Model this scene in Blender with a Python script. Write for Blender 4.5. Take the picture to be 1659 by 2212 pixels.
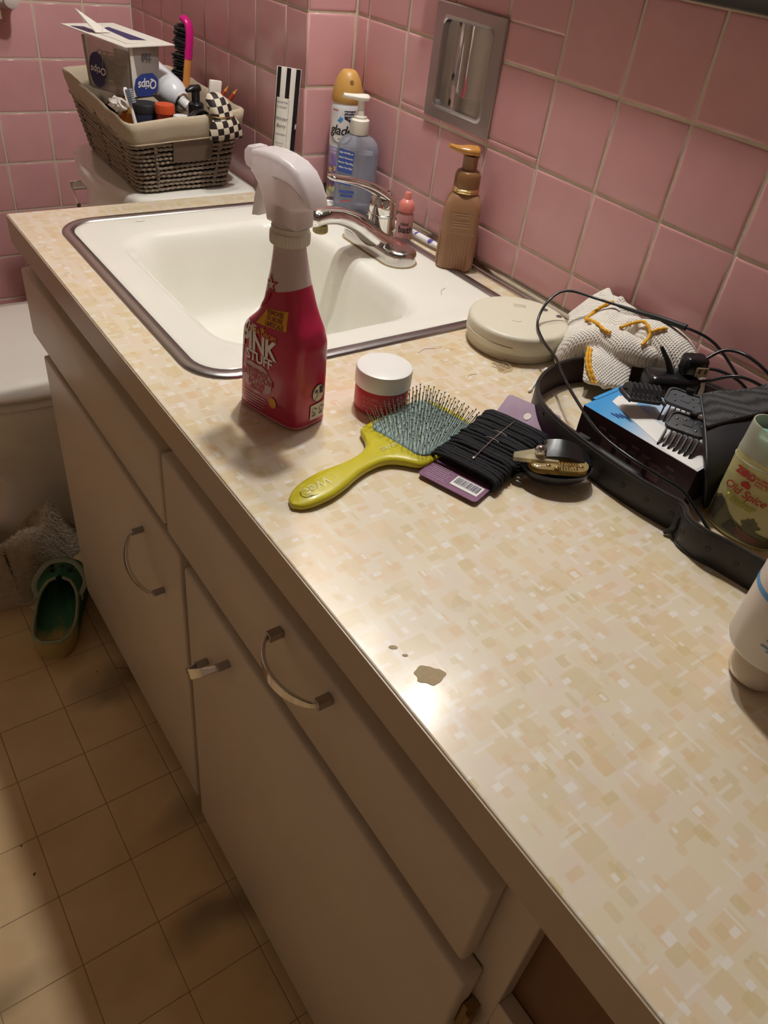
import bpy, bmesh, math, random
from math import sin, cos, pi, radians, atan2, sqrt, floor
from mathutils import Vector, Matrix
random.seed(7)
SC = bpy.context.scene
COL = SC.collection
for o in list(bpy.data.objects): bpy.data.objects.remove(o)

# ------------------------------------------------------------------ camera
# world frame: counter top is z = 0, tiled wall is x = 0, +y runs along the counter to the toilet
cam = bpy.data.cameras.new('camera'); camo = bpy.data.objects.new('camera', cam); COL.objects.link(camo)
cam.sensor_fit = 'VERTICAL'; cam.sensor_height = 24.0; cam.lens = 1650.09 / 2212 * 24.0
cam.clip_start = 0.02; cam.clip_end = 30
r_ = (0.81609058, -0.566998, 0.11184557); u_ = (0.2893696, 0.56841855, 0.77017244); f_ = (0.50026133, 0.59616576, -0.62795301)
camo.matrix_world = Matrix(((r_[0], u_[0], -f_[0], -0.8429), (r_[1], u_[1], -f_[1], -0.6785), (r_[2], u_[2], -f_[2], 0.4482), (0, 0, 0, 1)))
SC.camera = camo

# ------------------------------------------------------------------ light and exposure
VS = SC.view_settings
VS.view_transform = 'Standard'; VS.look = 'None'; VS.gamma = 1.0; VS.use_curve_mapping = False
VS.exposure = -0.15
world = bpy.data.worlds.new('world'); SC.world = world; world.use_nodes = True
bg = world.node_tree.nodes['Background']; bg.inputs[0].default_value = (1.0, 0.72, 0.45, 1); bg.inputs[1].default_value = 0.0
# the room is lit by a two-globe fixture over the mirror and an added globe standing in for its mirror reflection
BULBS = [((-0.17, 0.23, 1.28), 0.036, 830.0), ((-0.17, 0.47, 1.28), 0.036, 300.0), ((-0.075, 0.02, 0.90), 0.018, 150.0)]
BULB_COL = (1.0, 0.97, 0.93)
FLOOR = -0.82; CEIL = 1.60

# ------------------------------------------------------------------ helpers
MATS = {}
def nd(nt, t, **kw):
    n = nt.nodes.new(t)
    for k, v in kw.items(): setattr(n, k, v)
    return n
def lk(nt, a, b): nt.links.new(a, b)
def mat(name, col, rough=0.5, metal=0.0, var=0.06, vscale=40.0, bump=0.0, bscale=200.0, spec=0.5, trans=0.0, alpha=1.0, coat=0.0, transl=0.0, sss=0.0, emis=None, rvar=0.08, ior=1.45):
    m = bpy.data.materials.new(name); m.use_nodes = True; nt = m.node_tree
    p = nt.nodes['Principled BSDF']
    tc = nd(nt, 'ShaderNodeTexCoord')
    nz = nd(nt, 'ShaderNodeTexNoise'); nz.inputs['Scale'].default_value = vscale; nz.inputs['Detail'].default_value = 3
    lk(nt, tc.outputs['Object'], nz.inputs['Vector'])
    mx = nd(nt, 'ShaderNodeMix', data_type='RGBA')
    c = tuple(col)
    mx.inputs[6].default_value = tuple(max(0, x * (1 - var)) for x in c) + (1,)
    mx.inputs[7].default_value = tuple(min(1, x * (1 + var)) for x in c) + (1,)
    lk(nt, nz.outputs['Fac'], mx.inputs[0]); lk(nt, mx.outputs[2], p.inputs['Base Color'])
    mr = nd(nt, 'ShaderNodeMapRange'); mr.inputs[3].default_value = max(0.0, rough - rvar); mr.inputs[4].default_value = min(1.0, rough + rvar)
    lk(nt, nz.outputs['Fac'], mr.inputs[0]); lk(nt, mr.outputs[0], p.inputs['Roughness'])
    p.inputs['Metallic'].default_value = metal; p.inputs['Specular IOR Level'].default_value = spec
    p.inputs['Transmission Weight'].default_value = trans; p.inputs['Alpha'].default_value = alpha; p.inputs['Coat Weight'].default_value = coat
    p.inputs['IOR'].default_value = ior
    if sss: p.inputs['Subsurface Weight'].default_value = sss; p.inputs['Subsurface Radius'].default_value = (0.01, 0.008, 0.006)
    if emis: p.inputs['Emission Color'].default_value = tuple(emis[0]) + (1,); p.inputs['Emission Strength'].default_value = emis[1]
    if bump:
        nb = nd(nt, 'ShaderNodeTexNoise'); nb.inputs['Scale'].default_value = bscale; nb.inputs['Detail'].default_value = 4
        lk(nt, tc.outputs['Object'], nb.inputs['Vector'])
        bp = nd(nt, 'ShaderNodeBump'); bp.inputs['Strength'].default_value = bump; bp.inputs['Distance'].default_value = 0.002
        lk(nt, nb.outputs['Fac'], bp.inputs['Height']); lk(nt, bp.outputs[0], p.inputs['Normal'])
    if transl:
        tr = nd(nt, 'ShaderNodeBsdfTranslucent'); lk(nt, mx.outputs[2], tr.inputs[0])
        ms = nd(nt, 'ShaderNodeMixShader'); ms.inputs[0].default_value = transl
        out = nt.nodes['Material Output']
        lk(nt, p.outputs[0], ms.inputs[1]); lk(nt, tr.outputs[0], ms.inputs[2]); lk(nt, ms.outputs[0], out.inputs[0])
    MATS[name] = m; return m
def clear(name, tint, clarity=0.8, rough=0.1, body=(0.8, 0.8, 0.8), var=0.05):
    """thin clear plastic: tinted see-through film over a weakly scattering body"""
    m = bpy.data.materials.new(name); m.use_nodes = True; nt = m.node_tree
    p = nt.nodes['Principled BSDF']; p.inputs['Roughness'].default_value = rough
    tc = nd(nt, 'ShaderNodeTexCoord'); nz = nd(nt, 'ShaderNodeTexNoise'); nz.inputs['Scale'].default_value = 60
    lk(nt, tc.outputs['Object'], nz.inputs['Vector'])
    mx = nd(nt, 'ShaderNodeMix', data_type='RGBA')
    mx.inputs[6].default_value = tuple(x * (1 - var) for x in body) + (1,); mx.inputs[7].default_value = tuple(min(1, x * (1 + var)) for x in body) + (1,)
    lk(nt, nz.outputs['Fac'], mx.inputs[0]); lk(nt, mx.outputs[2], p.inputs['Base Color'])
    t = nd(nt, 'ShaderNodeBsdfTransparent'); t.inputs[0].default_value = tuple(tint) + (1,)
    fr = nd(nt, 'ShaderNodeFresnel'); fr.inputs[0].default_value = 1.45
    mr = nd(nt, 'ShaderNodeMapRange'); mr.inputs[3].default_value = 1 - clarity; mr.inputs[4].default_value = 1.0
    lk(nt, fr.outputs[0], mr.inputs[0])
    ms = nd(nt, 'ShaderNodeMixShader'); lk(nt, mr.outputs[0], ms.inputs[0]); lk(nt, t.outputs[0], ms.inputs[1]); lk(nt, p.outputs[0], ms.inputs[2])
    lk(nt, ms.outputs[0], nt.nodes['Material Output'].inputs[0])
    MATS[name] = m; return m

def finish(ob, m=None, parent=None, smooth=True, angle=40):
    me = ob.data
    if m is not None:
        me.materials.clear(); me.materials.append(MATS[m] if isinstance(m, str) else m)
    if smooth and len(me.polygons):
        me.shade_smooth(); me.set_sharp_from_angle(angle=radians(angle))
    if ob.name not in COL.objects: COL.objects.link(ob)
    if parent is not None: ob.parent = parent
    return ob
def obj(name, me, m=None, parent=None, loc=(0, 0, 0), rot=(0, 0, 0), smooth=True, angle=40):
    ob = bpy.data.objects.new(name, me); ob.location = loc; ob.rotation_euler = rot
    return finish(ob, m, parent, smooth, angle)
def tag(o, label, cat, group=None):
    o['label'] = label; o['category'] = cat
    if group: o['group'] = group
    return o
def thing(name, label, cat, loc=(0, 0, 0), rz=0.0, group=None, rot=None):
    o = bpy.data.objects.new(name, None); COL.objects.link(o); o.empty_display_size = 0.02
    o.location = loc; o.rotation_euler = rot if rot else (0, 0, rz)
    return tag(o, label, cat, group)
def struct(name, me, m, parent=None, smooth=False):
    o = obj(name, me, m, parent, smooth=smooth)
    if parent is None: o['kind'] = 'structure'
    return o

class MB:
    def __init__(s): s.v = []; s.f = []
    def add(s, vs, fs):
        b = len(s.v); s.v += [tuple(x) for x in vs]; s.f += [tuple(i + b for i in q) for q in fs]; return s
    def box(s, lo, hi):
        x0, y0, z0 = lo; x1, y1, z1 = hi
        return s.add([(x0, y0, z0), (x1, y0, z0), (x1, y1, z0), (x0, y1, z0), (x0, y0, z1), (x1, y0, z1), (x1, y1, z1), (x0, y1, z1)],
                     [(3, 2, 1, 0), (4, 5, 6, 7), (0, 1, 5, 4), (1, 2, 6, 5), (2, 3, 7, 6), (3, 0, 4, 7)])
    def loft(s, rings, cap0=True, cap1=True, closed=True, loop=False):
        n = len(rings[0]); vs = [p for r in rings for p in r]; fs = []; m = len(rings)
        for i in range(m if loop else m - 1):
            a = i * n; b = ((i + 1) % m) * n
            for j in range(n if closed else n - 1):
                k = (j + 1) % n; fs.append((a + j, a + k, b + k, b + j))
        if cap0 and not loop: fs.append(tuple(range(n - 1, -1, -1)))
        if cap1 and not loop: fs.append(tuple((m - 1) * n + j for j in range(n)))
        return s.add(vs, fs)
    def lathe(s, prof, n=32, c=(0, 0), cap0=True, cap1=True):
        return s.loft([[(c[0] + r * cos(2 * pi * j / n), c[1] + r * sin(2 * pi * j / n), z) for j in range(n)] for r, z in prof], cap0, cap1)
    def tube(s, pts, rad, n=8, closed=False, flat=1.0, up=(0, 0, 1)):
        pts = [Vector(p) for p in pts]; m = len(pts); rings = []; prev = None
        for i, p in enumerate(pts):
            if closed: t = pts[(i + 1) % m] - pts[i - 1]
            else: t = pts[min(i + 1, m - 1)] - pts[max(i - 1, 0)]
            if t.length < 1e-9: t = Vector((0, 0, 1))
            t.normalize()
            if prev is None:
                a = Vector(up); a = a - t * a.dot(t)
                if a.length < 1e-4: a = Vector((1, 0, 0)); a = a - t * a.dot(t)
            else:
                a = prev - t * prev.dot(t)
            a.normalize(); prev = a; b = t.cross(a)
            rr = rad[i] if isinstance(rad, (list, tuple)) else rad
            ra, rb = rr if isinstance(rr, (list, tuple)) else (rr * flat, rr)
            rings.append([tuple(p + a * (ra * cos(2 * pi * j / n)) + b * (rb * sin(2 * pi * j / n))) for j in range(n)])
        return s.loft(rings, not closed, not closed, loop=closed)
    def sphere(s, c, r, n=10, m=7):
        rr = r if isinstance(r, (list, tuple)) else (r, r, r)
        rings = []
        for i in range(1, m):
            t = pi * i / m
            rings.append([(c[0] + rr[0] * sin(t) * cos(2 * pi * j / n), c[1] + rr[1] * sin(t) * sin(2 * pi * j / n), c[2] - rr[2] * cos(t)) for j in range(n)])
        b = len(s.v); s.loft(rings, False, False)
        i0 = len(s.v); s.v += [(c[0], c[1], c[2] - rr[2]), (c[0], c[1], c[2] + rr[2])]
        top = b + (m - 2) * n
        for j in range(n):
            k = (j + 1) % n; s.f.append((i0, b + k, b + j)); s.f.append((i0 + 1, top + j, top + k))
        return s
    def prism(s, poly, z0, z1, axis='z'):
        n = len(poly)
        if axis == 'z': A = [(x, y, z0) for x, y in poly]; B_ = [(x, y, z1) for x, y in poly]
        elif axis == 'y': A = [(x, z1, y) for x, y in poly]; B_ = [(x, z0, y) for x, y in poly]
        else: A = [(z0, x, y) for x, y in poly]; B_ = [(z1, x, y) for x, y in poly]
        return s.loft([A, B_])
    def xf(s, M):
        s.v = [tuple(M @ Vector(p)) for p in s.v]; return s
    def mesh(s, name='m', fix=True):
        me = bpy.data.meshes.new(name); me.from_pydata(s.v, [], s.f); me.update()
        if fix:
            bm = bmesh.new(); bm.from_mesh(me); bmesh.ops.recalc_face_normals(bm, faces=bm.faces); bm.to_mesh(me); bm.free()
        return me
    def obj(s, name, m, parent=None, smooth=True, angle=40, **kw):
        return obj(name, s.mesh(name), m, parent, smooth=smooth, angle=angle, **kw)

def bevel_mesh(me, w, seg=2, ang=30):
    bm = bmesh.new(); bm.from_mesh(me)
    bmesh.ops.remove_doubles(bm, verts=bm.verts, dist=1e-6)
    es = [e for e in bm.edges if len(e.link_faces) == 2 and e.calc_face_angle(0) > radians(ang)]
    bmesh.ops.bevel(bm, geom=es, offset=w, segments=seg, profile=0.5, affect='EDGES', clamp_overlap=True)
    bm.to_mesh(me); bm.free(); return me
def rbox(lo, hi, r=0.003, seg=2):
    return bevel_mesh(MB().box(lo, hi).mesh(), r, seg)
def rrect(cx, cy, hx, hy, r, n=6, z=None):
    pts = []
    for (sx, sy, a0) in ((1, 1, 0), (-1, 1, pi / 2), (-1, -1, pi), (1, -1, 3 * pi / 2)):
        for i in range(n + 1):
            a = a0 + pi / 2 * i / n
            p = (cx + sx * (hx - r) + r * cos(a), cy + sy * (hy - r) + r * sin(a))
            pts.append(p if z is None else (p[0], p[1], z))
    return pts
def sellipse(cx, cy, hx, hy, e, n, z):
    out = []
    for j in range(n):
        a = 2 * pi * j / n; c, s_ = cos(a), sin(a)
        out.append((cx + hx * (1 if c >= 0 else -1) * abs(c) ** (2 / e), cy + hy * (1 if s_ >= 0 else -1) * abs(s_) ** (2 / e), z))
    return out
def catmull(pts, k=8, closed=False):
    P = [Vector(p) for p in pts]; n = len(P); out = []
    rng = range(n) if closed else range(n - 1)
    for i in rng:
        if closed: p0, p1, p2, p3 = P[i - 1], P[i], P[(i + 1) % n], P[(i + 2) % n]
        else: p0, p1, p2, p3 = P[max(i - 1, 0)], P[i], P[i + 1], P[min(i + 2, n - 1)]
        for j in range(k):
            t = j / k
            out.append(0.5 * ((2 * p1) + (p2 - p0) * t + (2 * p0 - 5 * p1 + 4 * p2 - p3) * t * t + (3 * p1 - p0 - 3 * p2 + p3) * t ** 3))
    if not closed: out.append(P[-1])
    return out
def lerp_table(tab, x):
    if x <= tab[0][0]: return tab[0][1]
    for (a, b), (c, d) in zip(tab, tab[1:]):
        if x <= c:
            t = (x - a) / (c - a); return b + (d - b) * t
    return tab[-1][1]
def smooth_table(tab, x):
    if x <= tab[0][0]: return tab[0][1]
    if x >= tab[-1][0]: return tab[-1][1]
    for i in range(len(tab) - 1):
        if x <= tab[i + 1][0]:
            p0, p1, p2, p3 = tab[max(i - 1, 0)][1], tab[i][1], tab[i + 1][1], tab[min(i + 2, len(tab) - 1)][1]
            t = (x - tab[i][0]) / (tab[i + 1][0] - tab[i][0])
            return 0.5 * (2 * p1 + (p2 - p0) * t + (2 * p0 - 5 * p1 + 4 * p2 - p3) * t * t + (3 * p1 - p0 - 3 * p2 + p3) * t ** 3)
def fuse(me, voxel=0.003, smooth=4):
    """melt overlapping closed shapes into one continuous skin"""
    ob = bpy.data.objects.new('tmp', me); COL.objects.link(ob)
    a = ob.modifiers.new('r', 'REMESH'); a.mode = 'VOXEL'; a.voxel_size = voxel
    b = ob.modifiers.new('s', 'SMOOTH'); b.iterations = smooth; b.factor = 0.5
    dg = bpy.context.evaluated_depsgraph_get(); dg.update()
    out = bpy.data.meshes.new_from_object(ob.evaluated_get(dg)); bpy.data.objects.remove(ob); return out

# flat print: text or outlines in 2-D, cut fine enough to follow a surface, then laid on it by fn(a, b)
def text2d(s, size, bold=0.0, shear=0.0, spacing=1.0, wide=1.0):
    cu = bpy.data.curves.new('t', 'FONT'); cu.body = s; cu.size = size; cu.offset = bold; cu.shear = shear; cu.space_character = spacing
    cu.align_x = 'CENTER'; cu.align_y = 'CENTER'; cu.resolution_u = 3
    ob = bpy.data.objects.new('t', cu); COL.objects.link(ob)
    dg = bpy.context.evaluated_depsgraph_get(); dg.update()
    me = bpy.data.meshes.new_from_object(ob.evaluated_get(dg)); bpy.data.objects.remove(ob)
    if wide != 1.0:
        for v in me.vertices: v.co.x *= wide
    return me
def poly2d(pts):
    me = bpy.data.meshes.new('p'); me.from_pydata([(x, y, 0) for x, y in pts], [], [tuple(range(len(pts)))]); me.update(); return me
def polys2d(lst):
    me = bpy.data.meshes.new('p'); v = []; f = []
    for pts in lst:
        f.append(tuple(range(len(v), len(v) + len(pts)))); v += [(x, y, 0) for x, y in pts]
    me.from_pydata(v, [], f); me.update(); return me
def ell(cx, cy, a, b, n=28): return [(cx + a * cos(2 * pi * i / n), cy + b * sin(2 * pi * i / n)) for i in range(n)]
def rct(cx, cy, hx, hy): return [(cx - hx, cy - hy), (cx + hx, cy - hy), (cx + hx, cy + hy), (cx - hx, cy + hy)]
def star2d(cx, cy, R_, r, n=5, ph=pi / 2): return [(cx + (R_ if i % 2 == 0 else r) * cos(ph + pi * i / n), cy + (R_ if i % 2 == 0 else r) * sin(ph + pi * i / n)) for i in range(2 * n)]
def decal(name, me, fn, m, parent, at=(0, 0), rot=0.0, cut=0.004):
    bm = bmesh.new(); bm.from_mesh(me); bpy.data.meshes.remove(me)
    bmesh.ops.triangulate(bm, faces=bm.faces)
    for _ in range(4):
        es = [e for e in bm.edges if e.calc_length() > cut]
        if not es: break
        bmesh.ops.subdivide_edges(bm, edges=es, cuts=1); bmesh.ops.triangulate(bm, faces=[f for f in bm.faces if len(f.verts) > 3])
    c, s = cos(rot), sin(rot)
    for v in bm.verts:
        x, y = v.co.x, v.co.y
        v.co = Vector(fn(x * c - y * s + at[0], x * s + y * c + at[1]))
    out = bpy.data.meshes.new(name); bm.to_mesh(out); bm.free()
    return obj(name, out, m, parent, smooth=False)
def on_cyl(r, ang0, z0=0.0, off=0.0004):
    return lambda a, b: ((r + off) * cos(ang0 + a / r), (r + off) * sin(ang0 + a / r), z0 + b)
# ------------------------------------------------------------------ surface materials
mat('grout', (0.62, 0.52, 0.40), 0.85, bump=0.4, bscale=300, var=0.18, vscale=25)
mat('plaster', (0.50, 0.40, 0.33), 0.8, bump=0.1)
mat('ceiling_paint', (0.28, 0.25, 0.22), 0.9)
mat('cabinet_paint', (0.66, 0.57, 0.45), 0.38, bump=0.06, bscale=60, var=0.05, vscale=9)
mat('raw_wood', (0.20, 0.10, 0.045), 0.6, var=0.2, vscale=12)
mat('dark_gap', (0.05, 0.035, 0.025), 0.9)
mat('chrome', (0.78, 0.77, 0.76), 0.07, metal=1.0, var=0.02, rvar=0.03)
mat('chrome_worn', (0.66, 0.64, 0.62), 0.16, metal=1.0, var=0.05, rvar=0.03, vscale=200)
mat('steel_brushed', (0.44, 0.41, 0.41), 0.30, metal=1.0, var=0.05, vscale=400, rvar=0.03)
mat('porcelain', (0.86, 0.83, 0.75), 0.13, var=0.02, coat=0.3)
mat('enamel', (0.87, 0.85, 0.76), 0.16, var=0.03, vscale=18, coat=0.3)
mat('mirror_glass', (0.85, 0.86, 0.85), 0.02, metal=1.0, var=0.01, rvar=0.01)
mat('mirror_frame', (0.05, 0.045, 0.04), 0.3)
mat('black_and_hole_shade', (0.02, 0.018, 0.016), 0.6)  # plain black, also paints the dark inside holes and the basket

def tile_material():
    m = bpy.data.materials.new('pink_tile'); m.use_nodes = True; nt = m.node_tree; p = nt.nodes['Principled BSDF']
    oi = nd(nt, 'ShaderNodeObjectInfo'); tc = nd(nt, 'ShaderNodeTexCoord')
    nz = nd(nt, 'ShaderNodeTexNoise'); nz.inputs['Scale'].default_value = 18; nz.inputs['Detail'].default_value = 2
    ad = nd(nt, 'ShaderNodeVectorMath', operation='ADD'); lk(nt, tc.outputs['Object'], ad.inputs[0]); lk(nt, oi.outputs['Location'], ad.inputs[1])
    lk(nt, ad.outputs[0], nz.inputs['Vector'])
    su = nd(nt, 'ShaderNodeMath', operation='MULTIPLY_ADD'); su.inputs[1].default_value = 0.35; lk(nt, oi.outputs['Random'], su.inputs[0])
    m2 = nd(nt, 'ShaderNodeMath', operation='MULTIPLY'); m2.inputs[1].default_value = 0.65; lk(nt, nz.outputs['Fac'], m2.inputs[0]); lk(nt, m2.outputs[0], su.inputs[2])
    cr = nd(nt, 'ShaderNodeValToRGB'); e = cr.color_ramp.elements
    e[0].color = (0.60, 0.305, 0.31, 1); e[0].position = 0.25; e[1].color = (0.68, 0.365, 0.365, 1); e[1].position = 0.8
    lk(nt, su.outputs[0], cr.inputs[0]); lk(nt, cr.outputs[0], p.inputs['Base Color'])
    p.inputs['Roughness'].default_value = 0.20; p.inputs['Specular IOR Level'].default_value = 0.5
    n2 = nd(nt, 'ShaderNodeTexNoise'); n2.inputs['Scale'].default_value = 22; n2.inputs['Detail'].default_value = 1; lk(nt, ad.outputs[0], n2.inputs['Vector'])
    bp = nd(nt, 'ShaderNodeBump'); bp.inputs['Strength'].default_value = 0.12; bp.inputs['Distance'].default_value = 0.004
    lk(nt, n2.outputs['Fac'], bp.inputs['Height']); lk(nt, bp.outputs[0], p.inputs['Normal'])
    MATS['pink_tile'] = m
tile_material()

def laminate_material():
    """printed laminate: overlapping rounded rectangles in sand, peach and white on cream"""
    m = bpy.data.materials.new('counter_laminate'); m.use_nodes = True; nt = m.node_tree; p = nt.nodes['Principled BSDF']
    tc = nd(nt, 'ShaderNodeTexCoord')
    def M(op, a, b=None, c=None):
        n = nd(nt, 'ShaderNodeMath', operation=op)
        for i, x in enumerate((a, b, c)):
            if x is None: continue
            if isinstance(x, (int, float)): n.inputs[i].default_value = x
            else: lk(nt, x, n.inputs[i])
        return n.outputs[0]
    sep = nd(nt, 'ShaderNodeSeparateXYZ'); lk(nt, tc.outputs['Object'], sep.inputs[0])
    def layer(prev, cell, ox, oy, hx, hy, cols, prob, alpha, jit=0.3, soft=0.02, rnd=0.08):
        X_ = M('MULTIPLY_ADD', sep.outputs[0], 1 / cell[0], ox); Y_ = M('MULTIPLY_ADD', sep.outputs[1], 1 / cell[1], oy)
        fx, fy = M('FLOOR', X_), M('FLOOR', Y_)
        cb = nd(nt, 'ShaderNodeCombineXYZ'); lk(nt, fx, cb.inputs[0]); lk(nt, fy, cb.inputs[1]); cb.inputs[2].default_value = ox * 7.3 + oy
        wn = nd(nt, 'ShaderNodeTexWhiteNoise', noise_dimensions='3D'); lk(nt, cb.outputs[0], wn.inputs['Vector'])
        sc = nd(nt, 'ShaderNodeSeparateColor'); lk(nt, wn.outputs['Color'], sc.inputs[0])
        cb2 = nd(nt, 'ShaderNodeCombineXYZ'); lk(nt, fx, cb2.inputs[0]); lk(nt, fy, cb2.inputs[1]); cb2.inputs[2].default_value = ox * 3.1 + oy + 41.7
        wn2 = nd(nt, 'ShaderNodeTexWhiteNoise', noise_dimensions='3D'); lk(nt, cb2.outputs[0], wn2.inputs['Vector'])
        sc2 = nd(nt, 'ShaderNodeSeparateColor'); lk(nt, wn2.outputs['Color'], sc2.inputs[0])
        def axis(v, fl, rc, rs, h):
            fr = M('SUBTRACT', v, fl); c = M('MULTIPLY_ADD', rc, jit, 0.5 - jit / 2)
            d = M('ABSOLUTE', M('SUBTRACT', fr, c)); hh = M('MULTIPLY_ADD', rs, h[1] - h[0], h[0])
            return M('ADD', M('SUBTRACT', d, hh), rnd)
        dx = M('MAXIMUM', axis(X_, fx, sc.outputs[0], sc.outputs[1], hx), 0.0); dy = M('MAXIMUM', axis(Y_, fy, sc.outputs[2], sc2.outputs[0], hy), 0.0)
        dist = M('SUBTRACT', M('SQRT', M('ADD', M('MULTIPLY', dx, dx), M('MULTIPLY', dy, dy))), rnd)
        mr = nd(nt, 'ShaderNodeMapRange'); mr.inputs[1].default_value = soft; mr.inputs[2].default_value = -soft; mr.inputs[3].default_value = 0; mr.inputs[4].default_value = 1
        lk(nt, dist, mr.inputs[0])
        pres = M('LESS_THAN', sc2.outputs[1], prob); fac = M('MULTIPLY', M('MULTIPLY', mr.outputs[0], pres), alpha)
        cr = nd(nt, 'ShaderNodeValToRGB'); cr.color_ramp.interpolation = 'CONSTANT'; el = cr.color_ramp.elements
        for i, cc in enumerate(cols):
            e = el[i] if i < 2 else el.new(i / len(cols)); e.position = i / len(cols); e.color = cc + (1,)
        if len(cols) == 1: el[1].color = cols[0] + (1,)
        lk(nt, sc2.outputs[2], cr.inputs[0])
        mx = nd(nt, 'ShaderNodeMix', data_type='RGBA'); lk(nt, fac, mx.inputs[0])
        if isinstance(prev, tuple): mx.inputs[6].default_value = prev + (1,)
        else: lk(nt, prev, mx.inputs[6])
        lk(nt, cr.outputs[0], mx.inputs[7]); return mx.outputs[2]
    cream = (0.80, 0.70, 0.53)
    sand = [(0.76, 0.61, 0.36), (0.79, 0.62, 0.40), (0.73, 0.60, 0.36)]
    peach = [(0.76, 0.53, 0.29), (0.75, 0.55, 0.32), (0.67, 0.53, 0.26)]
    white = [(0.87, 0.82, 0.74)]
    c = layer(cream, (0.042, 0.039), 0.2, 0.6, (0.25, 0.45), (0.25, 0.45), [(0.80, 0.67, 0.53), (0.80, 0.69, 0.49)], 0.8, 0.8)
    c = layer(c, (0.0285, 0.026), 0.0, 0.0, (0.22, 0.44), (0.22, 0.44), sand, 0.75, 0.75)
    c = layer(c, (0.031, 0.029), 0.5, 0.37, (0.10, 0.40), (0.18, 0.42), sand, 0.55, 0.6)
    c = layer(c, (0.0195, 0.021), 0.3, 0.8, (0.10, 0.33), (0.10, 0.33), peach, 0.45, 0.6, jit=0.4)
    c = layer(c, (0.024, 0.021), 0.71, 0.13, (0.06, 0.20), (0.16, 0.36), peach, 0.4, 0.45, jit=0.4)
    c = layer(c, (0.020, 0.021), 0.45, 0.5, (0.05, 0.22), (0.05, 0.20), white, 0.45, 0.85, jit=0.5, rnd=0.03)
    c = layer(c, (0.030, 0.025), 0.85, 0.25, (0.03, 0.05), (0.15, 0.40), white, 0.4, 0.75, jit=0.5, rnd=0.01)
    c = layer(c, (0.025, 0.030), 0.15, 0.92, (0.15, 0.40), (0.03, 0.05), white, 0.4, 0.75, jit=0.5, rnd=0.01)
    lk(nt, c, p.inputs['Base Color'])
    nz = nd(nt, 'ShaderNodeTexNoise'); nz.inputs['Scale'].default_value = 35; nz.inputs['Detail'].default_value = 6; lk(nt, tc.outputs['Object'], nz.inputs['Vector'])
    mr = nd(nt, 'ShaderNodeMapRange'); mr.inputs[1].default_value = 0.3; mr.inputs[2].default_value = 0.7; mr.inputs[3].default_value = 0.26; mr.inputs[4].default_value = 0.42; p.inputs['Coat Weight'].default_value = 1.0; p.inputs['Coat IOR'].default_value = 1.65; p.inputs['Coat Roughness'].default_value = 0.16
    lk(nt, nz.outputs['Fac'], mr.inputs[0]); lk(nt, mr.outputs[0], p.inputs['Roughness'])
    MATS['counter_laminate'] = m
laminate_material()

def floor_material():
    m = bpy.data.materials.new('floor_vinyl'); m.use_nodes = True; nt = m.node_tree; p = nt.nodes['Principled BSDF']
    tc = nd(nt, 'ShaderNodeTexCoord'); oi = nd(nt, 'ShaderNodeObjectInfo')
    ad = nd(nt, 'ShaderNodeVectorMath', operation='ADD'); lk(nt, tc.outputs['Object'], ad.inputs[0]); lk(nt, oi.outputs['Location'], ad.inputs[1])
    nz = nd(nt, 'ShaderNodeTexNoise'); nz.inputs['Scale'].default_value = 7; nz.inputs['Detail'].default_value = 5; lk(nt, ad.outputs[0], nz.inputs['Vector'])
    cr = nd(nt, 'ShaderNodeValToRGB'); e = cr.color_ramp.elements
    e[0].position = 0.3; e[0].color = (0.62, 0.42, 0.20, 1); e[1].position = 0.7; e[1].color = (0.78, 0.58, 0.32, 1)
    lk(nt, nz.outputs['Fac'], cr.inputs[0])
    # printed smudges: soft dark wedges drawn out across the sheet
    dn = nd(nt, 'ShaderNodeTexNoise'); dn.inputs['Scale'].default_value = 9; lk(nt, ad.outputs[0], dn.inputs['Vector'])
    dv = nd(nt, 'ShaderNodeVectorMath', operation='MULTIPLY_ADD'); dv.inputs[1].default_value = (0.10, 0.10, 0); lk(nt, dn.outputs['Color'], dv.inputs[0]); lk(nt, ad.outputs[0], dv.inputs[2])
    mp = nd(nt, 'ShaderNodeMapping'); mp.inputs['Scale'].default_value = (2.6, 6.2, 1); mp.inputs['Rotation'].default_value = (0, 0, 0.55); lk(nt, dv.outputs[0], mp.inputs['Vector'])
    vo = nd(nt, 'ShaderNodeTexVoronoi'); vo.inputs['Scale'].default_value = 1.0; vo.inputs['Randomness'].default_value = 0.8
    lk(nt, mp.outputs[0], vo.inputs['Vector'])
    m2 = nd(nt, 'ShaderNodeMapRange'); m2.inputs[1].default_value = 0.12; m2.inputs[2].default_value = 0.34; m2.inputs[3].default_value = 0.48; m2.inputs[4].default_value = 1.0
    lk(nt, vo.outputs['Distance'], m2.inputs[0])
    mx = nd(nt, 'ShaderNodeMix', data_type='RGBA', blend_type='MULTIPLY'); mx.inputs[0].default_value = 1.0
    lk(nt, cr.outputs[0], mx.inputs[6]); lk(nt, m2.outputs[0], mx.inputs[7]); lk(nt, mx.outputs[2], p.inputs['Base Color'])
    p.inputs['Roughness'].default_value = 0.42
    MATS['floor_vinyl'] = m
floor_material()
mat('floor_joint', (0.34, 0.24, 0.125), 0.8, var=0.2)

# ------------------------------------------------------------------ room shell
P = 0.1095           # wall tile pitch
ZR = 0.0641          # a bed joint of the wall tiles
YA = 0.1074          # a head joint on the right wall
XP = -0.0946; YP = 0.581; YB = 1.381   # jog in the wall, back wall
XL = -2.3; YF = -2.0

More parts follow.
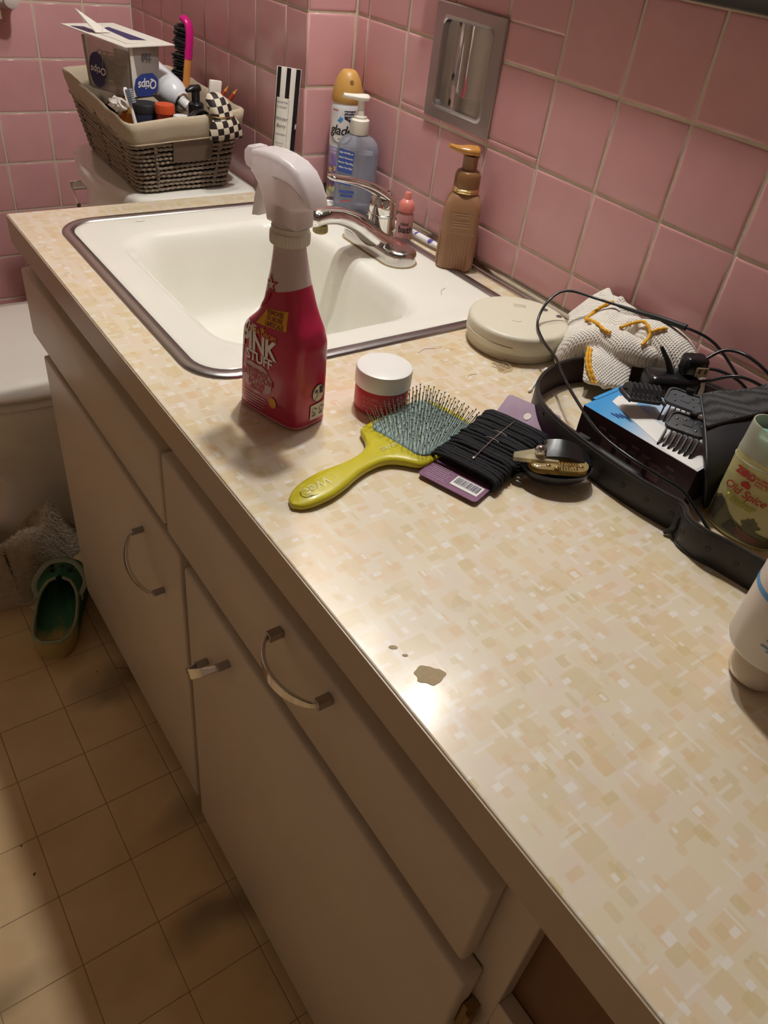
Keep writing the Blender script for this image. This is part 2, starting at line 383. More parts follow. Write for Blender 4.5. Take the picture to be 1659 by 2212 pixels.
def tile_mesh(w, h, rects=None, name='tile'):
    """glazed tile lying in local x-z, face towards -y (front at y = 0), cushion edge"""
    mb = MB()
    for (x0, x1, z0, z1) in (rects or [(-w / 2, w / 2, -h / 2, h / 2)]):
        rings = []
        for ins, d in ((0.0, 0.006), (0.0, 0.0022), (0.0007, 0.0009), (0.0022, 0.0002), (0.0045, 0.0)):
            rings.append([(x0 + ins, d, z0 + ins), (x1 - ins, d, z0 + ins), (x1 - ins, d, z1 - ins), (x0 + ins, d, z1 - ins)])
        mb.loft(rings, False, True)
    return mb.mesh(name)
FULL = tile_mesh(P - 0.003, P - 0.003)
FULL.materials.append(MATS['pink_tile']); FULL.shade_smooth()
def put_tiles(parent, face, a0, a1, joints_a, z0, z1, hole=None):
    """face(a, z) -> (location, rotation z); a runs to the viewer's right along the wall"""
    As = sorted(set([a0] + [a for a in joints_a if a0 + 0.004 < a < a1 - 0.004] + [a1]))
    k = floor((z0 - ZR) / P); zs = [z0]
    while True:
        k += 1; z = ZR + k * P
        if z > z1 - 0.004: break
        if z > z0 + 0.004: zs.append(z)
    zs.append(z1)
    for i in range(len(As) - 1):
        for j in range(len(zs) - 1):
            w, h = As[i + 1] - As[i], zs[j + 1] - zs[j]
            if w < 0.006 or h < 0.006: continue
            ca, cz = (As[i] + As[i + 1]) / 2, (zs[j] + zs[j + 1]) / 2
            me = FULL
            if hole and As[i] < hole[1] and As[i + 1] > hole[0] and zs[j] < hole[3] and zs[j + 1] > hole[2]:
                rects = []; x0, x1, y0, y1 = As[i] + 0.0015, As[i + 1] - 0.0015, zs[j] + 0.0015, zs[j + 1] - 0.0015
                if hole[2] > y0 + 0.004: rects.append((x0, x1, y0, hole[2]))
                if hole[3] < y1 - 0.004: rects.append((x0, x1, hole[3], y1))
                m0, m1 = max(y0, hole[2]), min(y1, hole[3])
                if hole[0] > x0 + 0.004: rects.append((x0, hole[0], m0, m1))
                if hole[1] < x1 - 0.004: rects.append((hole[1], x1, m0, m1))
                if not rects: continue
                me = tile_mesh(w, h, [(q[0] - ca, q[1] - ca, q[2] - cz, q[3] - cz) for q in rects]); me.materials.append(MATS['pink_tile'])
            elif abs(w - P) > 0.002 or abs(h - P) > 0.002:
                me = tile_mesh(w - 0.003, h - 0.003); me.materials.append(MATS['pink_tile']); me.shade_smooth()
            loc, rz = face(ca, cz)
            o = bpy.data.objects.new('tile', me); COL.objects.link(o); o.parent = parent
            o.location = loc; o.rotation_euler = (random.uniform(-.004, .004), random.uniform(-.003, .003), rz + random.uniform(-.004, .004))

G = 0.0012   # grout sits this far behind the tile faces
# niche of the recessed chrome holder
HY0, HY1, HZ0, HZ1 = 0.2125, 0.3675, 0.182, 0.334
hy0, hy1, hz0, hz1 = HY0 + 0.014, HY1 - 0.014, HZ0 + 0.014, HZ1 - 0.014
w = MB()
w.box((G, YF, FLOOR), (0.12, hy0, CEIL)).box((G, hy1, FLOOR), (0.12, YP + 0.02, CEIL)).box((G, hy0, FLOOR), (0.12, hy1, hz0)).box((G, hy0, hz1), (0.12, hy1, CEIL))
w.box((0.08, hy0, hz0), (0.12, hy1, hz1))
wall_right = struct('wall_right', w.mesh('wall_right'), 'grout')
put_tiles(wall_right, lambda a, z: ((0.0, -a, z), -pi / 2), -YP, 0.95, [-(YA + P * j) for j in range(-12, 6)], 0.0135, ZR + 3 * P, hole=(-HY1 + 0.003, -HY0 - 0.003, HZ0 + 0.003, HZ1 - 0.003))
upper = MB().box((-0.001, YF, ZR + 3 * P), (G + 0.002, YP, CEIL)).obj('painted_wall', 'plaster', wall_right, smooth=False)
w = MB().box((XP + G, YP + G, FLOOR), (0.13, YB + 0.02, CEIL))
wall_alcove = struct('wall_alcove', w.mesh('wall_alcove'), 'grout')
put_tiles(wall_alcove, lambda a, z: ((a, YP, z), 0), XP, 0.0, [], 0.0135, ZR + 4 * P)
put_tiles(wall_alcove, lambda a, z: ((XP, -a, z), -pi / 2), -YB, -YP, [-(0.7602 + P * j) for j in range(-3, 8)], ZR - 3 * P, ZR + 4 * P)
w = MB().box((XL, YB + G, FLOOR), (0.13, YB + 0.12, CEIL))
wall_back = struct('wall_back', w.mesh('wall_back'), 'grout')
put_tiles(wall_back, lambda a, z: ((a, YB, z), 0), -1.19, XP, [-0.2062 + P * j for j in range(-9, 3)], FLOOR, ZR + 4 * P)
wall_left = struct('wall_left', MB().box((XL - 0.1, YF, FLOOR), (XL, YB, CEIL)).mesh(), 'plaster')
wall_front = struct('wall_front', MB().box((XL, YF - 0.1, FLOOR), (0.12, YF, CEIL)).mesh(), 'plaster')
ceiling = struct('ceiling', MB().box((XL - 0.1, YF - 0.1, CEIL), (0.15, YB + 0.12, CEIL + 0.1)).mesh(), 'ceiling_paint')

floor_ = struct('floor', MB().box((XL - 0.1, YF - 0.1, FLOOR - 0.1), (0.15, YB + 0.12, FLOOR - 0.0006)).mesh(), 'floor_joint')
FP = 0.1148; FX = -0.7195; FY = 0.3225
ftile = MB(); hw = FP / 2 - 0.0007
ftile.loft([[(-hw, -hw, -0.001), (hw, -hw, -0.001), (hw, hw, -0.001), (-hw, hw, -0.001)], [(-hw, -hw, -0.0003), (hw, -hw, -0.0003), (hw, hw, -0.0003), (-hw, hw, -0.0003)],
            [(-hw + .0008, -hw + .0008, 0), (hw - .0008, -hw + .0008, 0), (hw - .0008, hw - .0008, 0), (-hw + .0008, hw - .0008, 0)]], False, True)
fme = ftile.mesh('floor_tile'); fme.materials.append(MATS['floor_vinyl'])
for i in range(-6, 2):
    for j in range(-8, 10):
        o = bpy.data.objects.new('floor_tile', fme); COL.objects.link(o); o.parent = floor_
        o.location = (FX + (i + 0.5) * FP, FY + (j + 0.5) * FP, FLOOR)
# sheet continues plain beyond the tiles that can be told apart
for lo, hi in (((XL, YF, 0), (FX - 6 * FP, YB, 0)), ((FX + 2 * FP, YF, 0), (0.12, YB, 0)), ((FX - 6 * FP, YF, 0), (FX + 2 * FP, FY - 8 * FP, 0))):
    MB().box((lo[0], lo[1], FLOOR - 0.001), (hi[0] , hi[1], FLOOR)).obj('vinyl_sheet', 'floor_vinyl', floor_, smooth=False)

# cove moulding of bright metal where counter meets wall
def moulding(name, pts):
    prof = [(0.0, 0.0), (0.012, 0.0), (0.0125, 0.0015), (0.010, 0.0025), (0.0075, 0.0022), (0.0045, 0.0038), (0.0035, 0.0075), (0.0038, 0.011), (0.0025, 0.0132), (0.0, 0.0132)]
    rings = []
    for (x, y, nx, ny) in pts:
        rings.append([(x + nx * a, y + ny * a, 0.0003 + b) for a, b in prof])
    o = obj(name, MB().loft(rings).mesh(), 'chrome_worn', None, angle=25); o['kind'] = 'structure'; return o
moulding('trim_1', [(0.0, -1.15, -1, 0), (0.0, YP, -1, -1), (XP, YP, 0, -1)])

# ------------------------------------------------------------------ lamps over the mirror, plus an added one before it (out of frame above)
def bulb_material(s, i):
    m = bpy.data.materials.new('lit_globe'); m.use_nodes = True; nt = m.node_tree; nt.nodes.remove(nt.nodes['Principled BSDF'])
    e = nd(nt, 'ShaderNodeEmission'); e.inputs[0].default_value = BULB_COL + (1,); e.inputs[1].default_value = s
    lk(nt, e.outputs[0], nt.nodes['Material Output'].inputs[0]); MATS['lit_globe_%d' % i] = m
vl = thing('vanity_light', 'chrome wall fixture with two lit frosted globes above the mirror', 'lamp', (0, 0.305, 1.28))
obj('backplate', rbox((-0.020, -0.20, -0.05), (-0.0015, 0.20, 0.05), 0.004), 'chrome', vl)
ml = thing('added_mirror_bounce_light', 'added globe on a chrome arm standing in for the mirrored fixture light', 'lamp', (0, BULBS[2][0][1], BULBS[2][0][2]))  # added in place of the fixture light the mirror would throw back
MB().lathe([(0.030, 0.0), (0.030, 0.006), (0.015, 0.010)], 24).xf(Matrix.Translation((-0.0240, 0, 0)) @ Matrix.Rotation(-pi / 2, 4, 'Y')).obj('backplate', 'chrome', ml)
for i, (c, r, s) in enumerate(BULBS):
    bulb_material(s, i); t = vl if i < 2 else ml; y0 = c[1] - t.location.y
    MB().sphere((c[0], y0, 0), r, 24, 16).obj('globe', 'lit_globe_%d' % i, t)
    if i < 2: MB().lathe([(0.070, -0.006), (0.070, 0.02), (0.062, 0.042), (0.042, 0.060), (0.012, 0.070)], 32, (c[0], y0), cap0=False).obj('added_hood', 'black_and_hole_shade', t)  # opaque hood added over each globe to keep its light off the ceiling
    MB().tube([(-0.018 if i < 2 else -0.028, y0, 0), (c[0] + r * 0.9, y0, 0)], 0.008 if i < 2 else 0.005, 10).obj('arm', 'chrome', t)
m_ = thing('mirror', 'dark framed wall mirror above the pink tiles', 'mirror', (0, -0.2, 0.394))
MB().box((-0.0195, -0.56, 0.022), (-0.0015, 0.56, 0.73)).obj('glass', 'mirror_glass', m_, smooth=False)
for lo, hi in (((-0.023, -0.58, 0), (-0.0015, 0.58, 0.024)), ((-0.023, -0.58, 0.728), (-0.0015, 0.58, 0.752)), ((-0.023, -0.58, 0.024), (-0.0015, -0.556, 0.728)), ((-0.023, 0.556, 0.024), (-0.0015, 0.58, 0.728))):
    obj('frame_rail', rbox(lo, hi, 0.002), 'mirror_frame', m_)

# ------------------------------------------------------------------ counter, cabinet, sink
CX = -0.5965; CE = 0.609
SKX0, SKX1, SKY0, SKY1 = -0.546, -0.040, 0.020, 0.553      # outside of the sink ring
def counter_mesh():
    outer = [(CX, -1.15), (-0.0005, -1.15), (-0.0005, YP - 0.0005), (XP - 0.0005, YP - 0.0005), (XP - 0.0005, CE), (CX, CE)]
    hole = rrect((SKX0 + SKX1) / 2, (SKY0 + SKY1) / 2, (SKX1 - SKX0) / 2 - 0.006, (SKY1 - SKY0) / 2 - 0.006, 0.05, 6)
    bm = bmesh.new(); es = []
    for loop in (outer, hole):
        vs = [bm.verts.new((x, y, 0)) for x, y in loop]
        es += [bm.edges.new((vs[i], vs[(i + 1) % len(vs)])) for i in range(len(vs))]
    bmesh.ops.triangle_fill(bm, edges=es, use_beauty=True)
    fs = list(bm.faces)
    ex = bmesh.ops.extrude_face_region(bm, geom=fs)
    for v in [g for g in ex['geom'] if isinstance(g, bmesh.types.BMVert)]: v.co.z = -0.044
    bmesh.ops.recalc_face_normals(bm, faces=bm.faces)
    ee = [e for e in bm.edges if all(abs(v.co.x - CX) < 1e-5 and abs(v.co.z) < 1e-5 for v in e.verts) or all(abs(v.co.y - CE) < 1e-5 and abs(v.co.z) < 1e-5 for v in e.verts)]
    bmesh.ops.bevel(bm, geom=ee, offset=0.0015, segments=2, affect='EDGES', profile=0.5)
    me = bpy.data.meshes.new('countertop'); bm.to_mesh(me); bm.free(); return me
ct = obj('countertop', counter_mesh(), 'counter_laminate', smooth=False)
mat('edge_band', (0.52, 0.42, 0.31), 0.3, var=0.05, vscale=12)
MB().box((CX - 0.0012, -1.15, -0.044), (CX - 0.0001, CE + 0.0011, -0.0018)).box((CX, CE + 0.0001, -0.044), (XP - 0.0005, CE + 0.0012, -0.0018)).obj('edge_band', 'edge_band', ct, smooth=False)
tag(ct, 'long laminate countertop printed with peach, sand and white rectangles', 'countertop')

cab = thing('vanity_cabinet', 'long painted beige vanity cabinet under the laminate countertop', 'cabinet', (0, 0, 0))
FRX = -0.575
b = MB()
b.box((FRX + 0.016, -1.14, -0.755), (-0.004, -1.12, -0.0445)).box((FRX + 0.016, 0.585, -0.755), (-0.1, 0.602, -0.0445))    # ends
b.box((FRX + 0.016, -1.12, -0.755), (-0.004, 0.585, -0.737))                                                             # bottom
b.obj('carcass', 'cabinet_paint', cab, smooth=False)
MB().box((FRX + 0.016, -1.12, -0.736), (FRX + 0.021, 0.0, -0.0445)).obj('inner_panel', 'raw_wood', cab, smooth=False)
MB().box((-0.50, -1.14, FLOOR + 0.0005), (-0.004, 0.60, -0.7555)).obj('toe_kick', 'raw_wood', cab, smooth=False)
def rail(y0, y1, z0, z1, nm): obj(nm, rbox((FRX, y0, z0), (FRX + 0.0155, y1, z1), 0.0008, 1), 'cabinet_paint', cab, smooth=False)
rail(-1.14, 0.602, -0.083, -0.0445, 'rail'); rail(-1.14, 0.602, -0.755, -0.70, 'rail'); rail(-0.545, -0.01, -0.235, -0.19, 'rail'); rail(0.05, 0.57, -0.235, -0.19, 'rail')
for y0, y1 in ((0.57, 0.602), (-0.01, 0.05), (-0.589, -0.545), (-1.14, -1.10)): rail(y0, y1, -0.70, -0.083, 'stile')
rail(-1.10, -0.589, -0.275, -0.232, 'rail')
def slab(name, y0, y1, z0, z1, th=0.019, tilt=0.0):
    o = obj(name, rbox((-th, y0, z0), (-0.0006, y1, z1), 0.0035, 2), 'cabinet_paint', cab, loc=(FRX, 0, 0), angle=50)
    return o
slab('sink_panel', 0.038, 0.598, -0.196, -0.080)
dr = slab('drawer_front', -0.5555, 0.030, -0.200, -0.080)
d1 = slab('door', -0.010, 0.540, -0.757, -0.2075, 0.021)
d2 = slab('door', -0.567, -0.028, -0.775, -0.2115, 0.023)
d3 = slab('door', -1.12, -0.605, -0.775, -0.29, 0.021)
def bow_pull(parent, cy, cz, ang, th):
    """bent chrome strip between two square posts, 96 mm between centres"""
    M_ = Matrix.Translation((-th, cy, cz)) @ Matrix.Rotation(ang, 4, 'X')
    mb = MB(); rings = []
    N = 18
    for i in range(N + 1):
        t = i / N; a = -1 + 2 * t
        y = 0.047 * a; x = -0.012 - 0.023 * (1 - a * a) ** 0.8
        wd = 0.0032 + 0.0038 * (1 - a * a); tk = 0.0022
        rings.append([(x - tk, y, -wd), (x - tk, y, wd), (x + tk, y, wd * 0.8), (x + tk, y, -wd * 0.8)])
    h = obj('handle', bevel_mesh(MB().loft(rings).xf(M_).mesh(), 0.0008, 1), 'chrome', parent, angle=35)
    for s in (-1, 1):
        p = rbox((-0.0155, s * 0.044 - 0.0045, -0.0048), (0.0004, s * 0.044 + 0.0045, 0.0048), 0.0008, 1); p.transform(M_)
        obj('post', p, 'steel_brushed', h, angle=35)
bow_pull(dr, -0.3028, -0.1010, 0.0, 0.019)
bow_pull(d1, 0.088, -0.2946, radians(45), 0.021)
bow_pull(d2, -0.1175, -0.2934, radians(-45), 0.023)
hg = MB(); hg.box((-0.012, -0.5775, -0.315), (-0.0005, -0.5685, -0.265)); hg.tube([(-0.011, -0.5775, -0.312), (-0.011, -0.5775, -0.268)], 0.004, 10)
mat('old_brass', (0.30, 0.20, 0.09), 0.35, metal=0.9, var=0.3)
hg.obj('hinge', 'old_brass', d2, angle=30)

# sink
sk = thing('sink', 'white enamelled drop-in sink with a flat steel ring', 'sink', (0, 0, 0))
def ring_at(x0, x1, y0, y1, r, z, n=8): return rrect((x0 + x1) / 2, (y0 + y1) / 2, (x1 - x0) / 2, (y1 - y0) / 2, r, n, z)
def inset(d, r, z): return ring_at(SKX0 + d, SKX1 - d, SKY0 + d, SKY1 - d, r, z)
MB().loft([inset(0.0, 0.056, 0.0003), inset(0.0, 0.056, 0.0012), inset(0.0025, 0.055, 0.0036), inset(0.009, 0.05, 0.0042), inset(0.0155, 0.045, 0.0036), inset(0.0175, 0.043, 0.0010)], False, False).obj('steel_ring', 'steel_brushed', sk, angle=60)
bx0, bx1, by0, by1 = -0.487, -0.170, 0.072, 0.470
def bowl(d, r, z): return ring_at(bx0 + d, bx1 - d, by0 + d, by1 - d, r, z)
rings = [inset(0.0165, 0.043, 0.0015), inset(0.019, 0.042, 0.0030), inset(0.024, 0.040, 0.0032),
         bowl(-0.004, 0.070, 0.0030), bowl(0.000, 0.070, 0.0024), bowl(0.005, 0.069, 0.0005), bowl(0.010, 0.068, -0.004), bowl(0.015, 0.067, -0.012), bowl(0.021, 0.066, -0.03), bowl(0.030, 0.064, -0.07),
         bowl(0.038, 0.062, -0.105), bowl(0.046, 0.060, -0.122), bowl(0.058, 0.056, -0.133), bowl(0.075, 0.048, -0.139), bowl(0.10, 0.035, -0.1415), bowl(0.13, 0.02, -0.143)]
MB().loft(rings, False, True).obj('bowl', 'enamel', sk, angle=80)
dx, dy = -0.33, 0.27
MB().lathe([(0.022, -0.1432), (0.022, -0.1405), (0.018, -0.1405), (0.014, -0.1425)], 24, (dx, dy)).obj('drain', 'chrome_worn', sk)
# ------------------------------------------------------------------ faucet
fc = thing('faucet', 'chrome single-lever faucet on the sink deck', 'faucet', (-0.116, 0.295, 0.0034))
def stad(hx, hy, z, n=10): return rrect(0, 0, hx, hy, hx - 0.0004, n, z)
MB().loft([stad(0.0280, 0.080, 0.0), stad(0.0280, 0.080, 0.014), stad(0.0270, 0.079, 0.018), stad(0.0245, 0.0765, 0.0205), stad(0.020, 0.071, 0.0225), stad(0.008, 0.055, 0.0245)]).obj('base_plate', 'chrome_worn', fc, angle=35)
pts = catmull([(0.004, 0, 0.010), (-0.020, 0, 0.026), (-0.045, 0, 0.0445), (-0.072, 0, 0.0575), (-0.098, 0, 0.0625), (-0.118, 0, 0.0615), (-0.131, 0, 0.0575)], 6)
N_ = len(pts) - 1
rad = [(lerp_table([(0, .018), (.3, .0155), (.6, .013), (.9, .0135), (1, .009)], i / N_), lerp_table([(0, .045), (.15, .036), (.35, .024), (.6, .0175), (.92, .0165), (1, .011)], i / N_)) for i in range(N_ + 1)]
MB().tube(pts, rad, 24).obj('spout', 'chrome', fc, angle=70)
mat('limescale', (0.36, 0.30, 0.12), 0.75, var=0.4, vscale=300, bump=0.8, bscale=500)
a = MB().lathe([(0.0105, 0.0505), (0.0115, 0.046), (0.0115, 0.0405), (0.0095, 0.0385), (0.0085, 0.041)], 20, (-0.112, 0)); a.obj('aerator', 'limescale', fc)
MB().lathe([(0.026, 0.016), (0.0225, 0.024), (0.0212, 0.034), (0.0208, 0.0545)], 32).obj('column', 'chrome', fc, angle=60)
MB().lathe([(0.0205, 0.0545), (0.0222, 0.0555), (0.0222, 0.0580), (0.0208, 0.0590)], 32).obj('ring', 'chrome_worn', fc, angle=30)
MB().lathe([(0.0208, 0.0590), (0.0215, 0.066), (0.0210, 0.074), (0.0190, 0.081), (0.0150, 0.0875), (0.009, 0.092), (0.002, 0.094)], 32).obj('cap', 'chrome', fc, angle=60)
pts = catmull([(0.008, 0, 0.0765), (-0.010, 0, 0.0885), (-0.030, 0, 0.0990), (-0.055, 0, 0.1075), (-0.080, 0, 0.1130), (-0.102, 0, 0.1180)], 6); N_ = len(pts) - 1
rad = [(lerp_table([(0, .010), (.3, .0075), (.6, .0052), (.95, .0042), (1, .0025)], i / N_), lerp_table([(0, .020), (.3, .0165), (.6, .0125), (.95, .0115), (1, .007)], i / N_)) for i in range(N_ + 1)]
MB().tube(pts, rad, 20).obj('lever', 'chrome', fc, angle=70)
mat('grime', (0.42, 0.30, 0.13), 0.8, var=0.3, vscale=200)
gm = MB(); g1 = rrect(0, 0, 0.0288, 0.0808, 0.0282, 10, 0.0003); g0 = rrect(0, 0, 0.0306, 0.0826, 0.03, 10, 0.0001)
gm.loft([g0, g1], False, False); gm.obj('grime_line', 'grime', fc, smooth=False)

# ------------------------------------------------------------------ recessed chrome holder
hd = thing('recessed_holder', 'chrome recessed holder set into the pink tile wall', 'wall holder', (0, (HY0 + HY1) / 2, (HZ0 + HZ1) / 2))
hw_, hh_ = (HY1 - HY0) / 2, (HZ1 - HZ0) / 2
def yz(cy, cz, hy, hz, r, x, n=6): return [(x, p[0], p[1]) for p in rrect(cy, cz, hy, hz, r, n)]
ihy, ihz = hw_ - 0.024, hh_ - 0.020
MB().loft([yz(0, 0, hw_, hh_, 0.0015, 0.003), yz(0, 0, hw_, hh_, 0.0015, -0.0025), yz(0, 0, hw_ - 0.0015, hh_ - 0.0015, 0.002, -0.004), yz(0, 0, ihy + 0.005, ihz + 0.005, 0.011, -0.005),
           yz(0, 0, ihy + 0.002, ihz + 0.002, 0.0105, -0.0062), yz(0, 0, ihy, ihz, 0.010, -0.0045), yz(0, 0, ihy - 0.001, ihz - 0.001, 0.010, 0.004)], False, False).obj('frame', 'steel_brushed', hd, angle=12)
# curved trough: half cylinder whose axis is vertical, closed by shelves above and below
tr = MB(); rows = []
for i in range(25):
    a = pi * i / 24; rows.append((0.004 + 0.050 * sin(a) ** 0.8, -(ihy - 0.001) * cos(a)))
tr.loft([[(x, y, -ihz + 0.001) for x, y in rows], [(x, y, ihz - 0.001) for x, y in rows]], False, False, closed=False)
tr.add([(x, y, -ihz + 0.001) for x, y in rows], [tuple(range(len(rows)))]); tr.add([(x, y, ihz - 0.001) for x, y in rows], [tuple(range(len(rows)))])
tr.obj('trough', 'chrome', hd, angle=60)
for z in (-ihz + 0.020, ihz - 0.016):
    s = MB().lathe([(0.0055, 0.0), (0.005, 0.0012), (0.001, 0.0018)], 16).xf(Matrix.Translation((0.0225, -ihy + 0.0105, z)) @ Matrix.Rotation(radians(-58), 4, 'Z') @ Matrix.Rotation(-pi / 2, 4, 'Y')).obj('screw', 'steel_brushed', hd)
    q = rbox((-0.0004, -0.0042, -0.0006), (0.0004, 0.0042, 0.0006), 0.0001, 1); q.transform(Matrix.Translation((0.0212, -ihy + 0.0094, z)) @ Matrix.Rotation(radians(-58), 4, 'Z') @ Matrix.Rotation(0.6, 4, 'X'))
    obj('slot', q, 'black_and_hole_shade', s)

# ------------------------------------------------------------------ toilet
to = thing('toilet', 'white porcelain toilet between the cabinet end and the back wall', 'toilet', (0, 0.898, FLOOR))
Z0 = -FLOOR      # counter height above the floor, local z = world z + Z0
def egg(x0, x1, hy, z, n=40, e=2.3):
    out = []
    cx = x0 + (x1 - x0) * 0.58       # broadest nearer the back
    for j in range(n):
        a = 2 * pi * j / n; c, s_ = cos(a), sin(a)
        hx = (x1 - cx) if c > 0 else (cx - x0)
        out.append((cx + hx * (1 if c > 0 else -1) * abs(c) ** (2 / e), hy * (1 if s_ > 0 else -1) * abs(s_) ** (2 / e), z))
    return out
S_ = 0.46 / 0.4325
MB().loft([egg(-0.70, -0.24, 0.125, 0.0), egg(-0.70, -0.24, 0.125, 0.02), egg(-0.68, -0.25, 0.112, 0.05), egg(-0.67, -0.25, 0.105, 0.13 * S_), egg(-0.70, -0.25, 0.120, 0.19 * S_), egg(-0.755, -0.24, 0.150, 0.25 * S_),
           egg(-0.80, -0.22, 0.178, 0.31 * S_), egg(-0.815, -0.20, 0.190, 0.36 * S_), egg(-0.815, -0.20, 0.190, 0.378 * S_), egg(-0.805, -0.21, 0.182, 0.4085)]).obj('bowl', 'porcelain', to, angle=60)
DZ = 0.0275
MB().loft([egg(-0.822, -0.335, 0.192, 0.386 + DZ), egg(-0.830, -0.330, 0.198, 0.389 + DZ), egg(-0.830, -0.330, 0.198, 0.399 + DZ), egg(-0.822, -0.335, 0.192, 0.403 + DZ)]).obj('seat', 'porcelain', to, angle=60)
MB().loft([egg(-0.825, -0.325, 0.195, 0.405 + DZ), egg(-0.836, -0.320, 0.202, 0.409 + DZ), egg(-0.837, -0.320, 0.203, 0.418 + DZ), egg(-0.826, -0.325, 0.196, 0.4275 + DZ), egg(-0.79, -0.345, 0.172, 0.431 + DZ), egg(-0.70, -0.40, 0.11, 0.4325 + DZ)]).obj('lid', 'porcelain', to, angle=60)
for s in (-1, 1): obj('hinge', rbox((-0.345, s * 0.075 - 0.02, 0.386 + DZ), (-0.305, s * 0.075 + 0.02, 0.425 + DZ), 0.006), 'porcelain', to)
def dense(ring, k=4):
    out = []
    for i in range(len(ring)):
        a, b_ = Vector(ring[i]), Vector(ring[(i + 1) % len(ring)])
        n = k if (a - b_).length > 0.05 else 1
        out += [tuple(a.lerp(b_, j / n)) for j in range(n)]
    return out
zl = Z0 - 0.0335
def tk(d, z, bow=0.042): # front bowed towards the room
    base = dense(rrect(-0.225, 0, 0.119 - d, 0.195 - d, 0.040, 6, z), 8)
    return [(x - (bow * (1 - (y / 0.195) ** 2) if x < -0.225 else 0), y, zz) for x, y, zz in base]
MB().loft([tk(0.05, 0.36), tk(0.035, 0.39), tk(0.018, 0.60), tk(0.013, zl - 0.036)]).obj('tank', 'porcelain', to, angle=50)
MB().loft([tk(0.006, zl - 0.036), tk(0.0, zl - 0.032), tk(0.0, zl - 0.009), tk(0.004, zl - 0.003), tk(0.014, zl)]).obj('tank_lid', 'porcelain', to, angle=50)
lv = MB(); lv.tube([(-0.340, 0.115, zl - 0.062), (-0.388, 0.115, zl - 0.062)], 0.009, 14); lv.tube(catmull([(-0.386, 0.118, zl - 0.060), (-0.392, 0.085, zl - 0.066), (-0.396, 0.040, zl - 0.078)], 4), [(.006, .004)] * 9, 10)
lv.obj('flush_lever', 'chrome', to)

# ------------------------------------------------------------------ basket on the tank
bk = thing('wicker_basket', 'grey woven rope basket with a cream cloth liner on the toilet tank', 'basket', (0, 0, 0))
ZB = -0.0295
TOPC = [(-0.362, 0.712, 0.088), (-0.132, 0.735, 0.099), (-0.128, 1.095, 0.100), (-0.350, 1.090, 0.100)]
BOTC = [(-0.338, 0.742, ZB), (-0.160, 0.750, ZB), (-0.158, 1.060, ZB), (-0.326, 1.055, ZB)]
def bask(t, out=0.0, r=0.022, n=4, k=26):
    """rounded quadrilateral ring at height fraction t"""
    C4 = [Vector(b_).lerp(Vector(a_), t) for a_, b_ in zip(TOPC, BOTC)]
    cen = sum(C4, Vector()) / 4; ring = []
    for i in range(4):
        p0, p1, p2 = C4[i - 1], C4[i], C4[(i + 1) % 4]
        d0 = (p0 - p1).normalized(); d2 = (p2 - p1).normalized()
        a_, c_ = p1 + d0 * r, p1 + d2 * r
        for j in range(n + 1):
            s = j / n; q = a_ * (1 - s) ** 2 + p1 * 2 * s * (1 - s) + c_ * s * s; ring.append(q)
    if out:
        ring = [q + Vector((q.x - cen.x, q.y - cen.y, 0)).normalized() * out for q in ring]
    return ring
def densify(ring, step):
    out = []
    for i in range(len(ring)):
        a_, b_ = ring[i], ring[(i + 1) % len(ring)]; n = max(1, int(round((b_ - a_).length / step)))
        out += [a_.lerp(b_, j / n) for j in range(n)]
    return out
mat('rope', (0.37, 0.30, 0.23), 0.85, var=0.35, vscale=90, bump=0.6, bscale=600)
mat('liner', (0.52, 0.43, 0.31), 0.9, var=0.08, vscale=60, bump=0.35, bscale=900)
mat('patch', (0.20, 0.14, 0.10), 0.8, var=0.1)
inn = MB(); inn.loft([[tuple(q) for q in bask(t, -0.004)] for t in (0, 0.3, 0.6, 0.9)], True, False); inn.obj('inner_wall', 'black_and_hole_shade', bk)
NR = 13
for k in range(NR):
    t = (k + 0.3) / NR * 0.86
    ring = densify(bask(t, 0.0008), 0.0035); mb = MB()
    ph = random.uniform(0, 6)
    ring = [q + Vector((0, 0, 0.0007 * sin(i * 0.11 + ph) + 0.0004 * sin(i * 0.31 + k))) for i, q in enumerate(ring)]
    mb.tube(ring, [(0.0030 + 0.0009 * sin(i * 2.1 + ph), 0.0033 + 0.0010 * sin(i * 2.1 + ph + 1)) for i in range(len(ring))], 6, closed=True)
    mb.obj('rope_strand', 'rope', bk, angle=80)
def face_pt(s, t, out, side=0):
    a0, a1 = Vector(TOPC[side]), Vector(TOPC[(side + 1) % 4]); b0, b1 = Vector(BOTC[side]), Vector(BOTC[(side + 1) % 4])
    p = b0.lerp(b1, s).lerp(a0.lerp(a1, s), t); d = (b1 - b0); nrm = Vector((d.y, -d.x, 0)).normalized()
    return p + nrm * out
for side, ss in ((0, (0.20, 0.82)), (3, (0.15, 0.5, 0.85))):
    for s in ss:
        pts = [face_pt(s + 0.006 * sin(i * 2.2), 0.02 + 0.80 * i / 40, 0.0030 + 0.0012 * sin(i * 2.2), side) for i in range(41)]
        MB().tube(pts, [0.0024 + 0.0008 * sin(i * 2.2) for i in range(41)], 6).obj('stake', 'rope', bk, angle=80)
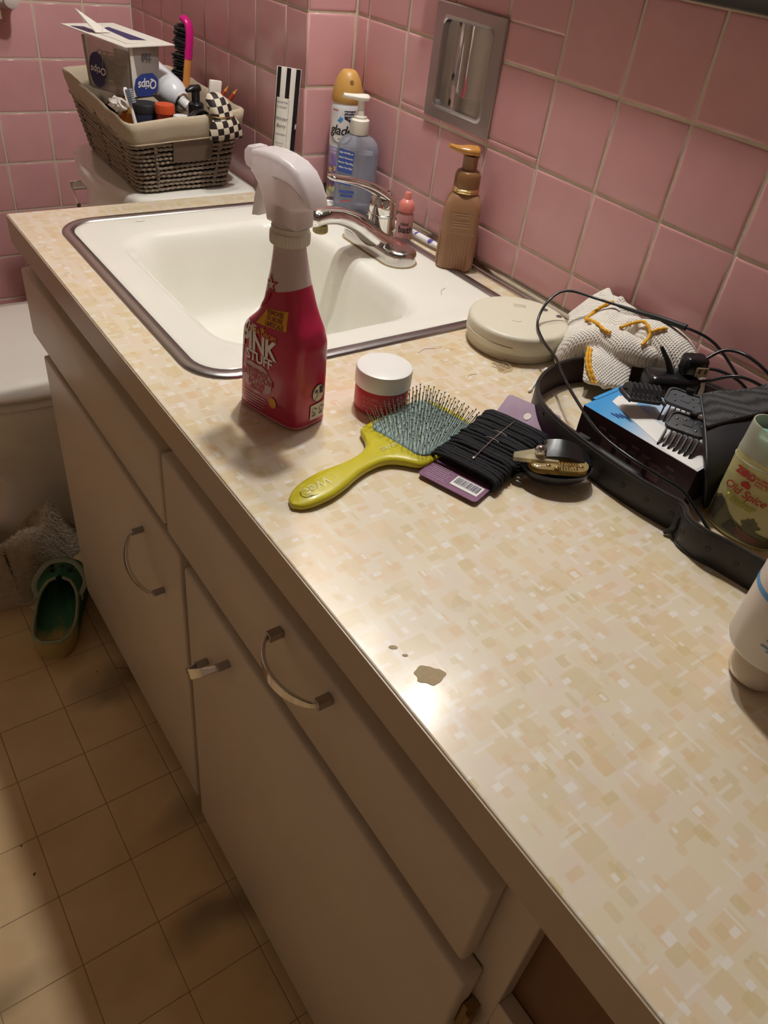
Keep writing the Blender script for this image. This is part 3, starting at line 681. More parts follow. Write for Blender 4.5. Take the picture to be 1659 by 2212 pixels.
# liner: turned over the rim
rings = []
for t, o_ in ((0.55, -0.012), (0.80, -0.010), (0.97, -0.008), (1.035, -0.004), (1.055, 0.001), (1.03, 0.006), (0.93, 0.0072), (0.80, 0.0078), (0.72, 0.0070), (0.715, 0.0040)):
    rg = densify(bask(t, o_), 0.012)
    rings.append([(q.x + 0.0012 * sin(i * 0.9) * (1 if o_ > 0 else 0.3), q.y + 0.0012 * cos(i * 1.3) * (1 if o_ > 0 else 0.3), q.z + 0.0012 * sin(i * 0.55 + t * 3)) for i, q in enumerate(rg)])
mn = min(len(r) for r in rings)
rings = [[r[int(i * len(r) / mn)] for i in range(mn)] for r in rings]
MB().loft(rings, False, False).obj('cloth_liner', 'liner', bk, angle=70)
seam = MB(); seam.tube(densify(bask(0.735, 0.0085), 0.01), 0.0011, 5, closed=True); seam.obj('hem', 'liner', bk)
pc = MB(); q = [face_pt(s, t, o_) for o_ in (0.0045, 0.0060) for s, t in ((0.36, 0.42), (0.74, 0.42), (0.74, 0.74), (0.36, 0.74))]
pc.loft([[tuple(p) for p in q[:4]], [tuple(p) for p in q[4:]]]); pc.obj('leather_patch', 'patch', bk, smooth=False)

# things in the basket, resting on a tray-deep heap
mat('clear_pack', (0.62, 0.56, 0.50), 0.3)
clear('blister', (0.92, 0.88, 0.83), 0.66, 0.12, (0.66, 0.60, 0.55))
mat('card_white', (0.75, 0.70, 0.62), 0.6, var=0.05)
mat('cotton', (0.82, 0.76, 0.68), 0.9, bump=0.4, bscale=300)
mat('label_blue', (0.03, 0.055, 0.26), 0.4)
mat('label_navy', (0.035, 0.03, 0.12), 0.45)
mat('print_dark', (0.05, 0.05, 0.09), 0.5)
mat('print_white', (0.85, 0.82, 0.78), 0.5)
# swab pack, upside down: blister box under a card flange
A_ = Vector((-0.2965, 0.850, 0)); ex = Vector((0.071, 0.026, 0)).normalized(); ey = Vector((-0.42, 0.9, 0)).normalized()
qb = thing('swab_package', 'clear upside-down pack of cotton swabs on top of the basket', 'package', (A_.x, A_.y, 0.098))
LX, LY, HB = 0.074, 0.125, 0.088
def qp(a, b_, z): return tuple(ex * a + ey * b_ + Vector((0, 0, z)))
def qring(d, z, fl=0.0):
    pts = rrect(LX / 2, LY / 2, LX / 2 - d, LY / 2 - d, 0.012, 4)
    return [qp(x, y, z) for x, y in pts]
MB().loft([qring(0.006, 0.0), qring(0.003, 0.003), qring(0.0, 0.084)], True, False).obj('blister', 'blister', qb, angle=35)
fl = MB()
def tilt(x, y): return 0.0855 + 0.10 * (y / LY) * 0.10
fp = [(-0.016, -0.006), (LX + 0.020, -0.012), (LX + 0.016, LY + 0.010), (-0.018, LY + 0.020)]
fl.loft([[qp(x, y, tilt(x, y)) for x, y in fp], [qp(x, y, tilt(x, y) + 0.0014) for x, y in fp]]); fl.obj('card_flange', 'card_white', qb, smooth=False)
fm = lambda a, b_: qp(a, b_, tilt(a, b_) + 0.0019)
decal('printed_panel', polys2d([[(-0.010, 0.085), (0.012, 0.075), (0.010, 0.120), (-0.012, 0.128)], [(0.030, 0.030), (0.060, 0.022), (0.056, 0.110), (0.040, 0.105)]]), fm, 'label_navy', qb)
flap = MB(); fa = [qp(-0.004, 0.075, 0.0945), qp(0.022, 0.070, 0.0945), qp(-0.012, 0.112, 0.126)]
flap.loft([fa, [tuple(Vector(p) + Vector((0.001, -0.001, 0.001))) for p in fa]]); flap.obj('torn_flap', 'card_white', qb, smooth=False)
wins = MB(); wins.loft([[qp(x, y, tilt(x, y) + 0.0016) for x, y in ((0.004, 0.010), (0.026, 0.006), (0.030, 0.080), (0.004, 0.085))], [qp(x, y, tilt(x, y) + 0.0024) for x, y in ((0.004, 0.010), (0.026, 0.006), (0.030, 0.080), (0.004, 0.085))]]); wins.obj('paper_sheet', 'card_white', qb, smooth=False)
sw = MB()
for i in range(70):
    x = random.uniform(0.010, LX - 0.010); z = random.uniform(0.008, 0.06); y0 = random.uniform(0.008, 0.02)
    sw.tube([qp(x, y0, z), qp(x + random.uniform(-.004, .004), y0 + 0.09, z + random.uniform(-.004, .004))], 0.0011, 5)
    for yy in (y0, y0 + 0.09): sw.sphere(qp(x, yy, z), 0.0028, 6, 5)
MB().loft([[qp(x, y, 0.004) for x, y in ((0.003, 0.0022), (0.052, 0.0022), (0.052, 0.0034), (0.003, 0.0034))], [qp(x, y, 0.083) for x, y in ((0.001, 0.0012), (0.056, 0.0012), (0.056, 0.0024), (0.001, 0.0024))]]).obj('inner_card', 'card_white', qb, smooth=False)
so = sw.obj('swabs', 'cotton', qb); so['kind'] = 'stuff'
front = lambda a, b_: qp(a, -0.0006 - 0.0015 * 0, b_ )          # short face towards the viewer
side_ = lambda a, b_: qp(-0.0006, LY - a, b_)
decal('label', polys2d([[(0.004, 0.022), (0.010, 0.005), (0.040, 0.003), (0.058, 0.012), (0.060, 0.030), (0.048, 0.041), (0.022, 0.041), (0.008, 0.034)]]), front, 'label_blue', qb)
decal('lettering', text2d('Qtips', 0.0205, 0.0004, 0.15, 0.95), lambda a, b_: (lambda p: (p[0] - ey.x * 0.0006, p[1] - ey.y * 0.0006, p[2]))(front(a, b_)), 'print_white', qb, at=(0.034, 0.023), rot=pi)
decal('lettering', text2d('750', 0.0155, 0.0002), lambda a, b_: (lambda p: (p[0] - ey.x * 0.0006, p[1] - ey.y * 0.0006, p[2]))(front(a, b_)), 'print_dark', qb, at=(0.036, 0.068), rot=pi)
decal('label', poly2d(ell(0.040, 0.034, 0.020, 0.029)), side_, 'label_navy', qb)
decal('lettering', text2d('Qtips', 0.017, 0.0003, 0.15), lambda a, b_: (lambda p: (p[0] - ex.x * 0.0006, p[1] - ex.y * 0.0006, p[2]))(side_(a, b_)), 'print_white', qb, at=(0.044, 0.034), rot=pi)

def upright(name, label, cat, loc, prof, m, n=24, rot=None, part='body'):
    t = thing(name, label, cat, loc, rot=rot); MB().lathe(prof, n).obj(part, m, t); return t
mat('white_plastic', (0.80, 0.79, 0.77), 0.3, var=0.02)
mat('white_can', (0.76, 0.77, 0.80), 0.22, var=0.02, coat=0.4)
mat('orange_red', (0.62, 0.085, 0.025), 0.35)
mat('orange_dark', (0.50, 0.05, 0.02), 0.3)
mat('black_plastic', (0.012, 0.012, 0.013), 0.25, var=0.1)
mat('black_matte', (0.014, 0.014, 0.015), 0.55, var=0.15)
mat('magenta', (0.62, 0.01, 0.20), 0.25, coat=0.4)
mat('tan_orange', (0.70, 0.28, 0.07), 0.35)
clear('amber', (0.75, 0.36, 0.05), 0.5, 0.1, (0.35, 0.14, 0.02))
mat('navy_plastic', (0.015, 0.02, 0.045), 0.35)
# white aerosol can leaning to the near right
ca = thing('aerosol_can', 'white aerosol can leaning in the basket behind the swab pack', 'can', (-0.236, 1.010, 0.137), rot=tuple(Vector((0.045, -0.150, -0.052)).to_track_quat('Z', 'Y').to_euler()))
MB().lathe([(0.027, -0.02), (0.029, -0.015), (0.029, 0.112), (0.028, 0.127), (0.0235, 0.140), (0.0165, 0.149), (0.0145, 0.150)], 32).obj('body', 'white_can', ca, angle=50)
MB().lathe([(0.0150, 0.1495), (0.0160, 0.151), (0.0160, 0.1545), (0.0140, 0.156), (0.011, 0.1555)], 24).obj('collar', 'chrome', ca, angle=40)
MB().lathe([(0.0085, 0.155), (0.0095, 0.158), (0.0095, 0.170), (0.0075, 0.173)], 20).obj('nozzle', 'white_plastic', ca)
decal('lettering', polys2d([rct(0, 0.006 - i * 0.006, 0.012 - 0.002 * (i % 2), 0.0011) for i in range(3)]), on_cyl(0.029, radians(-75), 0.085), 'print_dark', ca, cut=0.006)
# round brush standing behind
hb = thing('bristle_brush', 'pink and orange handled brush with black bristles behind the swab pack', 'hairbrush', (-0.146, 0.975, 0.055), rot=(radians(-6), radians(4), radians(-62)))
sp = [(0.0, 0.0), (0.0, 0.05), (0.001, 0.100), (0.000, 0.132), (-0.006, 0.150), (-0.018, 0.156)]
def ribbon(pts, w_, t_, mname, nm, par):
    P2 = catmull([(a, 0, b_) for a, b_ in pts], 5); MB().tube(P2, [(w_, t_)] * len(P2), 12, up=(0, 1, 0)).obj(nm, mname, par)
ribbon(sp[:3], 0.010, 0.006, 'tan_orange', 'orange_handle', hb); ribbon([(0.001, 0.088), (0.001, 0.112), (0.000, 0.132), (-0.006, 0.149), (-0.018, 0.155)], 0.0104, 0.0064, 'magenta', 'pink_back', hb)
br = MB()
for i in range(260):
    z = random.uniform(0.03, 0.145); y = random.uniform(-0.010, 0.010); L = random.uniform(0.020, 0.028)
    br.tube([(-0.002, y, z), (-0.004 - L, y + random.uniform(-.003, .003), z + random.uniform(-.003, .002))], 0.0012, 4)
bo = br.obj('bristles', 'black_and_hole_shade', hb); bo['kind'] = 'stuff'
# pill bottle, white tub, black pump
pb = thing('pill_bottle', 'orange plastic bottle with a ribbed orange cap standing in the basket', 'bottle', (-0.272, 0.765, 0.055))
MB().lathe([(0.0145, 0.0), (0.0145, 0.040), (0.013, 0.043)], 24).obj('body', 'orange_dark', pb)
rr = []
for z in (0.0405, 0.0415, 0.053, 0.0555): rr.append([((0.0170 - (0.001 if z in (0.0405, 0.0555) else 0) + (0.0005 if j % 2 else 0)) * cos(2 * pi * j / 48), (0.0170 - (0.001 if z in (0.0405, 0.0555) else 0) + (0.0005 if j % 2 else 0)) * sin(2 * pi * j / 48), z) for j in range(48)])
MB().loft(rr).obj('cap', 'orange_red', pb, angle=30)
wt = thing('small_white_tub', 'small white plastic tub beside the orange bottle in the basket', 'tub', (-0.240, 0.772, 0.058))
MB().lathe([(0.0115, 0.0), (0.0135, 0.026), (0.0148, 0.0265), (0.0148, 0.0295), (0.0125, 0.0300)], 24).obj('body', 'white_plastic', wt)
MB().lathe([(0.0126, 0.0302), (0.0126, 0.0312), (0.002, 0.0314)], 24).obj('lid', 'white_plastic', wt)
kp = thing('black_pump_bottle', 'black pump bottle top standing in the basket beside the chequered pouch', 'bottle', (-0.208, 0.775, 0.05))
MB().lathe([(0.017, 0.0), (0.017, 0.030), (0.0155, 0.036), (0.014, 0.040), (0.014, 0.057), (0.011, 0.060), (0.0075, 0.061), (0.0075, 0.080)], 24).obj('bottle', 'black_plastic', kp, angle=35)
MB().tube([(0.006, 0.0, 0.083), (-0.010, -0.004, 0.083), (-0.020, -0.006, 0.080)], [(.006, .008), (.006, .008), (.003, .004)], 12).obj('pump_head', 'black_plastic', kp)
cl = thing('hair_clamp', 'black hair clip lying on the near rim of the basket', 'hair clip', (-0.222, 0.742, 0.0945), rz=radians(25))
MB().tube(catmull([(-0.018, 0, 0.0), (-0.005, 0, 0.006), (0.012, 0, 0.008), (0.026, 0, 0.002)], 4), [(.003, .006)] * 13, 10).obj('upper_jaw', 'black_plastic', cl)
MB().tube(catmull([(-0.018, 0.004, -0.001), (0.0, 0.006, 0.001), (0.022, 0.008, -0.001)], 4), [(.0025, .004)] * 9, 8).obj('lower_jaw', 'black_plastic', cl)
# amber bottles and a clear bag at the left rim
ab = thing('amber_bottle', 'amber glass bottle lying at the left rim of the basket', 'bottle', (-0.315, 0.83, 0.076), rot=(radians(78), 0, radians(160)))
MB().lathe([(0.019, -0.03), (0.021, -0.028), (0.021, 0.028), (0.017, 0.038), (0.010, 0.043), (0.010, 0.050)], 24).obj('glass', 'amber', ab, angle=40)
MB().lathe([(0.0115, 0.0495), (0.0115, 0.062), (0.009, 0.0635)], 20).obj('cap', 'black_plastic', ab)
bt = thing('dark_blue_jar', 'dark blue jar low in the basket behind the toothbrush', 'jar', (-0.295, 0.80, 0.045))
MB().lathe([(0.021, 0.0), (0.022, 0.003), (0.022, 0.045), (0.019, 0.049)], 24).obj('body', 'navy_plastic', bt)
MB().lathe([(0.0225, 0.046), (0.0225, 0.058), (0.021, 0.060)], 24).obj('lid', 'black_matte', bt)
clear('film', (0.93, 0.90, 0.87), 0.72, 0.08, (0.7, 0.66, 0.62))
pbg = thing('plastic_wrap', 'crumpled clear plastic wrap on the left rim of the basket', 'plastic wrap', (-0.340, 0.80, 0.088))
g = MB(); RN = []
for i in range(9):
    RN.append([(0.016 * sin(pi * i / 8) * cos(2 * pi * j / 18) * random.uniform(.6, 1.2), -0.03 + 0.075 * i / 8 + random.uniform(-.004, .004), 0.014 + 0.012 * sin(pi * i / 8) * sin(2 * pi * j / 18) * random.uniform(.6, 1.2)) for j in range(18)])
g.loft(RN); obj('film', g.mesh(), 'film', pbg, smooth=False)
# toothbrush standing against the near rim
tb = thing('white_toothbrush', 'white toothbrush standing head up at the near rim of the basket', 'toothbrush', (-0.322, 0.760, 0.05), rot=(radians(0), radians(-16), radians(-55)))
pts = catmull([(0, 0, 0), (0, 0, 0.03), (0.001, 0, 0.050), (0, 0, 0.062), (0, 0, 0.088)], 5); N_ = len(pts) - 1
MB().tube(pts, [(lerp_table([(0, .004), (.5, .0028), (.65, .0035), (.8, .0062), (.95, .0058), (1, .003)], i / N_), lerp_table([(0, .004), (.5, .0028), (.7, .0026), (1, .002)], i / N_)) for i in range(N_ + 1)], 12, up=(0, 1, 0)).obj('handle', 'white_plastic', tb)
mat('bristle_blue', (0.30, 0.36, 0.46), 0.6)
for i in range(7):
    for j in (-1, 0, 1): MB().box((0.0018, j * 0.0032 - 0.0012, 0.063 + i * 0.0032), (0.0115, j * 0.0032 + 0.0012, 0.0652 + i * 0.0032)).obj('bristle_tuft', 'bristle_blue', tb, smooth=False)
# red pens
for i, (dx_, a_) in enumerate(((0.0, 0.62), (0.012, 0.75))):
    pn = thing('red_pen', ('red pencil leaning in the basket against the alcove wall' if i == 0 else 'second red pencil leaning nearer the chequered pouch in the basket'), 'pencil', (-0.168 + dx_, 0.835 + i * 0.006, 0.045), rot=(0, -a_ * 0.85, radians(150)))
    rg = lambda r, z: [(r * cos(pi * j / 3), r * sin(pi * j / 3), z) for j in range(6)]
    MB().loft([rg(0.0032, 0.0), rg(0.0032, 0.085)]).obj('barrel', 'orange_dark', pn, smooth=False)
    MB().loft([rg(0.0032, 0.085), rg(0.0006, 0.096)]).obj('tip', 'tan_orange', pn, smooth=False)
# chequered pouch hanging over the rim
def checker_material():
    m = bpy.data.materials.new('chequer'); m.use_nodes = True; nt = m.node_tree; p = nt.nodes['Principled BSDF']; tc = nd(nt, 'ShaderNodeTexCoord')
    ck = nd(nt, 'ShaderNodeTexChecker'); ck.inputs['Scale'].default_value = 92; ck.inputs[1].default_value = (0.70, 0.62, 0.48, 1); ck.inputs[2].default_value = (0.018, 0.008, 0.008, 1)
    mp = nd(nt, 'ShaderNodeMapping'); mp.inputs['Rotation'].default_value = (0, 0.12, 0); mp.inputs['Location'].default_value = (0, 0.0555, 0); mp.inputs['Scale'].default_value = (1, 0.0, 1)
    lk(nt, tc.outputs['Object'], mp.inputs[0]); lk(nt, mp.outputs[0], ck.inputs[0]); lk(nt, ck.outputs[0], p.inputs['Base Color']); p.inputs['Roughness'].default_value = 0.6
    MATS['chequer'] = m
checker_material()
pz = thing('chequered_pouch', 'black and cream chequered fabric pouch hanging over the basket rim', 'pouch', (-0.180, 0.712, 0.064), rz=radians(8))
pr_ = MB()
prof = [(-0.002, 0.030, 0.000), (0.000, 0.034, 0.006), (0.006, 0.036, 0.009), (0.016, 0.034, 0.010), (0.027, 0.028, 0.010), (0.033, 0.023, 0.008), (0.037, 0.020, 0.007), (0.042, 0.022, 0.010), (0.052, 0.024, 0.012), (0.062, 0.020, 0.011), (0.069, 0.014, 0.007), (0.071, 0.009, 0.003)]
rings = []
for z, hx, hy in prof:
    cx_ = 0.0 - 0.10 * z * 0 + lerp_table([(0, 0.0), (0.035, -0.002), (0.07, -0.010)], z); cy_ = lerp_table([(0, -0.004), (0.03, -0.002), (0.045, 0.008), (0.07, 0.020)], z)
    rings.append([(cx_ + hx * cos(2 * pi * j / 28) * (1 + 0.03 * sin(5 * 2 * pi * j / 28)), cy_ + (hy + 0.0015) * sin(2 * pi * j / 28) * (1 + 0.10 * sin(6 * pi * j / 28 + z * 60)), z) for j in range(28)])
pr_.loft(rings).obj('fabric', 'chequer', pz, angle=80)
mat('gold_metal', (0.75, 0.56, 0.26), 0.2, metal=1.0)
MB().tube([(0.021 * cos(2 * pi * j / 24) - 0.003, 0.001 + 0.011 * sin(2 * pi * j / 24), 0.0365) for j in range(24)], 0.0012, 6, closed=True).obj('wire_ring', 'gold_metal', pz)
lt = thing('cream_cloth_tag', 'small cream cloth tag sticking up behind the chequered pouch', 'cloth tag', (-0.176, 0.765, 0.105), rot=(0, radians(8), radians(12)))
obj('tag', rbox((-0.013, 0, 0.0), (0.013, 0.006, 0.042), 0.002), 'cotton', lt)
# ------------------------------------------------------------------ red trigger spray bottle
def red_label():
    m = bpy.data.materials.new('bottle_sleeve'); m.use_nodes = True; nt = m.node_tree; p = nt.nodes['Principled BSDF']; tc = nd(nt, 'ShaderNodeTexCoord')
    sep = nd(nt, 'ShaderNodeSeparateXYZ'); lk(nt, tc.outputs['Object'], sep.inputs[0])
    # sleeve turns pale above a sloping line
    mu = nd(nt, 'ShaderNodeMath', operation='MULTIPLY_ADD'); mu.inputs[1].default_value = 0.30; lk(nt, sep.outputs[0], mu.inputs[0]); lk(nt, sep.outputs[2], mu.inputs[2])
    th = nd(nt, 'ShaderNodeMapRange'); th.inputs[1].default_value = 0.1405; th.inputs[2].default_value = 0.1412; lk(nt, mu.outputs[0], th.inputs[0])
    # bubbly pale cast low on the sleeve
    nz = nd(nt, 'ShaderNodeTexNoise'); nz.inputs['Scale'].default_value = 55; lk(nt, tc.outputs['Object'], nz.inputs['Vector'])
    r1 = nd(nt, 'ShaderNodeMix', data_type='RGBA'); r1.inputs[6].default_value = (0.40, 0.008, 0.045, 1); r1.inputs[7].default_value = (0.52, 0.020, 0.080, 1); lk(nt, nz.outputs['Fac'], r1.inputs[0])
    mx = nd(nt, 'ShaderNodeMix', data_type='RGBA'); mx.inputs[7].default_value = (0.62, 0.50, 0.50, 1); lk(nt, th.outputs[0], mx.inputs[0]); lk(nt, r1.outputs[2], mx.inputs[6])
    lk(nt, mx.outputs[2], p.inputs['Base Color']); p.inputs['Roughness'].default_value = 0.28; p.inputs['Coat Weight'].default_value = 0.3
    MATS['bottle_sleeve'] = m
red_label()
mat('frost_plastic', (0.94, 0.89, 0.89), 0.28, var=0.03, transl=0.5)
mat('frost_trigger', (0.85, 0.82, 0.80), 0.25, var=0.03, transl=0.5)
mat('collar_white', (0.72, 0.68, 0.60), 0.35, var=0.04)
mat('label_yellow', (0.72, 0.36, 0.03), 0.45)
mat('label_pale', (0.62, 0.40, 0.42), 0.45, var=0.10, vscale=200)
mat('label_red', (0.42, 0.01, 0.05), 0.45)
mat('print_brown', (0.22, 0.05, 0.02), 0.5)
mat('sticker_cream', (0.72, 0.66, 0.56), 0.5)
mat('pink_edge', (0.75, 0.28, 0.34), 0.35)
sb = thing('spray_bottle', 'red trigger spray bottle with frosted head standing in front of the sink', 'spray bottle', (-0.483, -0.062, 0.0004), rz=radians(105.66))
UL = [(0, .048), (.004, .051), (.03, .0505), (.08, .0485), (.093, .046), (.101, .040), (.110, .0315), (.118, .0265), (.128, .0235), (.145, .0215), (.160, .0195), (.184, .0185)]
UR = [(0, -.035), (.004, -.038), (.03, -.0385), (.09, -.0375), (.104, -.034), (.114, -.0285), (.125, -.0240), (.145, -.0185), (.165, -.0145), (.184, -.0115)]
DD = [(0, .0235), (.004, .0265), (.09, .0262), (.11, .0240), (.13, .0215), (.16, .0175), (.184, .0148)]
EE = [(0, 4.6), (.09, 4.4), (.12, 3.2), (.15, 2.5), (.184, 2.05)]
def bsec(z):
    l, r, d, e = smooth_table(UL, z), smooth_table(UR, z), smooth_table(DD, z), lerp_table(EE, z)
    return (l + r) / 2, (l - r) / 2, d, e
zs = [0, .0015, .004, .008] + [.012 + i * .004 for i in range(44)]
zs = [z for z in zs if z < .184] + [.184]
MB().loft([sellipse(bsec(z)[0], 0, bsec(z)[1], bsec(z)[2], bsec(z)[3], 56, z) for z in zs]).obj('body', 'bottle_sleeve', sb, angle=60)
MB().tube(sellipse(bsec(.003)[0], 0, bsec(.003)[1] + .0004, bsec(.003)[2] + .0004, 4.6, 56, .003), 0.0009, 6, closed=True).obj('base_rim', 'pink_edge', sb)
def bfront(a, b, off=0.0005):
    c, h, d, e = bsec(b); u = 0.0065 - a; q = min(0.999, abs((u - c) / h)); return (u, d * (1 - q ** e) ** (1 / e) + off, b)
def bside(a, b, off=0.0005):
    c, h, d, e = bsec(b); y = -a; q = min(0.999, abs(y / d)); return (c - h * (1 - q ** e) ** (1 / e) - off, y, b)
bf2 = lambda a, b: bfront(a, b, 0.0009)
bs2 = lambda a, b: bside(a, b, 0.0009)
bs3 = lambda a, b: bside(a, b, 0.0012)
decal('lettering', text2d('THE', 0.0110, 0.0003), bf2, 'print_white', sb, at=(-0.0235, 0.0955))
decal('lettering', text2d('PINK', 0.0265, 0.0010, 0, 0.97, 0.90), bf2, 'print_white', sb, at=(-0.0105, 0.0810))
decal('lettering', text2d('STUFF', 0.0150, 0.0005, 0, 1.0, 0.95), bf2, 'print_white', sb, at=(-0.0085, 0.0655))
decal('lettering', text2d('STAR DROPS', 0.0068, 0.0001), bf2, 'label_yellow', sb, at=(-0.0045, 0.0948))
decal('star_mark', poly2d(star2d(0, 0, 0.0042, 0.0017)), bf2, 'label_yellow', sb, at=(-0.0045, 0.0985))
decal('bubble_panel', poly2d([((0.0235 + 0.0012 * sin(9 * t)) * cos(t), (0.0165 + 0.0012 * sin(7 * t)) * sin(t)) for t in [2 * pi * i / 60 for i in range(60)]]), bfront, 'label_pale', sb, at=(-0.012, 0.0425))
for s, z, t in ((0.0062, 0.0505, 'THE MIRACLE'), (0.0098, 0.0435, 'BATHROOM'), (0.0098, 0.0355, 'FOAM'), (0.0052, 0.0295, 'CLEANER')):
    decal('lettering', text2d(t, s, 0.0003, 0, 1.0, 0.88), bf2, 'label_red', sb, at=(-0.0115, z))
decal('pale_splash', polys2d([[(-0.038, 0.030), (-0.034, 0.062), (-0.030, 0.086), (-0.0325, 0.100), (-0.040, 0.090)]]), bfront, 'label_pale', sb)
for i in range(5): decal('small_print', poly2d(rct(-0.016 + 0.002 * (i % 2), 0.0215 - i * 0.0034, 0.018 - 0.001 * i, 0.0005)), bf2, 'label_pale', sb, cut=0.003)
decal('round_sticker', poly2d(ell(0.0125, 0.0235, 0.0054, 0.0060)), bf2, 'label_yellow', sb, cut=0.002)
decal('yellow_flash', poly2d([(-0.001, 0.1225), (0.0235, 0.1265), (0.0255, 0.1075), (-0.0155, 0.1025)]), bfront, 'label_yellow', sb)
for z, t in ((0.1205, 'REMOVES'), (0.1145, '5X MORE'), (0.1085, 'LIMESCALE')):
    decal('lettering', text2d(t, 0.0066, 0.0002, 0, 1, 0.75), bf2, 'print_brown', sb, at=(0.0095, z), rot=0.10)
decal('star_outline', poly2d(star2d(0, 0, 0.0105, 0.0038, 5, 1.75)), bfront, 'label_red', sb, at=(-0.0005, 0.146))
decal('star_fill', poly2d(star2d(0, 0, 0.0062, 0.0023, 5, 1.75)), bf2, 'sticker_cream', sb, at=(-0.0005, 0.1458))
decal('swoosh', poly2d([(-0.0165, 0.117), (-0.004, 0.1275), (0.0035, 0.1425), (0.0015, 0.1435), (-0.007, 0.130), (-0.017, 0.1195)]), bf2, 'label_red', sb)
# pictograms on the narrow side
decal('pictogram_ring', poly2d(ell(0, 0, 0.0092, 0.0100)), bside, 'print_dark', sb, at=(0.006, 0.0385), cut=0.003)
decal('pictogram_disc', poly2d(ell(0, 0, 0.0085, 0.0093)), bs2, 'sticker_cream', sb, at=(0.006, 0.0385), cut=0.003)
decal('pictogram', polys2d([[(0.001, -0.0005), (0.0062, -0.0015), (0.0062, 0.0068), (0.0005, 0.0082)], [(-0.006, -0.007), (-0.005, -0.007), (0.000, -0.0012), (-0.001, -0.001)], [(-0.005, 0.0048), (-0.0062, 0.001), (-0.003, 0.0018), (-0.0015, -0.001), (-0.001, 0.0), (-0.0022, 0.003), (-0.001, 0.0045)]]), bs3, 'print_dark', sb, at=(0.006, 0.0385), cut=0.003)
decal('recycling_label', poly2d(rct(0, 0, 0.0105, 0.0088)), bs2, 'sticker_cream', sb, at=(0.0055, 0.0175), cut=0.003)
for dxx in (-0.0052, 0.0052):
    arc = [(0.0033 * cos(t), 0.0033 * sin(t)) for t in [0.5 + 5.0 * i / 14 for i in range(15)]]; arc2 = [(0.0024 * cos(t), 0.0024 * sin(t)) for t in [0.5 + 5.0 * i / 14 for i in range(14, -1, -1)]]
    decal('recycling_mark', polys2d([[arc[i], arc[i + 1], arc2[13 - i], arc2[14 - i]] for i in range(14)] + [[(0.0013, 0.0014), (0.0046, 0.0016), (0.0030, -0.0010)], rct(0, -0.0050, 0.0032, 0.0005), rct(0, -0.0068, 0.0028, 0.0006)]), bs3, 'print_dark', sb, at=(0.0055 + dxx, 0.0195), cut=0.003)
CU = 0.0035
rings = []
for z, r in ((.1835, .0165), (.184, .0185), (.1875, .0188), (.1945, .0186), (.1955, .0180), (.1995, .0178), (.2005, .0150)):
    rings.append([(CU + (r + (0.0005 if (j % 2 and .184 <= z <= .195) else 0)) * cos(2 * pi * j / 72), (r + (0.0005 if (j % 2 and .184 <= z <= .195) else 0)) * sin(2 * pi * j / 72), z) for j in range(72)])
MB().loft(rings).obj('collar', 'collar_white', sb, angle=25)
# head: shroud with rounded flanks, from side outlines inset towards both flanks
out = [(.0225, .2005), (.0240, .2080), (.0290, .2200), (.0335, .2290), (.0400, .2360), (.0440, .2380), (.0440, .2565), (.0350, .2590), (.0225, .2598), (.0100, .2590), (-.0040, .2562), (-.0150, .2505), (-.0235, .2410), (-.0290, .2300), (-.0305, .2245), (-.0230, .2205), (-.0140, .2175), (-.0140, .2005)]
def inset_poly(pl, d):
    n = len(pl); o = []
    ar = sum(pl[i][0] * pl[(i + 1) % n][1] - pl[(i + 1) % n][0] * pl[i][1] for i in range(n)); sg = 1 if ar > 0 else -1
    for i in range(n):
        p0, p1, p2 = Vector(pl[i - 1]), Vector(pl[i]), Vector(pl[(i + 1) % n]); e1 = (p1 - p0).normalized(); e2 = (p2 - p1).normalized()
        n1 = Vector((-e1.y, e1.x)) * sg; n2 = Vector((-e2.y, e2.x)) * sg; k = (n1 + n2); k = k / max(0.35, (1 + n1.dot(n2)))
        o.append(tuple(p1 + k * d))
    return o
def pillow(pl, half, rr, m, name, par, steps=5, angle=60):
    rings = []
    for i in range(steps + 1):
        a = pi / 2 * i / steps; rings.append([(x, -half + rr * (1 - sin(a)), z) for x, z in inset_poly(pl, rr * (1 - cos(a)) if i < steps else 0)][:] if False else [(x, -half + rr - rr * cos(a), z) for x, z in inset_poly(pl, rr * (1 - sin(a)))])
    rings += [[(x, -y, z) for x, y, z in r] for r in reversed(rings)]
    return MB().loft(rings).obj(name, m, par, angle=angle)
pillow(out, 0.0150, 0.0060, 'frost_plastic', 'shroud', sb)
nz_ = [(.0435, .2375), (.0540, .2400), (.0570, .2450), (.0565, .2530), (.0520, .2575), (.0435, .2580)]
pillow(nz_, 0.0095, 0.0030, 'frost_plastic', 'nozzle', sb)
MB().tube([(CU, 0, .1995), (CU, 0, .2185)], [.0165, .0155], 28).obj('neck', 'frost_plastic', sb)
MB().tube(catmull([(.0125, 0, .242), (-.004, 0, .2415), (-.016, 0, .2375), (-.0255, 0, .2305)], 5), [(.0012, .0156)] * 16, 14).obj('ridge', 'frost_plastic', sb)
tg = [(.0300, .2290), (.0370, .2330), (.0410, .2280), (.0450, .2170), (.0475, .2040), (.0490, .1965), (.0400, .1985), (.0370, .2060), (.0345, .2150), (.0320, .2230)]
pillow(tg, 0.0075, 0.0028, 'frost_trigger', 'trigger', sb)
MB().tube([(CU, 0, .19), (CU, 0, .235)], .0062, 14).obj('pump_core', 'pink_edge', sb)

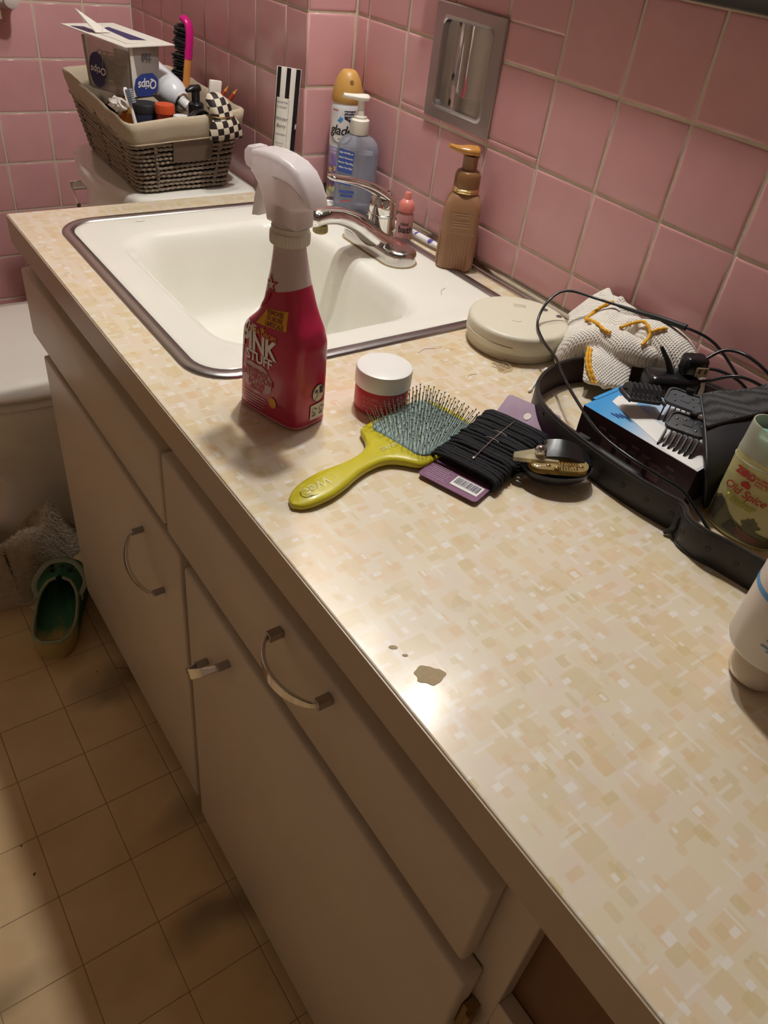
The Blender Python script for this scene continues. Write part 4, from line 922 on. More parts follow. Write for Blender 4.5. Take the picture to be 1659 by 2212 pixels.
# ------------------------------------------------------------------ jar
mat('coral', (0.60, 0.05, 0.07), 0.32, var=0.03)
mat('lid_white', (0.84, 0.82, 0.78), 0.35, var=0.02)
mat('coral_print', (0.74, 0.30, 0.28), 0.5)
jr = thing('cream_jar', 'small coral red jar with a wide white lid behind the hairbrush', 'jar', (-0.381, -0.094, 0.0002))
MB().lathe([(0.0275, 0.0), (0.0290, 0.0012), (0.0292, 0.0045), (0.0300, 0.0052), (0.0300, 0.0285), (0.0292, 0.0300)], 48).obj('body', 'coral', jr, angle=30)
MB().lathe([(0.0308, 0.0300), (0.0312, 0.0308), (0.0312, 0.0465), (0.0303, 0.0492), (0.0280, 0.0502), (0.0150, 0.0503)], 48).obj('lid', 'lid_white', jr, angle=30)
for i, (t, s, z) in enumerate((('GLOWS', 0.0058, 0.0215), ('BUTTER', 0.0045, 0.0160), ('gel-cream', 0.0038, 0.0118))):
    decal('lettering', text2d(t, s), on_cyl(0.0300, radians(-152), z), 'coral_print', jr)

# ------------------------------------------------------------------ hairbrush
mat('lime', (0.60, 0.52, 0.02), 0.30, var=0.03, coat=0.2)
mat('lime_print', (0.72, 0.68, 0.28), 0.4)
mat('pad_teal', (0.24, 0.34, 0.32), 0.55, var=0.25, vscale=160)
mat('pin_grey', (0.10, 0.10, 0.09), 0.35)
bang = atan2(0.052, 0.190)
hb = thing('paddle_hairbrush', 'lime green paddle hairbrush with a teal pad lying on the counter', 'hairbrush', (-0.5605, -0.2105, 0.0003), rz=bang - 0.02)
HW = [(0, 0.002), (.004, .0085), (.015, .0145), (.035, .0172), (.055, .0160), (.078, .0118), (.095, .0108), (.110, .0128), (.122, .0185), (.130, .0290), (.1355, .0385), (.140, .0425), (.148, .0440), (.19, .0445), (.220, .0440), (.233, .0415), (.239, .0360), (.242, .0260)]
HT = [(0, .006), (.02, .0105), (.06, .0120), (.1, .0115), (.14, .0120), (.237, .0110)]
ss = [0.0005, .002, .004, .008, .013, .02, .03, .04, .05, .06, .07, .08, .09, .10, .108, .115, .121, .126, .130, .1335, .137, .140, .143, .147, .155, .17, .19, .205, .215, .222, .228, .233, .236, .239, .2405, .242]
rings = []
for s in ss:
    w_ = smooth_table(HW, s); t_ = lerp_table(HT, s)
    rings.append([(s, w_ * (1 if cos(a) >= 0 else -1) * abs(cos(a)) ** 0.55, t_ / 2 + t_ / 2 * (1 if sin(a) >= 0 else -1) * abs(sin(a)) ** 0.8) for a in [2 * pi * j / 28 for j in range(28)]])
MB().loft(rings).obj('handle_and_frame', 'lime', hb, angle=70)
PX0, PX1, PY = 0.1435, 0.2355, 0.0385
def padz(x, y):
    a = (x - (PX0 + PX1) / 2) / ((PX1 - PX0) / 2); b_ = y / PY
    return 0.0112 + 0.0045 * max(0, (1 - a * a)) ** 0.5 * max(0, (1 - b_ * b_)) ** 0.5
rings = [[(x, y, 0.0095) for x, y in rrect((PX0 + PX1) / 2, 0, (PX1 - PX0) / 2, PY, 0.016, 6)]]
for k in (1.0, 0.93, 0.8, 0.6, 0.3, 0.05):
    rings.append([(x, y, padz(x, y) + (0.0006 if k < 1 else 0)) for x, y in rrect((PX0 + PX1) / 2, 0, (PX1 - PX0) / 2 * k, PY * k, 0.016 * k, 6)])
MB().loft(rings).obj('pad', 'pad_teal', hb, angle=70)
pin = MB(); tips = MB()
for i in range(15):
    for j in range(12):
        x = PX0 + 0.005 + (PX1 - PX0 - 0.010) * i / 14 + (0.0016 if j % 2 else 0); y = -PY + 0.005 + (2 * PY - 0.010) * j / 11
        if abs(x - (PX0 + PX1) / 2) / 0.0435 + abs(y) / PY > 1.83: continue
        lx, ly = (x - (PX0 + PX1) / 2) * 0.16 + random.uniform(-.0008, .0008), y * 0.16 + random.uniform(-.0008, .0008); z = padz(x, y)
        pin.tube([(x, y, z), (x + lx, y + ly, z + 0.0165)], 0.00042, 5); tips.sphere((x + lx, y + ly, z + 0.0168), (0.00085, 0.00085, 0.0011), 6, 4)
mat('pin_pale', (0.34, 0.36, 0.28), 0.3)
po = pin.obj('pins', 'pin_pale', hb); po['kind'] = 'stuff'
po = tips.obj('pin_tips', 'pin_grey', hb); po['kind'] = 'stuff'
mat('hair', (0.10, 0.055, 0.03), 0.5)
hr = MB()
for i in range(60):
    x0, y0 = random.uniform(PX0, PX1), random.uniform(-PY, PY); pts = [(x0, y0, padz(x0, y0) + 0.003)]
    ang = random.uniform(-0.8, 0.8) + (pi if random.random() < .5 else 0)
    for k in range(7):
        ang += random.uniform(-.6, .6); x0 += 0.006 * cos(ang); y0 += 0.006 * sin(ang)
        x0 = min(PX1 + .003, max(PX0 - .006, x0)); y0 = min(PY + .004, max(-PY - .004, y0)); pts.append((x0, y0, padz(x0, y0) + random.uniform(.0015, .006)))
    hr.tube(catmull(pts, 2), 0.00009, 3)
ho = hr.obj('loose_hairs', 'hair', hb); ho['kind'] = 'stuff'
top_ = lambda a, b: (a, b, 0.01255)
decal('lettering', text2d('Wet', 0.0165, 0.0002, 0.25), lambda a, b: (a, b, lerp_table(HT, a) + 0.0004 - 0.010 * (b / 0.02) ** 2 * 0.35), 'lime_print', hb, at=(0.034, 0), rot=pi)
for k_, (a_, b_) in enumerate((((0.0205), 0.0105),)):
    MB().tube([(0.034 + a_ * cos(2 * pi * i / 40), b_ * sin(2 * pi * i / 40), 0.0115 - 0.0030 * abs(sin(2 * pi * i / 40)) ** 2 * 0.6) for i in range(40)], 0.0005, 5, closed=True).obj('embossed_ring', 'lime_print', hb)
decal('lettering', text2d('Wet', 0.0110, 0.0001, 0.25), lambda a, b: (a, b, 0.0123), 'lime_print', hb, at=(0.1335, -0.002), rot=pi)

# ------------------------------------------------------------------ card of black hair elastics
mat('card_purple', (0.20, 0.075, 0.155), 0.45, var=0.05)
mat('elastic', (0.010, 0.010, 0.012), 0.85, var=0.2, bump=0.5, bscale=900)
mat('barcode_white', (0.80, 0.78, 0.74), 0.5)
kd = thing('hair_tie_card', 'purple card wound with black hair elastics beside the hairbrush', 'hair ties', (-0.4247, -0.2224, 0.0003), rz=atan2(0.0605, 0.1770))
KL, KW = 0.184, 0.068          # length runs to the right in local x, width towards -y
cd = MB(); rows_ = []
def klift(x): return 0.004 + 0.016 * max(0.0, (x - 0.155) / 0.03)
for x, ins in [(0.0, 0.004), (0.0012, 0.0012), (0.004, 0.0)] + [(0.01 + i * 0.01, 0.0) for i in range(17)] + [(KL - 0.004, 0.0), (KL - 0.0012, 0.0012), (KL, 0.004)]:
    z = klift(x); rows_.append([(x, -ins, z), (x, -KW + ins, z), (x, -KW + ins, z + 0.0009), (x, -ins, z + 0.0009)])
cd.loft(rows_); cd.obj('card', 'card_purple', kd, smooth=False)
# each elastic: a loop around the card's short side
x = 0.031; i = 0
while x < 0.150:
    r = 0.0024 + random.uniform(-.0002, .0003); z = 0.0068 + random.uniform(-.0006, .0010); ov = 0.003 + random.uniform(-.0012, .0022)
    pts = []
    for k in range(22):
        a = 2 * pi * k / 22; yy = (KW / 2 + ov) * (1 if cos(a) > 0 else -1) * abs(cos(a)) ** 0.45; zz = z * (1 if sin(a) > 0 else -1) * abs(sin(a)) ** 0.6
        pts.append((x + random.uniform(-.0006, .0006) + 0.0016 * sin(a * 1.0 + i), -KW / 2 + yy, max(r + 0.0002, 0.0085 + zz)))
    MB().tube(pts, r, 7, closed=True).obj('hair_elastic', 'elastic', kd, angle=80); x += 0.0052; i += 1
cz = lambda a, b: (a, b, 0.0053)
decal('barcode_panel', poly2d(rct(0.0165, -0.0485, 0.0085, 0.0155)), cz, 'barcode_white', kd)
bars = []; yy = -0.0355
while yy > -0.0615:
    wd = random.choice((0.0003, 0.0005, 0.0008)); bars.append(rct(0.0175, yy, 0.0055, wd / 2)); yy -= wd + random.choice((0.0004, 0.0006, 0.0009))
decal('barcode', polys2d(bars), lambda a, b: (a, b, 0.0056), 'print_dark', kd, cut=0.02)
mat('purple_print', (0.42, 0.28, 0.36), 0.5)
decal('small_print', polys2d([rct(0.005 + i * 0.0030, -0.016 - (0.002 if i % 3 == 0 else 0), 0.0004, 0.012 - 0.002 * (i % 2)) for i in range(8)]), cz, 'purple_print', kd, cut=0.02)
decal('hang_hole', poly2d(ell(0.168, -0.034, 0.0042, 0.0042)), lambda a, b: (a, b, 0.0055 + 0.016 * max(0.0, (a - 0.155) / 0.03)), 'cotton', kd)
mat('silver_thread', (0.75, 0.74, 0.72), 0.25, metal=0.9)
MB().tube(catmull([(0.045, -0.036, 0.0185), (0.075, -0.034, 0.0195), (0.105, -0.033, 0.0195), (0.138, -0.032, 0.0185)], 5), 0.0005, 5).obj('clear_tie', 'silver_thread', kd)
for cx_ in (0.086, 0.103):
    MB().tube([(cx_ + 0.004 * cos(t), -0.033 + 0.0085 * sin(t), 0.0190) for t in [-1.2 + 2.4 * i / 10 for i in range(11)]], 0.0006, 5).obj('metal_ring', 'silver_thread', kd)
MB().sphere((0.0455, -0.036, 0.0185), (0.003, 0.0018, 0.0015), 8, 6).obj('tie_knot', 'silver_thread', kd)

# ------------------------------------------------------------------ claw clip
clear('smoke_acetate', (0.80, 0.68, 0.42), 0.45, 0.10, (0.58, 0.43, 0.18))
clear('clear_acetate', (0.95, 0.90, 0.78), 0.55, 0.08, (0.80, 0.70, 0.48))
cw = thing('claw_clip', 'black and clear amber hair claw clip lying on the counter beside the belt', 'hair clip', (-0.3035, -0.2855, 0.0003), rz=radians(-37))
def shell(fn, nu=18, nv=10, th=0.0022):
    top = [[fn(u / nu, v / nv) for v in range(nv + 1)] for u in range(nu + 1)]
    mb = MB(); n = nv + 1
    A = [p for row in top for p in row]; B_ = [(p[0], p[1], p[2] - th) for p in A]
    fs = []
    for i in range(nu):
        for j in range(nv):
            a, b_, c, d = i * n + j, i * n + j + 1, (i + 1) * n + j + 1, (i + 1) * n + j
            fs.append((a, b_, c, d)); k = len(A); fs.append((d + k, c + k, b_ + k, a + k))
    k = len(A); rim = [i * n for i in range(nu + 1)] + [nu * n + j for j in range(1, n)] + [i * n + nv for i in range(nu - 1, -1, -1)] + [j for j in range(nv - 1, 0, -1)]
    for i in range(len(rim)):
        a, b_ = rim[i], rim[(i + 1) % len(rim)]; fs.append((a, a + k, b_ + k, b_))
    return mb.add(A + B_, fs)
# lower jaw: a black bowl, amber hinge plate on it, black wing arching over the right, clear wing to the left
def bowl_half(cx_, cy_, cz_, rx, ry, rz_, up, th=0.0016, nu=28, nv=7, tilt=0.0):
    mb = MB(); rings = []
    for k in range(nv + 1):
        a = pi / 2 * k / nv; rr, zz = cos(a), sin(a)
        rings.append([(cx_ + rx * rr * cos(2 * pi * j / nu), cy_ + ry * rr * sin(2 * pi * j / nu), cz_ + up * rz_ * zz + tilt * rx * rr * cos(2 * pi * j / nu)) for j in range(nu)])
    for k in range(nv, -1, -1):
        a = pi / 2 * k / nv; rr, zz = cos(a), sin(a)
        rings.append([(cx_ + (rx - th) * rr * cos(2 * pi * j / nu), cy_ + (ry - th) * rr * sin(2 * pi * j / nu), cz_ + up * (rz_ - th) * zz + tilt * rx * rr * cos(2 * pi * j / nu)) for j in range(nu)])
    return mb.loft(rings, False, False, loop=True)
bowl_half(0.004, -0.004, 0.0205, 0.037, 0.025, 0.0190, -1, tilt=0.05).obj('lower_jaw', 'black_plastic', cw, angle=70)
for k in range(5):
    MB().tube(catmull([(-0.026, 0.010 - k * 0.006, 0.013), (-0.034, 0.010 - k * 0.006, 0.010), (-0.040, 0.011 - k * 0.0055, 0.0045)], 3), [.0022, .0022, .0021, .002, .0018, .0015, .001], 7).obj('tooth', 'black_plastic', cw)
MB().loft([[(x, y, 0.0175 + 0.05 * x) for x, y in rrect(0.006, -0.002, 0.030, 0.0155, 0.012, 5)], [(x, y, 0.0232 + 0.05 * x) for x, y in rrect(0.006, -0.002, 0.030, 0.0155, 0.012, 5)], [(x, y, 0.0250 + 0.05 * x) for x, y in rrect(0.006, -0.002, 0.027, 0.0125, 0.010, 5)]]).obj('amber_plate', 'smoke_acetate', cw, angle=40)
shell(lambda u, v: (-0.008 + 0.050 * u, -0.004 + 0.026 * v * (1 - 0.25 * u), 0.0262 + 0.013 * sin(pi * (0.15 + 0.75 * u)) * (0.55 + 0.45 * v) - 0.006 * u), 16, 8, 0.0022).obj('upper_wing', 'black_plastic', cw, angle=70)
shell(lambda u, v: (-0.041 + 0.046 * u, -0.008 + 0.026 * v * (0.18 + 0.82 * u), 0.0270 + 0.003 * v), 10, 6, 0.0045).obj('clear_wing', 'clear_acetate', cw, angle=50)
MB().sphere((-0.014, 0.0005, 0.0325), 0.0062, 16, 10).obj('spring_knob', 'chrome', cw)
sprg = MB(); sprg.tube([(0.004 + 0.020 * t / 60, -0.012 + 0.0035 * cos(t * 0.75), 0.0265 + 0.0030 * sin(t * 0.75)) for t in range(61)], 0.0006, 5); sprg.obj('spring', 'gold_metal', cw)
for x, y in ((-0.006, -0.013), (0.002, -0.016), (0.027, -0.012)): MB().sphere((x, y, 0.0250 + 0.05 * x), (0.0028, 0.0018, 0.0016), 8, 6).obj('hinge_stud', 'gold_metal', cw)

# ------------------------------------------------------------------ smoke detector
mat('aged_white', (0.70, 0.66, 0.52), 0.42, var=0.03)
mat('aged_edge', (0.62, 0.57, 0.42), 0.5, var=0.04)
sd = thing('smoke_detector', 'round cream smoke detector lying flat on the counter by the gloves', 'smoke detector', (-0.1235, -0.0365, 0.0003))
MB().lathe([(0.061, 0.0), (0.0625, 0.001), (0.0635, 0.012), (0.0640, 0.0125)], 64).obj('base', 'aged_edge', sd, angle=30)
MB().lathe([(0.0655, 0.0128), (0.0662, 0.0140), (0.0660, 0.0318), (0.0650, 0.0345), (0.0625, 0.0362), (0.060, 0.0368), (0.020, 0.0376), (0.001, 0.0376)], 64).obj('cover', 'aged_white', sd, angle=40)
va = radians(-130)
def sdp(a, b): # top, viewer-aligned
    return (a * cos(va + pi / 2) - b * cos(va), a * sin(va + pi / 2) - b * sin(va))
for i in range(3):
    q = MB(); x, y = sdp(0.002, 0.036 - 0.004 * i); obj('vent_slot', rbox((-0.0085, -0.0007, 0), (0.0085, 0.0007, 0.0006), 0.0002, 1), 'aged_edge', sd, loc=(x, y, 0.0372), rot=(0, 0, va + pi / 2))
for a, b in ((0.036, 0.030), (0.054, 0.016)):
    x, y = sdp(a, b); o = MB().lathe([(0.0044, 0.0), (0.0042, 0.0012), (0.0030, 0.0016)], 16).obj('lens_ring', 'chrome_worn', sd, loc=(x, y, 0.0366 if a > .05 else 0.0370)); MB().sphere((0, 0, 0.0012), (0.0026, 0.0026, 0.0014), 10, 6).obj('lens', 'print_dark', o)
MB().tube([(0.0664 * cos(t), 0.0664 * sin(t), 0.0215) for t in [radians(-215) + radians(78) * i / 20 for i in range(21)]], 0.0007, 5).obj('seam', 'aged_edge', sd)
MB().tube([sdp(-0.010 + 0.004 * i, -0.020 + 0.0012 * (i - 1.5) ** 2) + (0.0377,) for i in range(4)], 0.0006, 5).obj('moulded_mark', 'aged_edge', sd)
# ------------------------------------------------------------------ foam soap bottle
mat('tan_plastic', (0.36, 0.19, 0.10), 0.32, var=0.03)
mat('tan_ridge', (0.40, 0.20, 0.095), 0.5, var=0.05)
mat('tan_pump', (0.48, 0.22, 0.05), 0.22, var=0.05)
mat('tan_gloss', (0.25, 0.12, 0.05), 0.2, var=0.05)
mat('tan_print', (0.50, 0.32, 0.20), 0.45)
fs_ = thing('foam_soap_bottle', 'brown ribbed foaming soap pump bottle by the tiled wall', 'soap bottle', (-0.0365, 0.2025, 0.0003), rz=radians(-38))
def sq(h, r, z, n=6): return rrect(0, 0, h, h * 0.86, r, n, z)
MB().loft([sq(.0195, .008, 0), sq(.0225, .010, .0015), sq(.0240, .010, .006), sq(.0243, .010, .050), sq(.0240, .0095, .0805), sq(.0232, .0100, .0905), sq(.0205, .0110, .0985), sq(.0165, .0115, .1035), sq(.0140, .0110, .1050)]).obj('body', 'tan_plastic', fs_, angle=50)
for s in (-1, 1):
    for k in range(9):
        x = -0.016 + k * 0.004
        MB().tube([(x, s * 0.0209, 0.006), (x, s * 0.0211, 0.052)], [(.0011, .0008)] * 2, 6).obj('rib', 'tan_ridge', fs_)
        y = -0.013 + k * 0.00325
        MB().tube([(s * 0.0242, y, 0.006), (s * 0.0244, y, 0.052)], [(.0008, .0010)] * 2, 6).obj('rib', 'tan_ridge', fs_)
fsf = lambda a, b: (a, -0.0214, b)
for z, w_ in ((0.0800, .011), (0.0765, .008), (0.0700, .012), (0.0665, .010), (0.0630, .012)):
    decal('small_print', poly2d(rct(0, z, w_, 0.0006)), fsf, 'tan_print', fs_, cut=0.02)
decal('dotted_line', polys2d([rct(-0.018 + 0.0024 * i, 0.0545, 0.0007, 0.0006) for i in range(16)]), fsf, 'tan_print', fs_, cut=0.02)
MB().lathe([(0.0160, 0.1040), (0.0172, 0.1050), (0.0172, 0.1105), (0.0168, 0.1110)], 36).obj('neck_ring', 'gold_metal', fs_, angle=30)
MB().lathe([(0.0168, 0.1110), (0.0170, 0.1125), (0.0168, 0.1260), (0.0150, 0.1305), (0.0125, 0.1320)], 36).obj('collar', 'tan_gloss', fs_, angle=40)
for z in (0.1065, 0.1095): MB().tube([(0.0174 * cos(2 * pi * i / 36), 0.0174 * sin(2 * pi * i / 36), z) for i in range(36)], 0.0005, 5, closed=True).obj('gold_line', 'gold_metal', fs_)
MB().lathe([(0.0095, 0.1310), (0.0098, 0.1460), (0.0105, 0.1505)], 28).obj('stem', 'tan_gloss', fs_)
da = radians(140 + 38)
pts = catmull([(0.010, 0, 0.1555), (0.000, 0, 0.1560), (-0.012, 0, 0.1565), (-0.022, 0, 0.1580), (-0.031, 0, 0.1605)], 5); N_ = len(pts) - 1
pm = MB().tube(pts, [(lerp_table([(0, .003), (.1, .0065), (.35, .0062), (.6, .0045), (1, .0026)], i / N_), lerp_table([(0, .005), (.1, .0115), (.35, .0125), (.6, .0075), (1, .0038)], i / N_)) for i in range(N_ + 1)], 18)
pm.xf(Matrix.Rotation(radians(193), 4, 'Z') @ Matrix.Rotation(pi, 4, 'Z')); pm.obj('pump_head', 'tan_pump', fs_, angle=70)
fs_.scale = (1.14, 1.14, 1.10)

# ------------------------------------------------------------------ little pink dropper bottle
clear('pink_clear', (0.95, 0.62, 0.58), 0.35, 0.12, (0.72, 0.36, 0.34))
mat('salmon', (0.76, 0.24, 0.20), 0.30)
mat('ink', (0.015, 0.01, 0.015), 0.4)
mb_ = thing('dropper_bottle', 'tiny pink bottle with a salmon dropper cap behind the faucet', 'bottle', (-0.0415, 0.331, 0.0003))
MB().lathe([(0.0125, 0.0), (0.0138, 0.0010), (0.0140, 0.004), (0.0140, 0.034), (0.0130, 0.040), (0.0105, 0.0445), (0.0100, 0.048)], 32).obj('body', 'pink_clear', mb_, angle=40)
MB().lathe([(0.0120, 0.002), (0.0125, 0.003), (0.0125, 0.030), (0.012, 0.031)], 28).obj('liquid', 'coral_print', mb_)
MB().lathe([(0.0128, 0.0455), (0.0132, 0.0465), (0.0130, 0.0570), (0.0095, 0.0615), (0.0062, 0.0640), (0.0052, 0.0730), (0.0045, 0.0745)], 28).obj('cap', 'salmon', mb_, angle=40)
fa = atan2(-0.6785 - 0.331, -0.8429 + 0.0415)
decal('lettering', text2d('mini', 0.0080, 0.0002), on_cyl(0.0140, fa, 0.0270), 'ink', mb_, at=(0.000, 0), cut=0.002)
decal('lettering', text2d('bath', 0.0150, 0.0004), on_cyl(0.0140, fa, 0.0175), 'ink', mb_, at=(0.003, 0), cut=0.002)

# ------------------------------------------------------------------ purple and white toothbrush behind the sink
mat('purple', (0.13, 0.09, 0.36), 0.35)
tb2 = thing('purple_toothbrush', 'purple and white toothbrush lying along the wall behind the faucet', 'toothbrush', (-0.021, 0.262, 0.0040), rz=radians(92))
pts = catmull([(0, 0, .0045), (.03, 0, .0045), (.07, 0, .0045), (.11, .001, .0045), (.135, .002, .005), (.165, .002, .006)], 5); N_ = len(pts) - 1
MB().tube(pts, [(lerp_table([(0, .003), (.1, .0048), (.5, .005), (.7, .003), (.82, .0026), (1, .0022)], i / N_), lerp_table([(0, .004), (.1, .0062), (.4, .0068), (.6, .0045), (.75, .0035), (.9, .006), (1, .004)], i / N_)) for i in range(N_ + 1)], 14).obj('handle', 'white_plastic', tb2)
for x0, x1 in ((0.006, 0.030), (0.046, 0.062), (0.066, 0.074)):
    MB().tube([(x0, .0004, .0048), ((x0 + x1) / 2, .0004, .0050), (x1, .0004, .0048)], [(.0030, .0045), (.0051, .0062), (.0030, .0042)], 12).obj('purple_grip', 'purple', tb2)
for i in range(7): MB().box((.139 + i * .0036, -.003, .007), (.1415 + i * .0036, .006, .0165)).obj('bristle_tuft', 'bristle_blue', tb2, smooth=False)

# ------------------------------------------------------------------ hand sanitiser
clear('clear_pet', (0.90, 0.91, 0.95), 0.74, 0.07, (0.60, 0.62, 0.70))
clear('clear_gel', (0.88, 0.88, 0.95), 0.80, 0.05, (0.62, 0.62, 0.72))
mat('cap_cream', (0.80, 0.76, 0.66), 0.4)
mat('sani_blue', (0.03, 0.08, 0.34), 0.4)
clear('blue_film', (0.45, 0.58, 0.90), 0.55, 0.3, (0.20, 0.32, 0.65))
hs = thing('hand_sanitiser_bottle', 'clear pump bottle of hand sanitiser with a cream pump behind the faucet', 'pump bottle', (-0.0435, 0.483, 0.0003), rz=radians(-35))
def pr2(hx, hy, r, z): return rrect(0, 0, hx, hy, r, 6, z)
MB().loft([pr2(.0305, .0195, .010, 0), pr2(.0325, .0215, .012, .002), pr2(.033, .022, .012, .006), pr2(.033, .022, .012, .086), pr2(.0310, .0205, .012, .096), pr2(.0240, .0175, .012, .104), pr2(.0150, .0140, .012, .109), pr2(.0128, .0126, .012, .1105), pr2(.0126, .0124, .012, .118)]).obj('body', 'clear_pet', hs, angle=50)
MB().loft([pr2(.0300, .0190, .010, .003), pr2(.0312, .0204, .011, .006), pr2(.0312, .0204, .011, .084), pr2(.0308, .020, .011, .0845)]).obj('gel', 'clear_gel', hs, angle=50)
MB().lathe([(0.0145, 0.1110), (0.0150, 0.1120), (0.0148, 0.1300), (0.0130, 0.1315), (0.0105, 0.1320), (0.0105, 0.1350), (0.0065, 0.1360), (0.0060, 0.1420), (0.0052, 0.1425), (0.0052, 0.156)], 28).obj('collar', 'cap_cream', hs, angle=30)
ph_ = MB(); ph_.tube(catmull([(0.012, 0, .160), (0, 0, .1600), (-0.014, 0, .1605), (-0.030, 0, .1620)], 4), [(.0025, .004), (.0042, .0085), (.0046, .0100), (.0046, .0105), (.0046, .010), (.0044, .0095), (.0042, .0085), (.0040, .0070), (.0038, .006), (.0036, .0055), (.0034, .005), (.0032, .0045), (.003, .004)], 14)
ph_.xf(Matrix.Rotation(radians(20), 4, 'Z')); ph_.obj('pump_head', 'cap_cream', hs, angle=60)
MB().tube([(0, 0, .01), (0, 0, .112)], 0.0028, 10).obj('dip_tube', 'clear_pet', hs)
sf = lambda a, b: (a, -0.0224, b)
decal('blue_flash', poly2d([(-0.030, 0.060), (-0.006, 0.056), (-0.004, 0.088), (-0.028, 0.093)]), sf, 'sani_blue', hs)
for i, t in enumerate(('Kills 99.99% of', 'Most Common', 'Germs That May', 'Make You Sick')):
    decal('lettering', text2d(t, 0.0036, 0.0001), lambda a, b: (a, -0.0227, b), 'print_white', hs, at=(-0.0168, 0.0862 - i * 0.0070), rot=-0.12)
decal('name_panel', poly2d([(-0.029, 0.042), (-0.006, 0.039), (-0.006, 0.049), (-0.028, 0.053)]), sf, 'sani_blue', hs)
decal('lettering', text2d('PURELL', 0.0082, 0.0004, 0.1, 0.95, 0.72), lambda a, b: (a, -0.0227, b), 'print_white', hs, at=(-0.0172, 0.0458), rot=-0.10)
hs.scale = (1.08, 1.08, 1.12)
decal('back_label', poly2d([(0.004, 0.004), (0.030, 0.004), (0.030, 0.090), (0.016, 0.090)]), lambda a, b: (a, 0.0225, b), 'blue_film', hs)
mat('sani_red', (0.55, 0.10, 0.12), 0.5)
decal('small_print', polys2d([rct(-0.012, 0.030, 0.012, 0.002), rct(-0.012, 0.024, 0.010, 0.0016)]), sf, 'sani_blue', hs); decal('red_swash', poly2d([(-0.022, 0.014), (-0.004, 0.017), (-0.004, 0.0185), (-0.022, 0.016)]), sf, 'sani_red', hs)

# ------------------------------------------------------------------ air freshener can
def can_label():
    m = bpy.data.materials.new('freshener_label'); m.use_nodes = True; nt = m.node_tree; p = nt.nodes['Principled BSDF']; tc = nd(nt, 'ShaderNodeTexCoord')
    sep = nd(nt, 'ShaderNodeSeparateXYZ'); lk(nt, tc.outputs['Object'], sep.inputs[0])
    cr = nd(nt, 'ShaderNodeValToRGB'); e = cr.color_ramp.elements
    mr = nd(nt, 'ShaderNodeMapRange'); mr.inputs[1].default_value = 0.0; mr.inputs[2].default_value = 0.175; lk(nt, sep.outputs[2], mr.inputs[0]); lk(nt, mr.outputs[0], cr.inputs[0])
    e[0].position = 0.0; e[0].color = (0.74, 0.72, 0.70, 1); e[1].position = 0.52; e[1].color = (0.76, 0.76, 0.78, 1)
    for pos, c in ((0.06, (0.72, 0.70, 0.68)), (0.10, (0.24, 0.16, 0.20)), (0.20, (0.18, 0.12, 0.24)), (0.34, (0.24, 0.17, 0.42)), (0.46, (0.34, 0.27, 0.54)), (0.515, (0.42, 0.35, 0.60))):
        k = e.new(pos); k.color = c + (1,)
    nz = nd(nt, 'ShaderNodeTexVoronoi'); nz.inputs['Scale'].default_value = 150; lk(nt, tc.outputs['Object'], nz.inputs['Vector'])
    ban = nd(nt, 'ShaderNodeMapRange'); ban.inputs[1].default_value = 0.105; ban.inputs[2].default_value = 0.04; lk(nt, sep.outputs[2], ban.inputs[0])
    ov = nd(nt, 'ShaderNodeMix', data_type='RGBA', blend_type='OVERLAY'); mm = nd(nt, 'ShaderNodeMath', operation='MULTIPLY'); mm.inputs[1].default_value = 0.55; lk(nt, ban.outputs[0], mm.inputs[0]); lk(nt, mm.outputs[0], ov.inputs[0])
    lk(nt, cr.outputs[0], ov.inputs[6]); lk(nt, nz.outputs['Color'], ov.inputs[7]); lk(nt, ov.outputs[2], p.inputs['Base Color']); p.inputs['Roughness'].default_value = 0.3
    MATS['freshener_label'] = m
can_label()
mat('gold_cap', (0.55, 0.30, 0.08), 0.38, var=0.03)
mat('petal_yellow', (0.78, 0.60, 0.12), 0.5); mat('petal_white', (0.80, 0.76, 0.66), 0.5); mat('leaf_blue', (0.05, 0.28, 0.68), 0.45); mat('deep_navy', (0.02, 0.02, 0.07), 0.45)
gl = thing('air_freshener_can', 'air freshener spray can with a gold domed cap in the wall corner', 'spray can', (-0.034, 0.5405, 0.0003))
GR = 0.0265
MB().lathe([(0.0235, 0.0), (0.0255, 0.001), (GR + 0.0006, 0.003), (GR + 0.0006, 0.005), (GR, 0.006)], 40).obj('base_rim', 'chrome_worn', gl, angle=30)
MB().lathe([(GR, 0.006), (GR, 0.150), (GR - 0.0008, 0.158), (GR - 0.003, 0.163)], 40).obj('can', 'freshener_label', gl, angle=40)
MB().lathe([(GR - 0.001, 0.1600), (GR, 0.1620), (GR, 0.1700), (GR - 0.002, 0.1820), (GR - 0.0065, 0.1950), (GR - 0.012, 0.2040), (GR - 0.0165, 0.2080), (0.004, 0.2090)], 40).obj('cap', 'gold_cap', gl, angle=45)
ga = radians(-139)
hole = MB().lathe([(0.0030, 0.0), (0.0034, 0.0008), (0.0030, 0.0012)], 14).xf(Matrix.Translation(((GR - 0.0062) * cos(ga + 0.55), (GR - 0.0062) * sin(ga + 0.55), 0.193)) @ Matrix.Rotation(ga + 0.55, 4, 'Z') @ Matrix.Rotation(radians(68), 4, 'Y')); hole.obj('cap_dimple', 'tan_gloss', gl)
on = on_cyl(GR, ga); on2 = on_cyl(GR, ga, 0, 0.0008)
decal('name_oval', poly2d(ell(0.000, 0.118, 0.0215, 0.0200)), on, 'print_white', gl)
MB().tube([on(0.0215 * cos(t), 0.118 + 0.0200 * sin(t)) for t in [-2.6 + 2.9 * i / 24 for i in range(25)]], 0.0006, 5).obj('oval_line', 'ink', gl)
decal('lettering', text2d('glade', 0.0215, 0.0003, 0.22, 0.92), on2, 'ink', gl, at=(-0.001, 0.1185))
